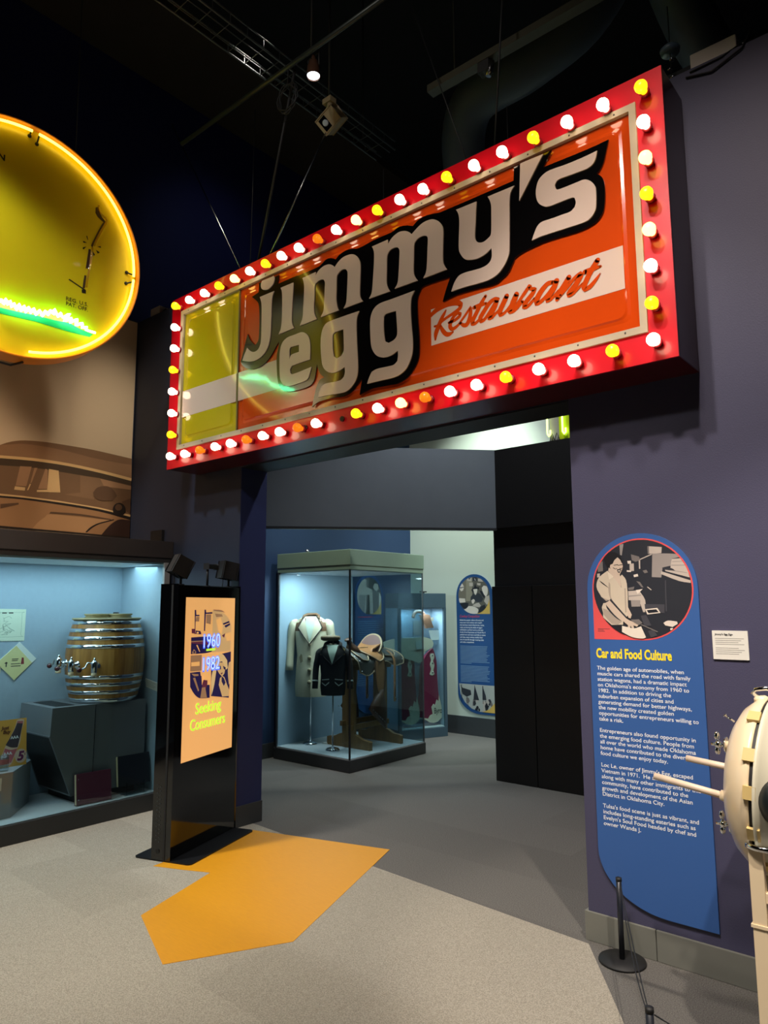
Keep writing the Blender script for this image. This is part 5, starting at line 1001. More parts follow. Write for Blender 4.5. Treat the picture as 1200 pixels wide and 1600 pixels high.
def cord(a, b, sag, label, r=0.0022):
    q = G(); n = 16; a, b = V(a), V(b); pts = []
    for i in range(n + 1): t = i / n; pts.append(a.lerp(b, t) - V((0, 0, sag * 4 * t * (1 - t))))
    q.tube(pts, r, M_CORD, 6); return tag(obj('barrier_cord', q), label, 'cord', 'barrier cords')
cord((-1.400, 3.331, 0.35), (-0.927, 2.378, 0.345), 0.02, 'upper thin black cord between the two low stanchions')
cord((-1.400, 3.331, 0.33), (-0.927, 2.378, 0.33), 0.07, 'lower slack black cord between the two low stanchions')
cord((-0.903, 2.364, 0.345), (0.1, 2.15, 0.345), 0.03, 'black cord running right from the nearer low stanchion')

# ------------------------------------------------------------------ text panels
def circle(c, r, n=64): return [(c[0] + r * math.cos(2 * math.pi * k / n), c[1] + r * math.sin(2 * math.pi * k / n)) for k in range(n)]
def panel_outline(x0, x1, z0, z1):
    """round top; the lower left corner is a wide curve"""
    r = (x1 - x0) / 2; c = (x0 + x1) / 2; o = []
    for k in range(25): t = math.radians(k * 7.5); o.append((c + r * math.cos(t), z1 - r + r * math.sin(t)))
    rr = r * 0.93
    for k in range(13): t = math.radians(180 + k * 7.5); o.append((x0 + rr * 1.3 + rr * 1.3 * math.cos(t), z0 + rr + rr * math.sin(t)))
    o.append((x1, z0)); return o
PH = dict(g1=(150, 142, 138), g2=(66, 66, 74), l1=(190, 178, 168), l2=(222, 210, 198), m1=(116, 110, 108), d1=(28, 30, 38), d2=(48, 50, 58), skin=(206, 186, 168), shirt=(206, 192, 172), shirt2=(172, 158, 144), hair=(22, 22, 28), collar=(222, 208, 188), apron=(226, 216, 202), tan=(120, 112, 98), tan2=(146, 138, 120))
def photo(fr, layers, circ, d, bgc):
    q = G(); q.prism(fr, circ, d, d + 0.0006, mat('photo_ground_%d' % bgc[0], bgc, 0.5, var=0.06, scale=20))
    for i, (n, p) in enumerate(layers):
        p = clip_convex(smooth(p, 38, 3), circ)
        if p: q.poly(fr, p, d + 0.0007 + i * 0.00006, mat('photo_' + n, PH[n], 0.5, var=0.04, scale=30))
    return q
fw = Frame((0, WY, 0), (1, 0, 0), (0, 0, 1), (0, -1, 0))
p1 = thing('text_panel', 'tall blue Car and Food Culture panel with a round cook photo', 'text panel', (-1.28, WY, 0.19), 'blue exhibition text panels')
g = G(); g.prism(fw, panel_outline(-1.552, -1.014, 0.19, 1.955), 0.001, 0.012, M_PANEL); obj('board', g, parent=p1)
cc = (-1.279, 1.684); rad = 0.2385
M_CORAL = mat('coral_print', (226, 84, 84), 0.5, var=0.03)
g = G(); g.prism(fw, circle(cc, rad + 0.007), 0.012, 0.0127, M_CORAL); g.prism(fw, [(cc[0] - rad - 0.007, cc[1]), (cc[0] - rad - 0.007, cc[1] - rad - 0.007), (cc[0], cc[1] - rad - 0.007), cc], 0.012, 0.0126, M_CORAL); obj('coral_border', g, parent=p1)
obj('round_photo', photo(fw, T['COOK'], circle(cc, rad), 0.0128, (38, 41, 50)), parent=p1, fix=False)
g = G()
for i, ww in enumerate((0.062, 0.03, 0.036)): g.fbox(fw, -1.505, -1.505 + ww, 1.4885 - i * 0.006, 1.4905 - i * 0.006, 0.0126, 0.0129, M_DKTXT)
obj('photo_credit', g, parent=p1)
g = G(); g.text('Car and Food Culture', fw, -1.5185, 1.3485, 0.064, mat('yellow_print', (250, 222, 40), 0.6, var=0.0), 0.0125, width=0.369, bold=0.0022); obj('heading', g, parent=p1)
BODY = ['The golden age of automobiles, when', 'muscle cars shared the road with family', 'station wagons, had a dramatic impact', "on Oklahoma's economy from 1960 to", '1982.  In addition to driving the', 'suburban expansion of cities and', 'generating demand for better highways,', 'the new mobility created golden', 'opportunities for entrepreneurs willing to', 'take a risk.', '', 'Entrepreneurs also found opportunity in', 'the emerging food culture. People from', 'all over the world who made Oklahoma', 'home have contributed to the diverse', 'food culture we enjoy today.', '', "Loc Le, owner of Jimmy's Egg, escaped", 'Vietnam in 1971.  He and his family,', 'along with many other immigrants to this', 'community, have contributed to the', 'growth and development of the Asian', 'District in Oklahoma City.', '', "Tulsa's food scene is just as vibrant, and", 'includes long-standing eateries such as', "Evelyn's Soul Food headed by chef and", 'owner Wanda J.']
g = G(); z = 1.2889; ls = 0.02734; tsx = 0.47 / text_width('opportunities for entrepreneurs willing to', 0.0262)
for ln in BODY:
    if ln: g.text(ln, fw, -1.5185, z, 0.0262, M_WTXT, 0.0125, bold=0.0001, sx=tsx)
    z -= ls
obj('body_text', g, parent=p1)
card = thing('label_card', 'small white label card on the navy wall right of the tall blue panel', 'label card', (-0.894, WY, 1.363))
g = G(); g.fbox(fw, -0.967, -0.819, 1.363, 1.490, 0.001, 0.008, M_WHITE); obj('card', g, parent=card)
g = G(); g.text("Jimmy's Egg Sign", fw, -0.955, 1.470, 0.0115, M_DKTXT, 0.0082, bold=0.0003)
obj('card_heading', g, parent=card)
g = G()
for i in range(9):
    if i != 4: g.fbox(fw, -0.955, -0.835 - 0.012 * (i % 3), 1.4545 - i * 0.0085, 1.457 - i * 0.0085, 0.008, 0.0083, M_GREYTXT)
obj('card_print', g, parent=card)

fb = Frame((0, 7.778, 0), (1, 0, 0), (0, 0, 1), (0, -1, 0))
M_GOLD = mat('gold_print', (214, 176, 88), 0.5, var=0.03)
M_PINK = mat('pink_script_print', (206, 60, 90), 0.6, var=0.0)
def far_panel(fr, x0, z0, z1, label, layers, circ_c, ground, wallpos, mirror_bits):
    x1 = x0 + 0.545; t = thing('text_panel', label, 'text panel', wallpos, 'blue exhibition text panels')
    q = G(); q.prism(fr, panel_outline(x0, x1, z0, z1), 0.001, 0.012, M_PANELF); obj('board', q, parent=t)
    r = 0.236; c = circ_c
    q = G(); q.prism(fr, [c, (c[0] + r, c[1]), (c[0] + r, c[1] - r), (c[0], c[1] - r)], 0.012, 0.0126, M_GOLD); obj('gold_corner', q, parent=t)
    obj('round_photo', photo(fr, layers, circle(c, r), 0.0128, ground), parent=t, fix=False)
    return t, c, r
pf, c, r = far_panel(fb, -5.303, 0.27, 2.02, 'tall blue Cowboy Competition panel on the pale green wall', T['FARC'], (-5.034, 1.749), (96, 92, 84), (-5.03, 7.778, 0.27), True)
g = G(); g.text('Cowboy Competition', fb, -5.255, 1.468, 0.05, M_PINK, 0.0125, width=0.30, shear=0.25); obj('heading', g, parent=pf)
FT = ['Behind the popular culture of movies and', 'music were real cowboys and cowgirls', 'who had been raised riding horses, roping', 'cattle, and sharing the values of rugged', 'individualism and hard work on the land.', 'As the Great Depression and World War II', 'pushed more and more rural folks to towns', 'and cities, many cowboys satisfied their', 'love of ranch life through round-up clubs', 'and rodeo competitions.']
g = G()
for i, ln in enumerate(FT): g.text(ln, fb, -5.258, 1.425 - i * 0.031, 0.027, M_WTXT, 0.0125, sx=0.8)
obj('body_text', g, parent=pf)
g = G(); random.seed(5)
for i in range(26):
    if i != 13: g.fbox(fb, -5.258, -5.258 + (0.44 - 0.05 * random.random()) * (0.4 if i in (12, 25) else 1), 1.10 - i * 0.0178, 1.108 - i * 0.0178, 0.012, 0.0126, mat('pale_blue_print', (110, 140, 172), 0.7))
obj('small_print', g, parent=pf)
g = G(); oc = [(-5.285, 0.63), (-4.76, 0.63), (-4.76, 0.30), (-4.98, 0.30), (-5.1, 0.33), (-5.2, 0.40), (-5.265, 0.5)][::-1]
def cwp(q): return q if sum((a[0] * b[1] - b[0] * a[1]) for a, b in zip(q, q[1:] + q[:1])) > 0 else q[::-1]
oc = cwp(oc)
g.prism(fb, oc, 0.0124, 0.013, mat('photo_sky', (176, 178, 172), 0.5)); random.seed(8)
for i in range(26):
    x = -5.28 + random.random() * 0.5; z = 0.30 + random.random() * 0.15; s_ = 0.012 + random.random() * 0.025
    p_ = clip_convex([(x + s_ * math.cos(k) * random.uniform(0.6, 1.2), z + s_ * 1.5 * math.sin(k) * random.uniform(0.6, 1.2)) for k in (0, 1, 2, 3, 4, 5)], oc)
    if p_: g.poly(fb, p_, 0.0131 + i * 0.00005, mat('photo_' + random.choice(['d1', 'd2', 'm1', 'l1']), PH['d1']))
for x, pl_ in ((-5.25, [(-5.262, 0.62), (-5.235, 0.58), (-5.11, 0.555), (-5.10, 0.50), (-5.17, 0.47), (-5.235, 0.50)]), (-5.05, [(-5.05, 0.625), (-5.0, 0.48), (-4.985, 0.44), (-5.07, 0.44)]), (-4.93, [(-4.935, 0.625), (-4.885, 0.5), (-4.88, 0.45), (-4.935, 0.45)])):
    g.poly(fb, clip_convex(cwp(pl_), oc), 0.0146, mat('photo_d2', PH['d2'])); g.fbox(fb, x, x + 0.006, 0.4, 0.62, 0.0131, 0.0148, mat('photo_d1', PH['d1']))
g.prism(fb, cwp([(-4.76, 0.42), (-4.76, 0.30), (-4.94, 0.30), (-4.84, 0.34)]), 0.0148, 0.0154, M_GOLD)
obj('parade_photo', g, parent=pf)
fl_ = Frame((-6.07, 0, 0), (0, 1, 0), (0, 0, 1), (1, 0, 0))
BW = [('m1', [(6.63, 1.95), (6.9, 2.0), (6.85, 1.55), (6.7, 1.55)]), ('l1', [(6.66, 1.75), (6.68, 1.88), (6.76, 1.98), (6.84, 1.95), (6.84, 1.86), (6.95, 1.83), (6.97, 1.77), (6.84, 1.76), (6.83, 1.52), (6.70, 1.52)]), ('g1', [(6.70, 1.76), (6.83, 1.76), (6.80, 1.53), (6.71, 1.53)]), ('l1', [(6.97, 1.86), (7.0, 1.92), (7.06, 1.92), (7.08, 1.84), (7.03, 1.80)]), ('d1', [(6.96, 1.86), (6.99, 1.95), (7.07, 1.95), (7.10, 1.85), (7.07, 1.90), (7.0, 1.91)]), ('m1', [(6.93, 1.80), (7.02, 1.82), (7.12, 1.79), (7.10, 1.52), (6.95, 1.52)]), ('l1', [(6.90, 1.78), (6.96, 1.80), (6.97, 1.52), (6.91, 1.52)]), ('l2', [(7.09, 1.80), (7.16, 1.70), (7.12, 1.56), (7.09, 1.60)])]
pb, c, r = far_panel(fl_, 6.63, 0.27, 2.02, 'tall blue text panel on the dark blue wall seen through the glass case', BW, (6.90, 1.749), (70, 68, 66), (-6.07, 6.9, 0.27), False)
g = G(); g.fbox(fl_, 6.68, 6.96, 1.475, 1.487, 0.0125, 0.0128, M_PINK); obj('heading', g, parent=pb)
g = G(); random.seed(6)
for i in range(30):
    if i not in (9, 20): g.fbox(fl_, 6.675, 6.675 + (0.44 - 0.05 * random.random()), 1.42 - i * 0.027, 1.429 - i * 0.027, 0.012, 0.0126, mat('pale_blue_print', (110, 140, 172)))
obj('body_text', g, parent=pb)

# ------------------------------------------------------------------ glass case with saddle and garments
gc = thing('glass_display_case', 'tall square glass display case with the leather saddle inside', 'display case', (-5.43, 5.9, 0))
A0, A1, B0, B1 = -5.985, -4.90, 5.285, 6.50
M_OLIVE = mat('olive_grey_metal', (146, 168, 146), 0.4, 0.1, var=0.06)
g = G(); g.box(A0 - 0.02, A1 + 0.012, B0 - 0.012, B1 + 0.012, 0.0, 0.118, M_CASE, 0.006); obj('plinth', g, parent=gc)
g = G(); g.box(A0, A1, B0, B1, 0.118, 0.13, M_DECK); obj('deck', g, parent=gc)
g = G(); g.box(A0 - 0.005, A1 + 0.012, B0 - 0.012, B1 + 0.012, 2.03, 2.19, M_OLIVE, 0.005); g.box(A0, A1 + 0.006, B0 - 0.006, B1 + 0.006, 1.985, 2.03, M_OLIVE); obj('canopy', g, parent=gc)
g = G(); g.box(A0 + 0.02, A1 - 0.02, B0 + 0.02, B1 - 0.02, 1.978, 1.985, mat('white_light_diffuser', (215, 225, 230))); obj('light_diffuser', g, parent=gc)
g = G(); g.box(A0, A0 + 0.015, B0 + 0.004, B1 - 0.01, 0.13, 1.985, M_FABRIC); obj('back_panel', g, parent=gc)
for nm, b in (('glass_pane', (A0, A1 - 0.006, B0, B0 + 0.008)), ('glass_pane', (A1 - 0.008, A1, B0, B1)), ('glass_pane', (A0, A1 - 0.008, B1 - 0.008, B1))):
    g = G(); g.box(b[0], b[1], b[2], b[3], 0.13, 1.985, M_GLASS2); obj(nm, g, parent=gc)
g = G(); g.box(A1 - 0.012, A1 + 0.003, B0 - 0.003, B0 + 0.012, 0.12, 1.99, M_MATTBLK); g.box(A1 - 0.01, A1 + 0.003, B1 - 0.01, B1 + 0.003, 0.12, 1.99, M_GREYMET); g.box(A0 - 0.004, A0 + 0.02, B0 - 0.004, B0 + 0.014, 0.12, 1.99, M_GREYMET); obj('corner_post', g, parent=gc)
g = G(); g.cyl((A0 + 0.2, B0 + 0.25, 2.19), (A0 + 0.2, B0 + 0.25, 2.25), 0.02, M_STEEL); g.box(A1 - 0.2, A1 - 0.1, B1 - 0.2, B1 - 0.1, 2.19, 2.205, M_WHITE); obj('lamp_fitting', g, parent=gc)
g = G(); g.box(A1 - 0.006, A1 + 0.004, B0 + 0.02, B0 + 0.06, 0.03, 0.05, M_STEEL); g.box(A0 + 0.0, A0 + 0.03, B0 - 0.014, B0 - 0.01, 0.10, 0.13, M_STEEL); obj('lock', g, parent=gc)
area('case_lamp', (-5.42, 5.6, 1.97), (-5.5, 5.75, 0.5), 44, 0.8, 0.35, (0.86, 0.96, 0.95))
cfr = Frame((A0 + 0.0155, 0, 0), (0, 1, 0), (0, 0, 1), (1, 0, 0))
for k, (y0, z0, y1, z1, lb) in enumerate(((5.83, 1.26, 6.0, 1.45, 'large pale label card high on the back of the saddle case'), (6.03, 1.15, 6.2, 1.22, 'narrow pale label card right of the large one behind the coat'), (6.08, 1.0, 6.3, 1.11, 'lower pale label card on the back panel behind the small hat'))):
    g = G(); g.fbox(cfr, y0, y1, z0, z1, 0.001, 0.008, mat('pale_blue_card', (170, 190, 200), 0.8))
    for i in range(4): g.fbox(cfr, y0 + 0.02, y1 - 0.03, z1 - 0.02 - i * (z1 - z0 - 0.02) / 4, z1 - 0.016 - i * (z1 - z0 - 0.02) / 4, 0.008, 0.0085, M_GREYTXT)
    tag(obj('label_card', g), lb, 'label card')

def stand(x, y, h, label, ht=0.0):
    t = thing('garment_stand', label, 'garment stand', (x, y, 0.13), 'chrome garment stands')
    q = G(); q.lathe([(0, 0.0), (0.075, 0.0), (0.078, 0.006), (0.06, 0.02), (0.025, 0.03), (0.012, 0.036), (0.0, 0.036)], (x, y, 0.13), (0, 0, 1), M_CHROME, 32); obj('base', q, parent=t)
    q = G(); q.cyl((x, y, 0.16), (x, y, h), 0.008, M_CHROME, 12); obj('pole', q, parent=t)
    return t
stand(-5.775, 5.60, 1.40, 'chrome stand with a domed foot under the cream coat')
stand(-5.35, 5.51, 1.26, 'chrome stand with a domed foot under the dark jacket')

def garment(name, label, cat, o, u, zs, shoulder, lap, mbody, mcol, myoke, sleeve_z, mcuff, cuff_on, buttons, hem_tilt=0.0, fig=1.0, msk=None):
    """hollow jacket form: torso loft, two sleeves, yoke, open collar with lapels, buttons"""
    u = V(u).normalized(); n = V((u.y, -u.x, 0)); t = thing(name, label, cat, (o[0], o[1], zs[0][0]))
    O = V(o)
    def at(a, z, d=0.0): return V((O.x, O.y, 0)) + u * a + n * d + V((0, 0, z))
    q = G(); q.loft([(at(0, z, 0), u * ru, n * rn) for z, ru, rn in zs], mbody, 28, cap=False)
    top = zs[-1][0]
    body = obj('body', q, parent=t)
    rn_sh = zs[-3][2]
    def front(a, z):
        for (z0, r0, n0), (z1, r1, n1) in zip(zs[:-1], zs[1:]):
            if z0 <= z <= z1:
                k = (z - z0) / (z1 - z0); ru = r0 + (r1 - r0) * k; rr = n0 + (n1 - n0) * k
                return rr * math.sqrt(max(0.0, 1 - min(0.999, (a / ru)) ** 2))
        return 0.03
    def patch(poly, d, m, nm, thick=0.004):
        qq = G(); mi = qq.mi(m)
        tri = tessellate_polygon([[V((a, z, 0)) for a, z in poly]])
        # refine so that the patch follows the round front
        bm2 = bmesh.new(); vs = [bm2.verts.new((a, z, 0)) for a, z in poly]
        for tr in tri:
            try: bm2.faces.new([vs[i] for i in tr])
            except ValueError: pass
        bmesh.ops.subdivide_edges(bm2, edges=bm2.edges[:], cuts=3, use_grid_fill=True)
        mp = {}
        for v in bm2.verts: mp[v] = qq.bm.verts.new(at(v.co.x, v.co.y, front(v.co.x, v.co.y) + d))
        for f in bm2.faces:
            try: ff = qq.bm.faces.new([mp[v] for v in f.verts]); ff.material_index = mi; ff.smooth = True
            except ValueError: pass
        bm2.free()
        return obj(nm, qq, parent=t)
    for s in (-1, 1):
        sh = at(s * (shoulder - 0.055), top - 0.055, 0); s1 = at(s * (shoulder - 0.012), top - 0.082, 0.0); s2 = at(s * (shoulder + 0.006), top - 0.16, 0.005); el = at(s * (shoulder + 0.026), (top + sleeve_z) / 2 - 0.03, 0.0); wr = at(s * (shoulder + 0.03), sleeve_z, 0.035)
        q = G(); pts = smooth([tuple(sh), tuple(s1), tuple(s2), tuple(el), tuple(wr)], 200, 5, False)
        m_ = len(pts); sc_ = shoulder / 0.205
        q.tube(pts, 0.05, mbody, 14, radii=[sc_ * (0.030 + 0.022 * min(1, i / 6) - 0.012 * max(0, (i - 6) / (m_ - 6))) for i in range(m_)]); sl = obj('sleeve', q, parent=t)
        if cuff_on:
            q = G(); a_ = V(pts[-3]); b_ = a_.lerp(V(pts[-2]), 0.35); q.tube([a_, b_], sc_ * 0.045, mcuff, 14); obj('cuff_trim', q, parent=sl)
    yz = top - lap * 0.55
    for s in (-1, 1):
        patch([(s * 0.05, top - 0.02), (s * shoulder * 0.95, top - 0.05), (s * shoulder * 0.99, yz), (s * 0.06, yz - 0.0)], 0.004, myoke, 'yoke')
    # form inside the open neck
    patch([(-0.07, top - 0.005), (0.07, top - 0.005), (0.0, top - lap)], 0.006, msk or M_WHITE, 'neck_form')
    for s in (-1, 1):
        patch([(s * 0.065, top + 0.0), (s * 0.135, top - lap * 0.42), (s * 0.0, top - lap - 0.01), (s * 0.012, top - lap + 0.03)], 0.012, mcol, 'lapel')
        q = G(); e_ = [(s * 0.065, top + 0.0), (s * 0.105, top - lap * 0.2), (s * 0.135, top - lap * 0.42), (s * 0.07, top - lap * 0.72), (0.0, top - lap - 0.01)]; q.tube([at(x_, z_, front(x_, z_) + 0.015) for x_, z_ in e_], 0.005, M_LAP, 6); obj('lapel_piping', q, parent=t)
    q = G(); q.tube([at(-0.085, top - 0.03, 0.05), at(-0.08, top + 0.005, 0.0), at(-0.05, top + 0.02, -0.05), at(0.05, top + 0.02, -0.05), at(0.08, top + 0.005, 0.0), at(0.085, top - 0.03, 0.05)], 0.018, mcol if name != 'cream_coat' else myoke, 10); obj('collar', q, parent=t)
    for (a, z) in buttons:
        q = G(); q.lathe([(0.021, 0), (0.021, 0.008), (0.012, 0.013), (0.0, 0.013)], at(a, z, front(a, z) + 0.004), n, mat('tan_button', (158, 144, 110), 0.4) if name == 'cream_coat' else M_CHROME, 14); obj('button', q, parent=t)
    return t, at, front, patch
M_LAP = mat('dark_lapel_piping', (44, 38, 36), 0.8)
M_COAT = mat('cream_wool', (218, 208, 178), 0.9, var=0.06, scale=20, bump=0.2, bscale=260)
M_COATB = mat('brown_leather_yoke', (120, 86, 58), 0.6, var=0.12, scale=20)
coat, at1, fr1, patch1 = garment('cream_coat', 'long cream coat with brown yoke on the left chrome stand', 'coat', (-5.775, 5.60), (0.80, 0.60, 0), [(0.64, 0.17, 0.11), (0.75, 0.178, 0.12), (0.95, 0.165, 0.115), (1.08, 0.155, 0.11), (1.25, 0.175, 0.115), (1.38, 0.19, 0.10), (1.46, 0.165, 0.075), (1.505, 0.09, 0.055)], 0.205, 0.29, M_COAT, M_COAT, M_COATB, 0.92, M_COAT, False, [(0.0, 1.205), (0.0, 1.06), (0.0, 0.93), (0.0, 0.80)], msk=mat('mint_form', (200, 214, 196), 0.8))
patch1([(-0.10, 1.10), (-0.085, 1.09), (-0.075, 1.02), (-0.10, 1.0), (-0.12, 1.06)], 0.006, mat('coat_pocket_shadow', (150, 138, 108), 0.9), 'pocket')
patch1([(0.004, 1.2), (0.009, 1.2), (0.012, 0.65), (0.006, 0.65)], 0.004, mat('coat_edge', (170, 160, 130), 0.9), 'front_edge')
M_JKT = mat('black_brown_wool', (40, 34, 30), 0.9, var=0.15, scale=30)
M_WTRIM = mat('pale_piping', (196, 200, 190), 0.7)
jk, at2, fr2, patch2 = garment('western_jacket', 'short dark jacket with pale piping and gold yoke on a stand', 'jacket', (-5.35, 5.51), (0.80, 0.60, 0), [(0.69, 0.125, 0.075), (0.78, 0.135, 0.08), (0.90, 0.128, 0.08), (1.02, 0.14, 0.085), (1.12, 0.145, 0.08), (1.18, 0.13, 0.06), (1.215, 0.07, 0.045)], 0.155, 0.20, M_JKT, M_JKT, mat('gold_brocade_yoke', (150, 128, 62), 0.6, var=0.35, scale=60), 0.76, M_WTRIM, True, [], msk=mat('mint_form', (200, 214, 196)))
for s in (-1, 1): patch2([(s * 0.03, 0.865), (s * 0.11, 0.855), (s * 0.11, 0.846), (s * 0.03, 0.855)], 0.006, M_WTRIM, 'pocket_piping'); patch2([(s * 0.03, 0.835), (s * 0.07, 0.80), (s * 0.11, 0.825), (s * 0.11, 0.814), (s * 0.07, 0.788), (s * 0.03, 0.822)], 0.006, M_WTRIM, 'pocket_piping')
cap = thing('western_hat', 'small flat embroidered hat perched above the dark jacket', 'hat', (-5.39, 5.51, 1.25))
g = G(); g.loft([(V((-5.385, 5.505, 1.25)), V((0.062, 0.046, 0)), V((0.03, -0.04, 0))), (V((-5.385, 5.505, 1.262)), V((0.082, 0.062, 0)), V((0.04, -0.053, 0))), (V((-5.385, 5.505, 1.285)), V((0.086, 0.064, 0)), V((0.042, -0.056, 0))), (V((-5.385, 5.505, 1.30)), V((0.08, 0.06, 0)), V((0.04, -0.052, 0))), (V((-5.385, 5.505, 1.307)), V((0.05, 0.036, 0)), V((0.026, -0.034, 0)))], mat('brown_brocade', (112, 92, 64), 0.7, var=0.4, scale=70), 24); obj('crown', g, parent=cap)
g = G(); g.lathe([(0.0, 0.0), (0.012, 0.0), (0.01, 0.006), (0.0, 0.008)], (-5.385, 5.505, 1.307), (0, 0, 1), M_WHITE, 12); obj('crown_button', g, parent=cap)
g = G(); g.tube([(-5.325, 5.555, 1.27), (-5.32, 5.555, 1.23), (-5.325, 5.555, 1.19)], 0.008, M_MATTBLK, 8, radii=[0.006, 0.009, 0.012]); obj('tassel', g, parent=cap)

# saddle stand of wood; the saddle's axis runs away from the front glass
sst = thing('saddle_stand', 'wooden saddle stand with two posts on curved feet', 'saddle stand', (-5.30, 5.98, 0.13))
SW = wood('pine_stand', (116, 84, 44), (150, 112, 62), 2.5, (1, 1, 0.1), 0.5)
for y in (5.73, 6.24):
    g = G(); g.box(-5.405, -5.235, y - 0.02, y + 0.02, 0.16, 0.93, SW); obj('post', g, parent=sst)
    g = G(); ff = Frame((-5.32, y, 0.13), (1, 0, 0), (0, 0, 1), (0, -1, 0)); g.prism(ff, smooth([(-0.31, 0.0), (0.31, 0.0), (0.31, 0.085), (0.27, 0.095), (0.2, 0.10), (0.12, 0.135), (0.0, 0.15), (-0.12, 0.135), (-0.2, 0.10), (-0.27, 0.095), (-0.31, 0.085)], 40, 2), -0.021, 0.021, SW); obj('foot', g, parent=sst)
for x, z in ((-5.37, 0.38), (-5.27, 0.34)):
    g = G(); g.box(x - 0.02, x + 0.02, 5.66, 6.31, z - 0.025, z + 0.025, SW); obj('stretcher', g, parent=sst)
g = G(); g.box(-5.38, -5.26, 5.62, 6.36, 0.93, 0.97, SW); g.cyl((-5.32, 5.62, 1.0), (-5.32, 6.36, 1.0), 0.06, SW); obj('top_rail', g, parent=sst)

M_SAD = mat('tooled_tan_leather', (176, 120, 74), 0.45, var=0.25, scale=40, bump=0.4, bscale=90)
M_SADD = mat('dark_brown_leather', (84, 54, 36), 0.5, var=0.2, scale=25, bump=0.2)
M_SKIRT = mat('studded_black_leather', (92, 90, 84), 0.5, var=0.9, scale=70)
M_EDGE = mat('pale_leather_binding', (186, 160, 124), 0.5)
sad = thing('western_saddle', 'tooled tan leather western saddle with a high round cantle', 'saddle', (-5.32, 5.98, 1.06))
SX, SZ = -5.32, 1.06
def wrap(y, a, lift=0.0, rx=0.19, drop=0.0):
    """a point on the barrel shape of the saddle: a = distance down from the ridge, signed"""
    s = 1 if a >= 0 else -1; a = abs(a); t = min(a / 0.30, 1.0) * 1.35
    x = (rx + lift) * math.sin(t); z = SZ + (0.07 + lift) * math.cos(t) - max(0.0, a - 0.30) - 0.06 * min(a / 0.3, 1)
    return V((SX + s * x, y, z))
def leather(nm, outline, lift, m, parent, binding=None, studs=None, thick=0.008):
    """flat outline in (y, a) wrapped over the saddle"""
    bm2 = bmesh.new(); pl_ = smooth(outline, 50, 3); vs = [bm2.verts.new((p[0], p[1], 0)) for p in pl_]
    for tr in tessellate_polygon([[V((p[0], p[1], 0)) for p in pl_]]):
        try: bm2.faces.new([vs[i] for i in tr])
        except ValueError: pass
    bmesh.ops.subdivide_edges(bm2, edges=[e for e in bm2.edges if e.calc_length() > 0.05], cuts=3, use_grid_fill=True)
    bmesh.ops.triangulate(bm2, faces=bm2.faces[:])
    q = G(); mi = q.mi(m); A_ = {}; B_ = {}
    for v in bm2.verts: A_[v] = q.bm.verts.new(wrap(v.co.x, v.co.y, lift)); B_[v] = q.bm.verts.new(wrap(v.co.x, v.co.y, lift - thick))
    for f in bm2.faces:
        q.face([A_[v] for v in f.verts], mi); q.face([B_[v] for v in reversed(f.verts)], mi)
    for e in bm2.edges:
        if len(e.link_faces) == 1:
            a, b = e.verts
            q.face((A_[a], A_[b], B_[b], B_[a]), mi)
    for f in q.bm.faces: f.smooth = True
    bm2.free(); o = obj(nm, q, parent=parent)
    if binding:
        q = G(); q.tube([wrap(p[0], p[1], lift + 0.002) for p in pl_], 0.006, binding, 6, closed=True); obj('binding', q, parent=o)
    if studs:
        q = G()
        for i in range(0, len(pl_), studs): c_ = V(pl_[i]).lerp(V((sum(p[0] for p in pl_) / len(pl_), sum(p[1] for p in pl_) / len(pl_))), 0.08); q.ball(wrap(c_.x, c_.y, lift + 0.003), 0.006, M_CHROME, seg=6)
        obj('studs', q, parent=o)
    return o
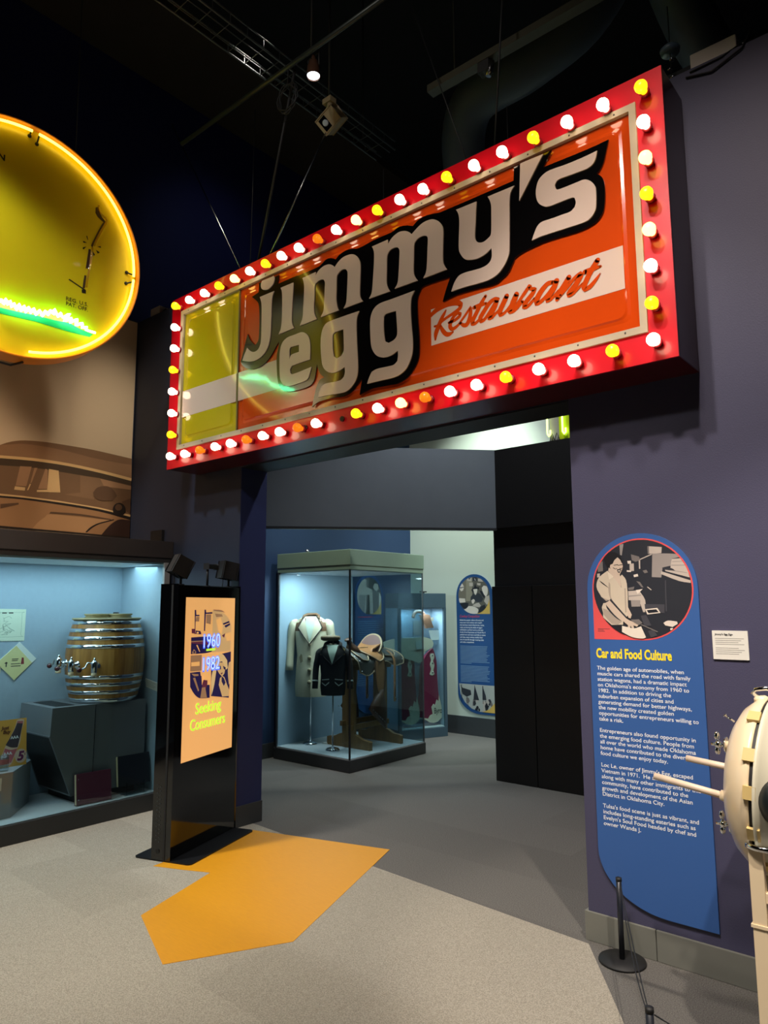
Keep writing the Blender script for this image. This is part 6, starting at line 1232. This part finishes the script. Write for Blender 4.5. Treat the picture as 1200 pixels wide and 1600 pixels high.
for s in (1, -1):
    leather('skirt', [(5.66, s * 0.02), (6.40, s * 0.02), (6.44, s * 0.20), (6.43, s * 0.34), (6.28, s * 0.36), (6.12, s * 0.30), (5.98, s * 0.36), (5.84, s * 0.44), (5.70, s * 0.40), (5.66, s * 0.2)], 0.0, M_SKIRT, sad, M_EDGE, 2)
    leather('rear_jockey', [(6.12, s * 0.03), (6.30, s * 0.03), (6.33, s * 0.14), (6.28, s * 0.22), (6.14, s * 0.20)], 0.018, M_SKIRT, sad, M_EDGE)
    leather('front_jockey', [(5.72, s * 0.04), (5.84, s * 0.05), (5.86, s * 0.16), (5.82, s * 0.27), (5.74, s * 0.25), (5.70, s * 0.13)], 0.018, M_SKIRT, sad, M_EDGE)
    leather('seat_jockey', [(5.78, s * 0.0), (6.10, s * 0.0), (6.12, s * 0.12), (6.06, s * 0.26), (5.98, s * 0.30), (5.90, s * 0.22), (5.82, s * 0.12)], 0.03, M_SAD, sad, M_EDGE)
    leather('fender', [(5.93, s * 0.26), (6.06, s * 0.25), (6.09, s * 0.40), (6.06, s * 0.62), (6.00, s * 0.68), (5.95, s * 0.60), (5.92, s * 0.42)], 0.022, M_SAD, sad, M_SADD, 3)
    leather('rear_strap', [(6.235, s * 0.10), (6.27, s * 0.10), (6.27, s * 0.75), (6.235, s * 0.75)], 0.024, M_SAD, sad)
    x = SX + s * 0.205
    # tapadero over the stirrup, hanging below the fender
    q = G(); tz = 0.72
    q.loft([(V((x, 6.02, tz)), V((0.028, 0, 0)), V((0, 0.02, 0))), (V((x, 5.98, tz - 0.10)), V((0.045, 0, 0)), V((0, 0.085, 0.0))), (V((x, 5.955, tz - 0.19)), V((0.052, 0, 0)), V((0, 0.135, 0.0))), (V((x, 6.0, tz - 0.27)), V((0.045, 0, 0)), V((0, 0.10, 0))), (V((x, 6.06, tz - 0.37)), V((0.025, 0, 0)), V((0, 0.04, 0))), (V((x, 6.09, tz - 0.42)), V((0.01, 0, 0)), V((0, 0.01, 0)))], M_SADD, 18); tap = obj('stirrup_cover', q, parent=sad)
    q = G()
    for i in range(9): q.ball((x + s * 0.052, 5.83 + i * 0.03, tz - 0.195 - i * 0.022), 0.006, M_CHROME, seg=6)
    obj('studs', q, parent=tap)
    q = G(); q.tube([wrap(6.02, s * 0.6, 0.01), (x, 6.02, tz)], 0.012, M_SADD, 8); q.tube([(x, 6.253, 0.78), (x, 6.253, 0.62)], 0.010, M_SADD, 8); q.tube([(x + 0.02 * math.cos(k * 0.52), 6.253, 0.60 + 0.02 * math.sin(k * 0.52)) for k in range(12)], 0.004, M_CHROME, 6, closed=True); obj('hanging_strap', q, parent=sad)
# seat dish, cantle and horn
rows = []
for i in range(13):
    t = i / 12; y = 5.80 + t * 0.31; row = []
    for j in range(11):
        s_ = (j - 5) / 5; wdt = 0.085 + 0.07 * t
        h = 0.055 + 0.10 * max(0, t - 0.62) + 0.10 * max(0, 0.3 - t) - 0.03 * math.sin(math.pi * min(1, t * 1.2)) + 0.02 * s_ * s_ * (1 if t > 0.5 else -2)
        row.append(V((SX + s_ * wdt, y, SZ + 0.03 + h)))
    rows.append(row)
g = G(); g.sheet(rows, M_SAD, 0.012); obj('seat', g, parent=sad)
cfm = Frame((SX, 6.075, SZ + 0.10), (1, 0, 0), V((0, 0.45, 1)))
g = G(); g.prism(cfm, [(0.155 * math.cos(math.radians(a)), 0.0 + 0.15 * math.sin(math.radians(a))) for a in range(-20, 201, 10)], -0.012, 0.012, mat('ribbed_mauve_leather', (128, 94, 88), 0.5, var=0.3, scale=18, stretch=(6, 1, 0.3)), M_EDGE); ct = obj('cantle', g, parent=sad)
g = G(); g.tube([cfm.p(0.155 * math.cos(math.radians(a)), 0.15 * math.sin(math.radians(a)), 0) for a in range(-20, 201, 8)], 0.014, M_EDGE, 8); obj('cantle_binding', g, parent=ct)
g = G(); g.loft([(V((SX, 5.80, SZ + 0.05)), V((0.11, 0, 0)), V((0, 0.06, 0))), (V((SX, 5.77, SZ + 0.11)), V((0.08, 0, 0)), V((0, 0.05, 0.01))), (V((SX, 5.74, SZ + 0.15)), V((0.035, 0, 0)), V((0, 0.03, 0.01))), (V((SX, 5.72, SZ + 0.19)), V((0.024, 0, 0)), V((0, 0.024, 0.008)))], M_SADD, 18); sw_ = obj('swell', g, parent=sad)
g = G(); g.lathe([(0, 0), (0.04, 0.0), (0.044, 0.008), (0.036, 0.018), (0, 0.02)], (SX, 5.715, SZ + 0.19), (0, -0.35, 1), M_SADD, 20); obj('horn', g, parent=sad)
g = G(); g.box(-5.295, -5.25, 5.688, 5.693, 0.95, 1.0, M_WHITE); g.cyl((-5.27, 5.692, 0.998), (-5.27, 5.70, 1.06), 0.002, M_MATTBLK, 6); tag(obj('tag_card', g), 'tiny pale tag hanging from the saddle\'s front edge', 'tag')
g = G(); g.box(-5.70, -5.62, 5.70, 5.76, 0.131, 0.142, M_WHITE); tag(obj('floor_label', g), 'small white label lying on the deck by the saddle stand', 'label card')

# ------------------------------------------------------------------ corner case with the chaps
cu_ = V((0.367, 0.93, 0)).normalized(); cn = V((cu_.y, -cu_.x, 0))
fc = Frame((-5.318, 7.546, 0), cu_, (0, 0, 1), cn)
cc_ = thing('corner_display_case', 'narrow steel-blue display case standing in the room corner', 'display case', fc.p(-0.35, 0, -0.17))
M_SBLUE = mat('steel_blue_metal', (70, 92, 106), 0.45, 0.1, var=0.05)
DP = -0.34
g = G(); g.fbox(fc, -0.70, 0.0, 0.0, 0.115, DP, 0.0, M_SBLUE, 0.004); obj('plinth', g, parent=cc_)
g = G(); g.fbox(fc, -0.70, 0.0, 1.59, 1.775, DP, 0.0, M_SBLUE, 0.004); obj('canopy', g, parent=cc_)
g = G()
for a in (-0.70, -0.036): g.fbox(fc, a, a + 0.036, 0.115, 1.59, -0.03, 0.0, M_SBLUE)
obj('front_post', g, parent=cc_)
g = G(); g.fbox(fc, -0.70, 0.0, 0.115, 1.59, DP, DP + 0.015, M_FABRIC); g.fbox(fc, -0.70, -0.685, 0.115, 1.59, DP, -0.03, M_FABRIC); g.fbox(fc, -0.015, 0.0, 0.115, 1.59, DP, -0.03, M_FABRIC); g.fbox(fc, -0.69, -0.01, 0.115, 0.122, DP, -0.02, M_DECK); obj('lining', g, parent=cc_)
g = G(); g.fbox(fc, -0.664, -0.036, 0.115, 1.59, -0.014, -0.008, M_GLASS); obj('glass_pane', g, parent=cc_)
g = G(); g.cyl(fc.p(-0.25, 1.775, -0.15), fc.p(-0.25, 1.80, -0.15), 0.02, M_MATTBLK); g.fbox(fc, -0.30, -0.20, 1.79, 1.805, -0.16, -0.14, M_MATTBLK); obj('top_clip', g, parent=cc_)
q_ = fc.p(-0.33, 1.57, -0.15); area('case_lamp', q_, fc.p(-0.33, 0.3, -0.2), 7, 0.4, 0.12, (0.75, 0.9, 1.0))
# chaps
M_MAR = mat('maroon_leather', (128, 34, 66), 0.5, var=0.15, scale=12)
M_CRL = mat('cream_leather', (216, 204, 182), 0.6, var=0.08, scale=12)
chp = thing('leather_chaps', 'maroon leather chaps with a cream belt piece in the corner case', 'chaps', fc.p(-0.2, 0.125, -0.16))
def cs(pts, d0, d1, m, q): q.prism(fc, smooth(pts, 48, 4), d0, d1, m)
def kx(l): return [((x - 50) * 0.001588 + -0.388, 1.984 - y * 0.001266) for x, y in l]
for off, nm in ((0.0, 'leg'), (-0.33, 'leg')):
    q = G(); sgn = 1
    cs([(a + off, b) for a, b in kx([(105, 890), (150, 780), (215, 715), (245, 840), (250, 1000), (262, 1180), (285, 1300), (285, 1400), (240, 1438), (180, 1440), (130, 1405), (65, 1385), (70, 1280), (90, 1150), (98, 1000)])], -0.165, -0.12, M_MAR, q); lg = obj(nm, q, parent=chp)
    q = G(); cs([(a + off, b) for a, b in kx([(190, 765), (215, 765), (222, 800), (210, 840), (222, 880), (212, 930), (222, 970), (200, 982), (178, 970), (192, 920), (182, 875), (192, 830), (182, 790)])], -0.12, -0.112, M_CRL, q); obj('laced_strip', q, parent=lg)
    q = G(); cs([(a + off, b) for a, b in kx([(210, 1260), (225, 1275), (240, 1220), (258, 1240), (262, 1180), (285, 1300), (285, 1400), (240, 1438), (180, 1440), (130, 1408), (70, 1388), (90, 1384), (160, 1400), (178, 1370), (200, 1360), (195, 1320), (190, 1290)])], -0.12, -0.113, M_CRL, q); obj('flame_trim', q, parent=lg)
    q = G()
    for (x, y) in ((204, 785), (204, 862), (204, 955)): (a, b), = kx([(x, y)]); q.lathe([(0.012, 0), (0.008, 0.006), (0, 0.007)], fc.p(a + off, b, -0.112), cn, M_CHROME, 10)
    obj('concho', q, parent=lg)
q = G(); cs(kx([(-250, 640), (-150, 610), (50, 602), (120, 600), (190, 625), (212, 665), (195, 710), (130, 745), (105, 830), (70, 855), (20, 830), (-60, 800), (-120, 760), (-230, 720)]), -0.125, -0.10, M_CRL, q); obj('belt_yoke', q, parent=chp)
q = G(); q.text('Byron', fc, kx([(215, 1355)])[0][0], kx([(215, 1355)])[0][1], 0.1, M_DKTXT, -0.1128, width=0.145, bold=0.001); obj('name_lettering', q, parent=chp)
rigg = thing('bareback_rigging', 'brown rigging handle with tan leather flap atop the corner case', 'rigging', fc.p(-0.28, 1.35, -0.2))
q = G(); q.tube([fc.p(*p) for p in smooth([tuple(k) + (-0.2,) for k in kx([(60, 410), (75, 360), (110, 345), (150, 360), (170, 390)])], 200, 3, False)], 0.022, M_SADD, 10); obj('handle', q, parent=rigg)
q = G(); cs(kx([(110, 380), (170, 375), (200, 385), (215, 450), (235, 510), (165, 515), (150, 460)]), -0.2, -0.15, mat('tan_leather', (146, 104, 78), 0.6, var=0.15), q); obj('flap', q, parent=rigg)
q = G(); cs(kx([(200, 410), (240, 405), (240, 440), (215, 450)]), -0.19, -0.165, M_CRL, q); obj('pad', q, parent=rigg)
for lb, l, d in (('buckle plate with grey relief in the corner case', [(52, 440), (140, 430), (142, 580), (52, 585)], -0.19),):
    q = G(); cs(kx(l), d, d + 0.012, mat('grey_relief', (150, 156, 158), 0.5, var=0.6, scale=60), q); tag(obj('relief_plate', q), 'grey ornamented plate left of the brown rigging in the corner case', 'plate')
q = G(); q.lathe([(0.03, 0), (0.03, 0.006), (0.022, 0.01), (0, 0.01)], fc.p(*kx([(275, 482)])[0], DP + 0.016), cn, M_STEEL, 24); tag(obj('belt_buckle', q), 'small round silver buckle on the corner case lining', 'buckle')
for lb, l, d in (('white label card under the round buckle in the corner case', [(190, 535), (295, 535), (305, 632), (212, 635)], -0.16), ('white label card across the cream belt of the chaps', [(40, 632), (105, 632), (122, 715), (45, 718)], -0.09)):
    q = G(); q.prism(fc, kx(l), d, d + 0.006, M_WHITE); tag(obj('label_card', q), lb, 'label card')

# ------------------------------------------------------------------ small neon sign behind the fascia
nz = thing('small_neon_sign', 'small yellow-green neon sign glowing above the dark partition', 'neon sign', (-3.15, 6.05, 3.125))
g = G(); g.box(-2.93, -2.50, 6.04, 6.11, 3.125, 3.52, mat('lime_enamel', (196, 214, 20), 0.4)); obj('sign_can', g, parent=nz)
g = G(); g.box(-3.03, -2.93, 6.05, 6.11, 3.125, 3.52, mat('pale_grey_metal', (170, 164, 170), 0.5)); obj('side_board', g, parent=nz)
NL = glow('lime_neon', (226, 255, 130), 3.0)
for x in (-3.04, -2.885):
    g = G(); g.tube([(x, 6.02, 3.50), (x, 6.02, 3.22), (x + 0.015, 6.02, 3.195), (x + 0.03, 6.02, 3.21), (x + 0.03, 6.02, 3.25)], 0.009, NL, 8); obj('neon_tube', g, parent=nz)
g = G()
for x in (-3.0, -2.95): g.tube([(x - 0.03, 6.04, 3.14), (x, 6.03, 3.22), (x + 0.02, 6.04, 3.16), (x + 0.03, 6.05, 3.13)], 0.004, M_MATTBLK, 6)
obj('wiring', g, parent=nz)

# ------------------------------------------------------------------ cream drum machine on its stand
mc = V((-0.668, 3.0, 0.955)); ax = V((-1, 0.02, 0.06)).normalized()
mac = thing('enamel_drum_machine', 'cream enamelled round drum machine behind the barrier at the right edge', 'machine', (mc.x, mc.y, 0))
M_CEN = mat('cream_enamel', (240, 218, 182), 0.28, var=0.04, scale=4, coat=0.2)
M_CEN2 = mat('pale_cream_enamel', (226, 220, 196), 0.3, var=0.05, scale=6, coat=0.2)
RM = 0.305
g = G(); g.lathe([(RM, 0.0), (RM + 0.002, 0.012), (RM - 0.005, 0.03), (RM * 0.95, 0.045), (RM * 0.86, 0.076), (RM * 0.70, 0.104), (RM * 0.50, 0.120), (RM * 0.25, 0.128), (0.0, 0.130)], mc, ax, M_CEN, 56); dome = obj('rear_dome', g, parent=mac)
g = G(); g.lathe([(RM * 0.985, 0.0), (RM * 0.985, -0.012)], mc, ax, M_MATTBLK, 56, cap=False); obj('gasket', g, parent=mac)
g = G(); g.lathe([(RM, -0.012), (RM + 0.012, -0.014), (RM + 0.012, -0.024), (RM - 0.004, -0.03), (RM * 0.93, -0.07), (RM * 0.78, -0.12), (RM * 0.55, -0.155), (0, -0.17)], mc, ax, M_CEN2, 56); lid = obj('door', g, parent=mac)
vd = V((0.72, -0.62, 0.02)).normalized(); pc = mc - ax * 0.095 + V((0, -1, 0)) * RM * 0.80
g = G(); g.lathe([(0.0, 0.03), (0.065, 0.03), (0.082, 0.022), (0.088, 0.008), (0.088, -0.02)], pc, vd, mat('black_rubber', (22, 28, 30), 0.4), 36); g.lathe([(0, 0.031), (0.05, 0.031)], pc, vd, M_GLASS, 30, cap=False); obj('porthole', g, parent=lid)
for a in (-2.45, -1.95, -1.50, -1.1, -0.6):
    p = mc + (V((0, 1, 0)) * math.sin(a) + V((0, 0, 1)) * math.cos(a)) * (RM + 0.003)
    rr_ = (p - mc).normalized(); f = Frame(p, ax, rr_.cross(ax)); q = G(); q.fbox(f, -0.02, 0.02, -0.022, 0.022, -0.004, 0.008, mat('aged_cream_clip', (214, 186, 122), 0.5, var=0.15)); obj('rim_clip', q, parent=mac)
side = V((0, -1, 0))
ROD = [((-0.795, 2.86, 0.915), (-1.04, 2.845, 0.953)), ((-0.80, 3.06, 0.975), (-0.985, 3.06, 0.992))]
for a, b in ROD:
    a, b = V(a), V(b); d_ = (a - b).normalized(); q = G(); q.cyl(a + d_ * 0.07, b, 0.0125, mat('worn_cream_rod', (222, 200, 178), 0.4, var=0.15, scale=30)); rd = obj('carrying_rod', q, parent=mac)
    q = G(); q.lathe([(0.024, -0.07), (0.022, -0.01), (0.018, 0.012), (0.013, 0.014)], a, -d_, M_CEN, 20); obj('rod_socket', q, parent=rd)
for z, y in ((1.085, 2.92), (0.80, 2.92)):
    o = V((-0.79, y, z)); q = G(); q.cyl(o + V((0.07, 0, 0)), o, 0.016, M_CEN); q.lathe([(0.03, 0), (0.03, 0.005)], o, (-1, 0, 0), M_CHROME, 20); q.cyl(o, o + V((-0.055, 0, 0)), 0.007, M_CHROME, 10); cl = obj('clamp', q, parent=mac)
    q = G()
    for s in (-1, 1): q.ball(o + V((-0.035, 0.004, s * 0.026 + 0.004)), 0.015, M_CHROME, (0.7, 0.8, 1.15), 12)
    q.ball(o + V((-0.03, 0, 0)), 0.015, M_CHROME, seg=12); obj('wing_nut', q, parent=cl)
q = G(); q.tube([mc + V((-0.095, -0.06, 0.215)), mc + V((-0.125, -0.065, 0.235))], 0.004, M_CHROME, 6); q.lathe([(0.008, 0), (0.008, 0.004)], mc + V((-0.125, -0.065, 0.235)), (-0.7, 0, 0.7), M_CHROME, 10); obj('vent_pin', q, parent=mac)
q = G(); tz = mc + V((-0.01, 0, RM - 0.015)); q.lathe([(0.028, 0), (0.026, 0.014), (0.015, 0.022)], tz, (-0.1, 0, 1), M_CEN, 20); q.tube([tz + V((-0.012, 0, 0.015)), tz + V((-0.03, 0, 0.03)), tz + V((-0.018, -0.005, 0.044)), tz + V((0.02, -0.005, 0.05)), tz + V((0.05, 0, 0.04))], 0.009, M_CHROME, 10); obj('faucet', q, parent=mac)
mst = thing('machine_stand', 'cream steel stand with chrome collar carrying the drum machine', 'stand', (mc.x + 0.1, 3.0, 0))
q = G(); ringp = []
for k in range(40):
    t = 2 * math.pi * k / 40; ringp.append((mc.x + 0.11 + 0.13 * math.cos(t) * (1.0), 3.0 + 0.275 * math.sin(t), 0.79))
q.tube(ringp, 0.016, M_CHROME, 8, closed=True); obj('collar', q, parent=mst)
q = G(); q.tube([(-0.645 + 0.05 * math.cos(k * 0.3142), 2.74 + 0.03 * math.sin(k * 0.3142), 0.797) for k in range(20)], 0.011, M_CHROME, 8, closed=True); obj('leg_clamp', q, parent=mst)
for x, y in ((-0.66, 2.74), (-0.44, 2.74), (-0.66, 3.26), (-0.44, 3.26)):
    q = G(); q.box(x - 0.034, x + 0.012, y - 0.016, y + 0.016, 0.02, 0.79, M_CEN, 0.004); q.box(x - 0.038, x + 0.014, y - 0.02, y + 0.02, 0.54, 0.55, M_CEN); q.lathe([(0.03, 0), (0.03, 0.01), (0.018, 0.022)], (x - 0.011, y, 0), (0, 0, 1), M_MATTBLK, 16); obj('leg', q, parent=mst)
for b_ in ((-0.65, -0.45, 2.728, 2.752, 0.62, 0.655), (-0.65, -0.45, 3.248, 3.272, 0.62, 0.655), (-0.684, -0.66, 2.75, 3.25, 0.62, 0.655), (-0.46, -0.436, 2.75, 3.25, 0.62, 0.655)):
    q = G(); q.box(*b_, M_CEN, 0.003); obj('rail', q, parent=mst)
q = G(); q.tube([(-0.65, 2.74, 0.55), (-0.56, 2.74, 0.635)], 0.012, M_CEN, 8); obj('brace', q, parent=mst)

# ------------------------------------------------------------------ overhead: supports, cables, lamps, ducts
g = G(); g.box(-3.7, -0.5, 3.56, 3.66, 4.315, 4.36, M_BLACK)
for x in (-3.6, -3.0, -2.0, -1.2): g.cyl((x, 3.61, 4.262), (x, 3.61, 4.315), 0.02, M_BLACK, 8)
tag(obj('support_beam', g), 'black steel beam running along behind the top of the marquee', 'beam')
def at_sign(x): return V((x, 3.36, 4.122))
for i, (a, b, r, m, lb) in enumerate((((-4.22, 3.36, 4.13), (-5.27, 3.3, 5.95), 0.004, M_STEEL, 'thin cable leaning left from the marquee top'), ((-4.19, 3.36, 4.13), (-4.28, 3.45, 5.7), 0.003, M_MATTBLK, 'fine upright wire from the marquee top'), ((-4.13, 3.36, 4.13), (-3.25, 2.95, 5.2), 0.010, M_MATTBLK, 'thick black cable from the marquee up to the lamp rail'), ((-4.07, 3.36, 4.13), (-3.33, 3.36, 5.05), 0.007, M_STEEL, 'bright steel cable from the marquee up to the projector'), ((-2.12, 3.36, 4.13), (-2.6, 3.4, 5.6), 0.004, M_MATTBLK, 'dark wire slanting left above the middle of the marquee'), ((-1.98, 3.36, 4.13), (-1.75, 3.2, 5.6), 0.006, M_MATTBLK, 'black cable rising right above the marquee apostrophe'))):
    q = G(); a, b = V(a), V(b); q.tube([a, b], r, m, 6); q.tube([a + V((0, 0, -0.006)), a + (b - a) * 0.05], r * 1.8, M_STEEL, 6); q.ball(a + (b - a) * 0.06, r * 2.2 + 0.004, M_STEEL, seg=8)
    tag(obj('suspension_cable', q), lb, 'cable', 'cables holding the marquee')
for i, (x, y, lb) in enumerate(((-4.17, 3.40, 'cluster of small clamps where the cables meet the marquee'), (-3.02, 3.60, 'hanging clamp chain behind the middle of the marquee'), (-1.0, 3.50, 'clamp chain with round cap at the marquee\'s right end'), (-2.02, 3.61, 'tiny clamp near the cables above the marquee apostrophe'))):
    q = G()
    for k in range(3): q.ball((x + 0.006 * (-1) ** k, y, 4.29 + 0.05 * k if i else 4.14 + 0.03 * k), 0.014 if i else 0.010, M_STEEL, (1, 1, 0.7), 8)
    q.tube([(x, y, 4.12 if not i else 4.26), (x, y, 4.7 if i else 4.26)], 0.003, M_MATTBLK, 6)
    if i == 2: q.lathe([(0.0, 0), (0.045, 0), (0.05, 0.02), (0.03, 0.04), (0, 0.045)], (x, y, 4.43), (0, 0, 1), mat('blue_grey_cap', (110, 130, 150), 0.4), 20)
    tag(obj('cable_clamp', q), lb, 'clamp')
bal = thing('ballast_box', 'pale grey electrical box on top of the navy wall at upper right', 'electrical box', (-0.79, 3.56, 4.263))
g = G(); g.box(-0.905, -0.69, 3.49, 3.62, 4.275, 4.36, mat('pale_grey_box', (236, 224, 216), 0.5, var=0.04), 0.006); obj('box', g, parent=bal)
g = G(); g.cyl((-0.69, 3.55, 4.33), (-0.655, 3.55, 4.335), 0.012, M_STEEL, 10); g.cyl((-0.905, 3.55, 4.29), (-0.925, 3.55, 4.285), 0.010, M_STEEL, 10); g.tube([(-0.92, 3.55, 4.285), (-0.98, 3.52, 4.26), (-1.05, 3.49, 4.27)], 0.007, M_MATTBLK, 6); g.tube([(-0.655, 3.55, 4.335), (-0.62, 3.47, 4.32), (-0.66, 3.452, 4.24), (-0.80, 3.452, 4.19), (-0.92, 3.455, 4.22)], 0.005, M_MATTBLK, 6); g.tube([(-0.68, 3.47, 4.275), (-0.75, 3.455, 4.245), (-0.9, 3.455, 4.24)], 0.004, M_MATTBLK, 6); obj('wiring', g, parent=bal)
g = G(); g.box(-5.78, -5.63, 3.47, 3.56, 4.31, 4.39, mat('off_white_box', (170, 168, 160), 0.5), 0.004); g.cyl((-5.63, 3.52, 4.35), (-5.60, 3.52, 4.35), 0.014, M_MATTBLK, 10); tag(obj('junction_box', g), 'small off-white box on top of the pier left of the marquee', 'electrical box')

rail = thing('lamp_rail', 'long dark lighting rail crossing above the marquee\'s left half', 'lighting rail', (-3.4, 2.91, 5.2))
g = G(); g.cyl((-4.5, 2.91, 5.2), (-1.9, 2.905, 5.2), 0.016, mat('green_grey_rail', (48, 54, 50), 0.4, 0.4)); obj('rail_bar', g, parent=rail)
g = G(); g.cyl((-3.05, 2.91, 5.2), (-3.05, 2.91, 7.9), 0.007, M_BLACK, 8); g.cyl((-2.2, 2.91, 5.2), (-2.2, 2.91, 7.9), 0.007, M_BLACK, 8); obj('hanger_rod', g, parent=rail)
lp = V((-3.06, 2.94, 5.13))
tl = thing('track_lamp', 'small can spotlight hanging lit from the dark rail', 'spotlight', lp)
g = G(); g.lathe([(0.012, 0.06), (0.012, 0.03), (0.03, 0.015), (0.032, -0.01), (0.04, -0.02), (0.044, -0.085), (0.044, -0.09)], lp, (0, 0, 1), mat('copper_lamp_can', (120, 84, 66), 0.3, 0.7), 24, cap=False); obj('lamp_can', g, parent=tl)
g = G(); g.lathe([(0.0, -0.084), (0.041, -0.084)], lp, (0, 0, 1), glow('lit_lamp_face', (235, 245, 255), 4.0), 24, cap=False); obj('lamp_face', g, parent=tl)
g = G(); g.tube([lp + V((0.05, 0, -0.03)), lp + V((0.05, 0, 0.055)), lp + V((0, 0, 0.06)), lp + V((-0.05, 0, 0.055)), lp + V((-0.05, 0, -0.03))], 0.005, M_MATTBLK, 6); obj('yoke', g, parent=tl)
g = G(); pts = []
for k in range(70): t = k / 69 * 2 * math.pi * 4; rr = 0.085 + 0.012 * math.sin(k * 0.9); pts.append((-3.30 + rr * math.cos(t), 2.93 + 0.01 * math.sin(k), 5.0 + rr * 1.15 * math.sin(t)))
g.tube(pts, 0.004, M_MATTBLK, 5); g.tube([(-3.30, 2.93, 5.1), (-3.27, 2.91, 5.2)], 0.004, M_MATTBLK, 5); tag(obj('cable_coil', g), 'coil of black cable hanging from the lighting rail', 'cable')
pj = V((-3.32, 3.36, 5.13))
pr = thing('projector', 'beige box projector hanging under the ceiling above the marquee', 'projector', pj)
pd = V((0.25, -0.75, -0.55)).normalized(); ps = V((0, 0, 1)).cross(pd).normalized(); pu = pd.cross(ps); fpj = Frame(pj + V((0, 0, -0.04)), (ps * 0.85 + pu * 0.5), (pu * 0.85 - ps * 0.5), pd)
g = G(); g.fbox(fpj, -0.075, 0.075, -0.055, 0.055, -0.10, 0.04, mat('beige_plastic', (150, 134, 104), 0.5), 0.008); obj('housing', g, parent=pr)
g = G(); g.fbox(fpj, -0.06, 0.0, -0.045, 0.045, 0.04, 0.044, M_GLOSSBLK); g.lathe([(0.022, 0.044), (0.022, 0.05), (0.012, 0.05), (0, 0.046)], fpj.p(-0.025, 0, 0), fpj.n, mat('lens', (170, 180, 190), 0.1), 20); obj('lens_panel', g, parent=pr)
g = G(); g.box(pj.x - 0.05, pj.x + 0.03, pj.y - 0.03, pj.y + 0.03, pj.z + 0.09, pj.z + 0.13, mat('beige_plastic', (150, 134, 104))); g.tube([pj + V((0, 0, 0.10)), pj + V((-0.02, 0, 0.02))], 0.02, mat('beige_plastic', (150, 134, 104)), 8); g.cyl(pj + V((-0.01, 0, 0.13)), (pj.x - 0.01, pj.y, 7.9), 0.008, M_BLACK, 8); obj('mount', g, parent=pr)
tray = thing('cable_tray', 'dark wire cable tray running towards the back of the hall', 'cable tray', (-3.75, 4.5, 5.6))
g = G()
for x in (-3.86, -3.64): g.cyl((x, 0.5, 5.6), (x, 4.5, 5.6), 0.008, M_GREYMET, 6); g.cyl((x, 0.5, 5.68), (x, 4.5, 5.68), 0.006, M_GREYMET, 6)
obj('side_wires', g, parent=tray)
g = G()
for i in range(26):
    y = 0.6 + i * 0.15; g.tube([(-3.86, y, 5.68), (-3.86, y, 5.6), (-3.64, y, 5.6), (-3.64, y, 5.68)], 0.004, M_GREYMET, 4)
for x in (-3.80, -3.70): g.cyl((x, 0.5, 5.6), (x, 4.5, 5.6), 0.004, M_GREYMET, 4)
obj('cross_wires', g, parent=tray)
g = G()
for y in (1.5, 4.2): g.cyl((-3.75, y, 5.6), (-3.75, y, 7.9), 0.006, M_BLACK, 6)
obj('hanger_rod', g, parent=tray)
trk = thing('light_track', 'greenish bar of light track above the marquee\'s right half', 'lighting track', (-1.9, 3.53, 5.0))
g = G(); g.box(-2.55, -0.6, 3.495, 3.565, 5.0, 5.05, mat('olive_track', (58, 56, 44), 0.5)); obj('track_bar', g, parent=trk)
g = G(); g.box(-2.16, -2.08, 3.50, 3.56, 4.93, 5.0, M_MATTBLK); g.cyl((-2.1, 3.53, 4.90), (-2.07, 3.53, 4.99), 0.018, M_STEEL, 10); obj('track_adapter', g, parent=trk)
g = G()
for x in (-2.35, -0.9): g.cyl((x, 3.53, 5.05), (x, 3.53, 7.9), 0.006, M_BLACK, 6)
obj('hanger_rod', g, parent=trk)
dct = thing('air_duct', 'dark round forked air duct bending down behind the marquee', 'duct', (-2.2, 4.9, 4.9))
def duct(pts, r, nm, parent=None):
    q = G(); q.tube(smooth(pts, 200, 6, False), r, M_DUCT, 24); return obj(nm, q, parent=parent)
duct([(-3.35, 5.6, 4.9), (-3.3, 5.1, 5.5), (-3.0, 4.75, 5.85), (-2.4, 4.7, 5.9), (-1.9, 4.72, 6.1), (-1.55, 4.7, 6.7), (-1.5, 4.7, 7.88)], 0.19, 'duct_bend', dct)
duct([(-1.5, 4.7, 7.0), (-1.42, 4.8, 6.5), (-1.3, 5.3, 5.9), (-1.1, 6.4, 5.6), (-1.0, 7.6, 5.5)], 0.19, 'duct_branch', dct)
lvl = duct([(-1.9, 3.1, 6.4), (-0.8, 3.3, 6.4), (0.6, 3.3, 6.4), (3.38, 3.3, 6.4)], 0.17, 'air_duct'); tag(lvl, 'dark level duct near the top right of the photo', 'duct')
g = G(); g.lathe([(0.13, 0.0), (0.15, 0.0), (0.15, 0.03), (0.13, 0.05)], (-4.02, 2.06, 5.9), (0, 0, 1), mat('olive_ring', (74, 78, 62), 0.4, 0.4), 36, cap=False); g.lathe([(0, 0.04), (0.13, 0.04)], (-4.02, 2.06, 5.9), (0, 0, 1), M_MATTBLK, 36, cap=False); g.cyl((-4.02, 2.06, 5.94), (-4.02, 2.06, 7.9), 0.02, M_BLACK, 8); tag(obj('ceiling_speaker', g), 'round dark ceiling fixture at the top edge of the photo', 'ceiling fixture')
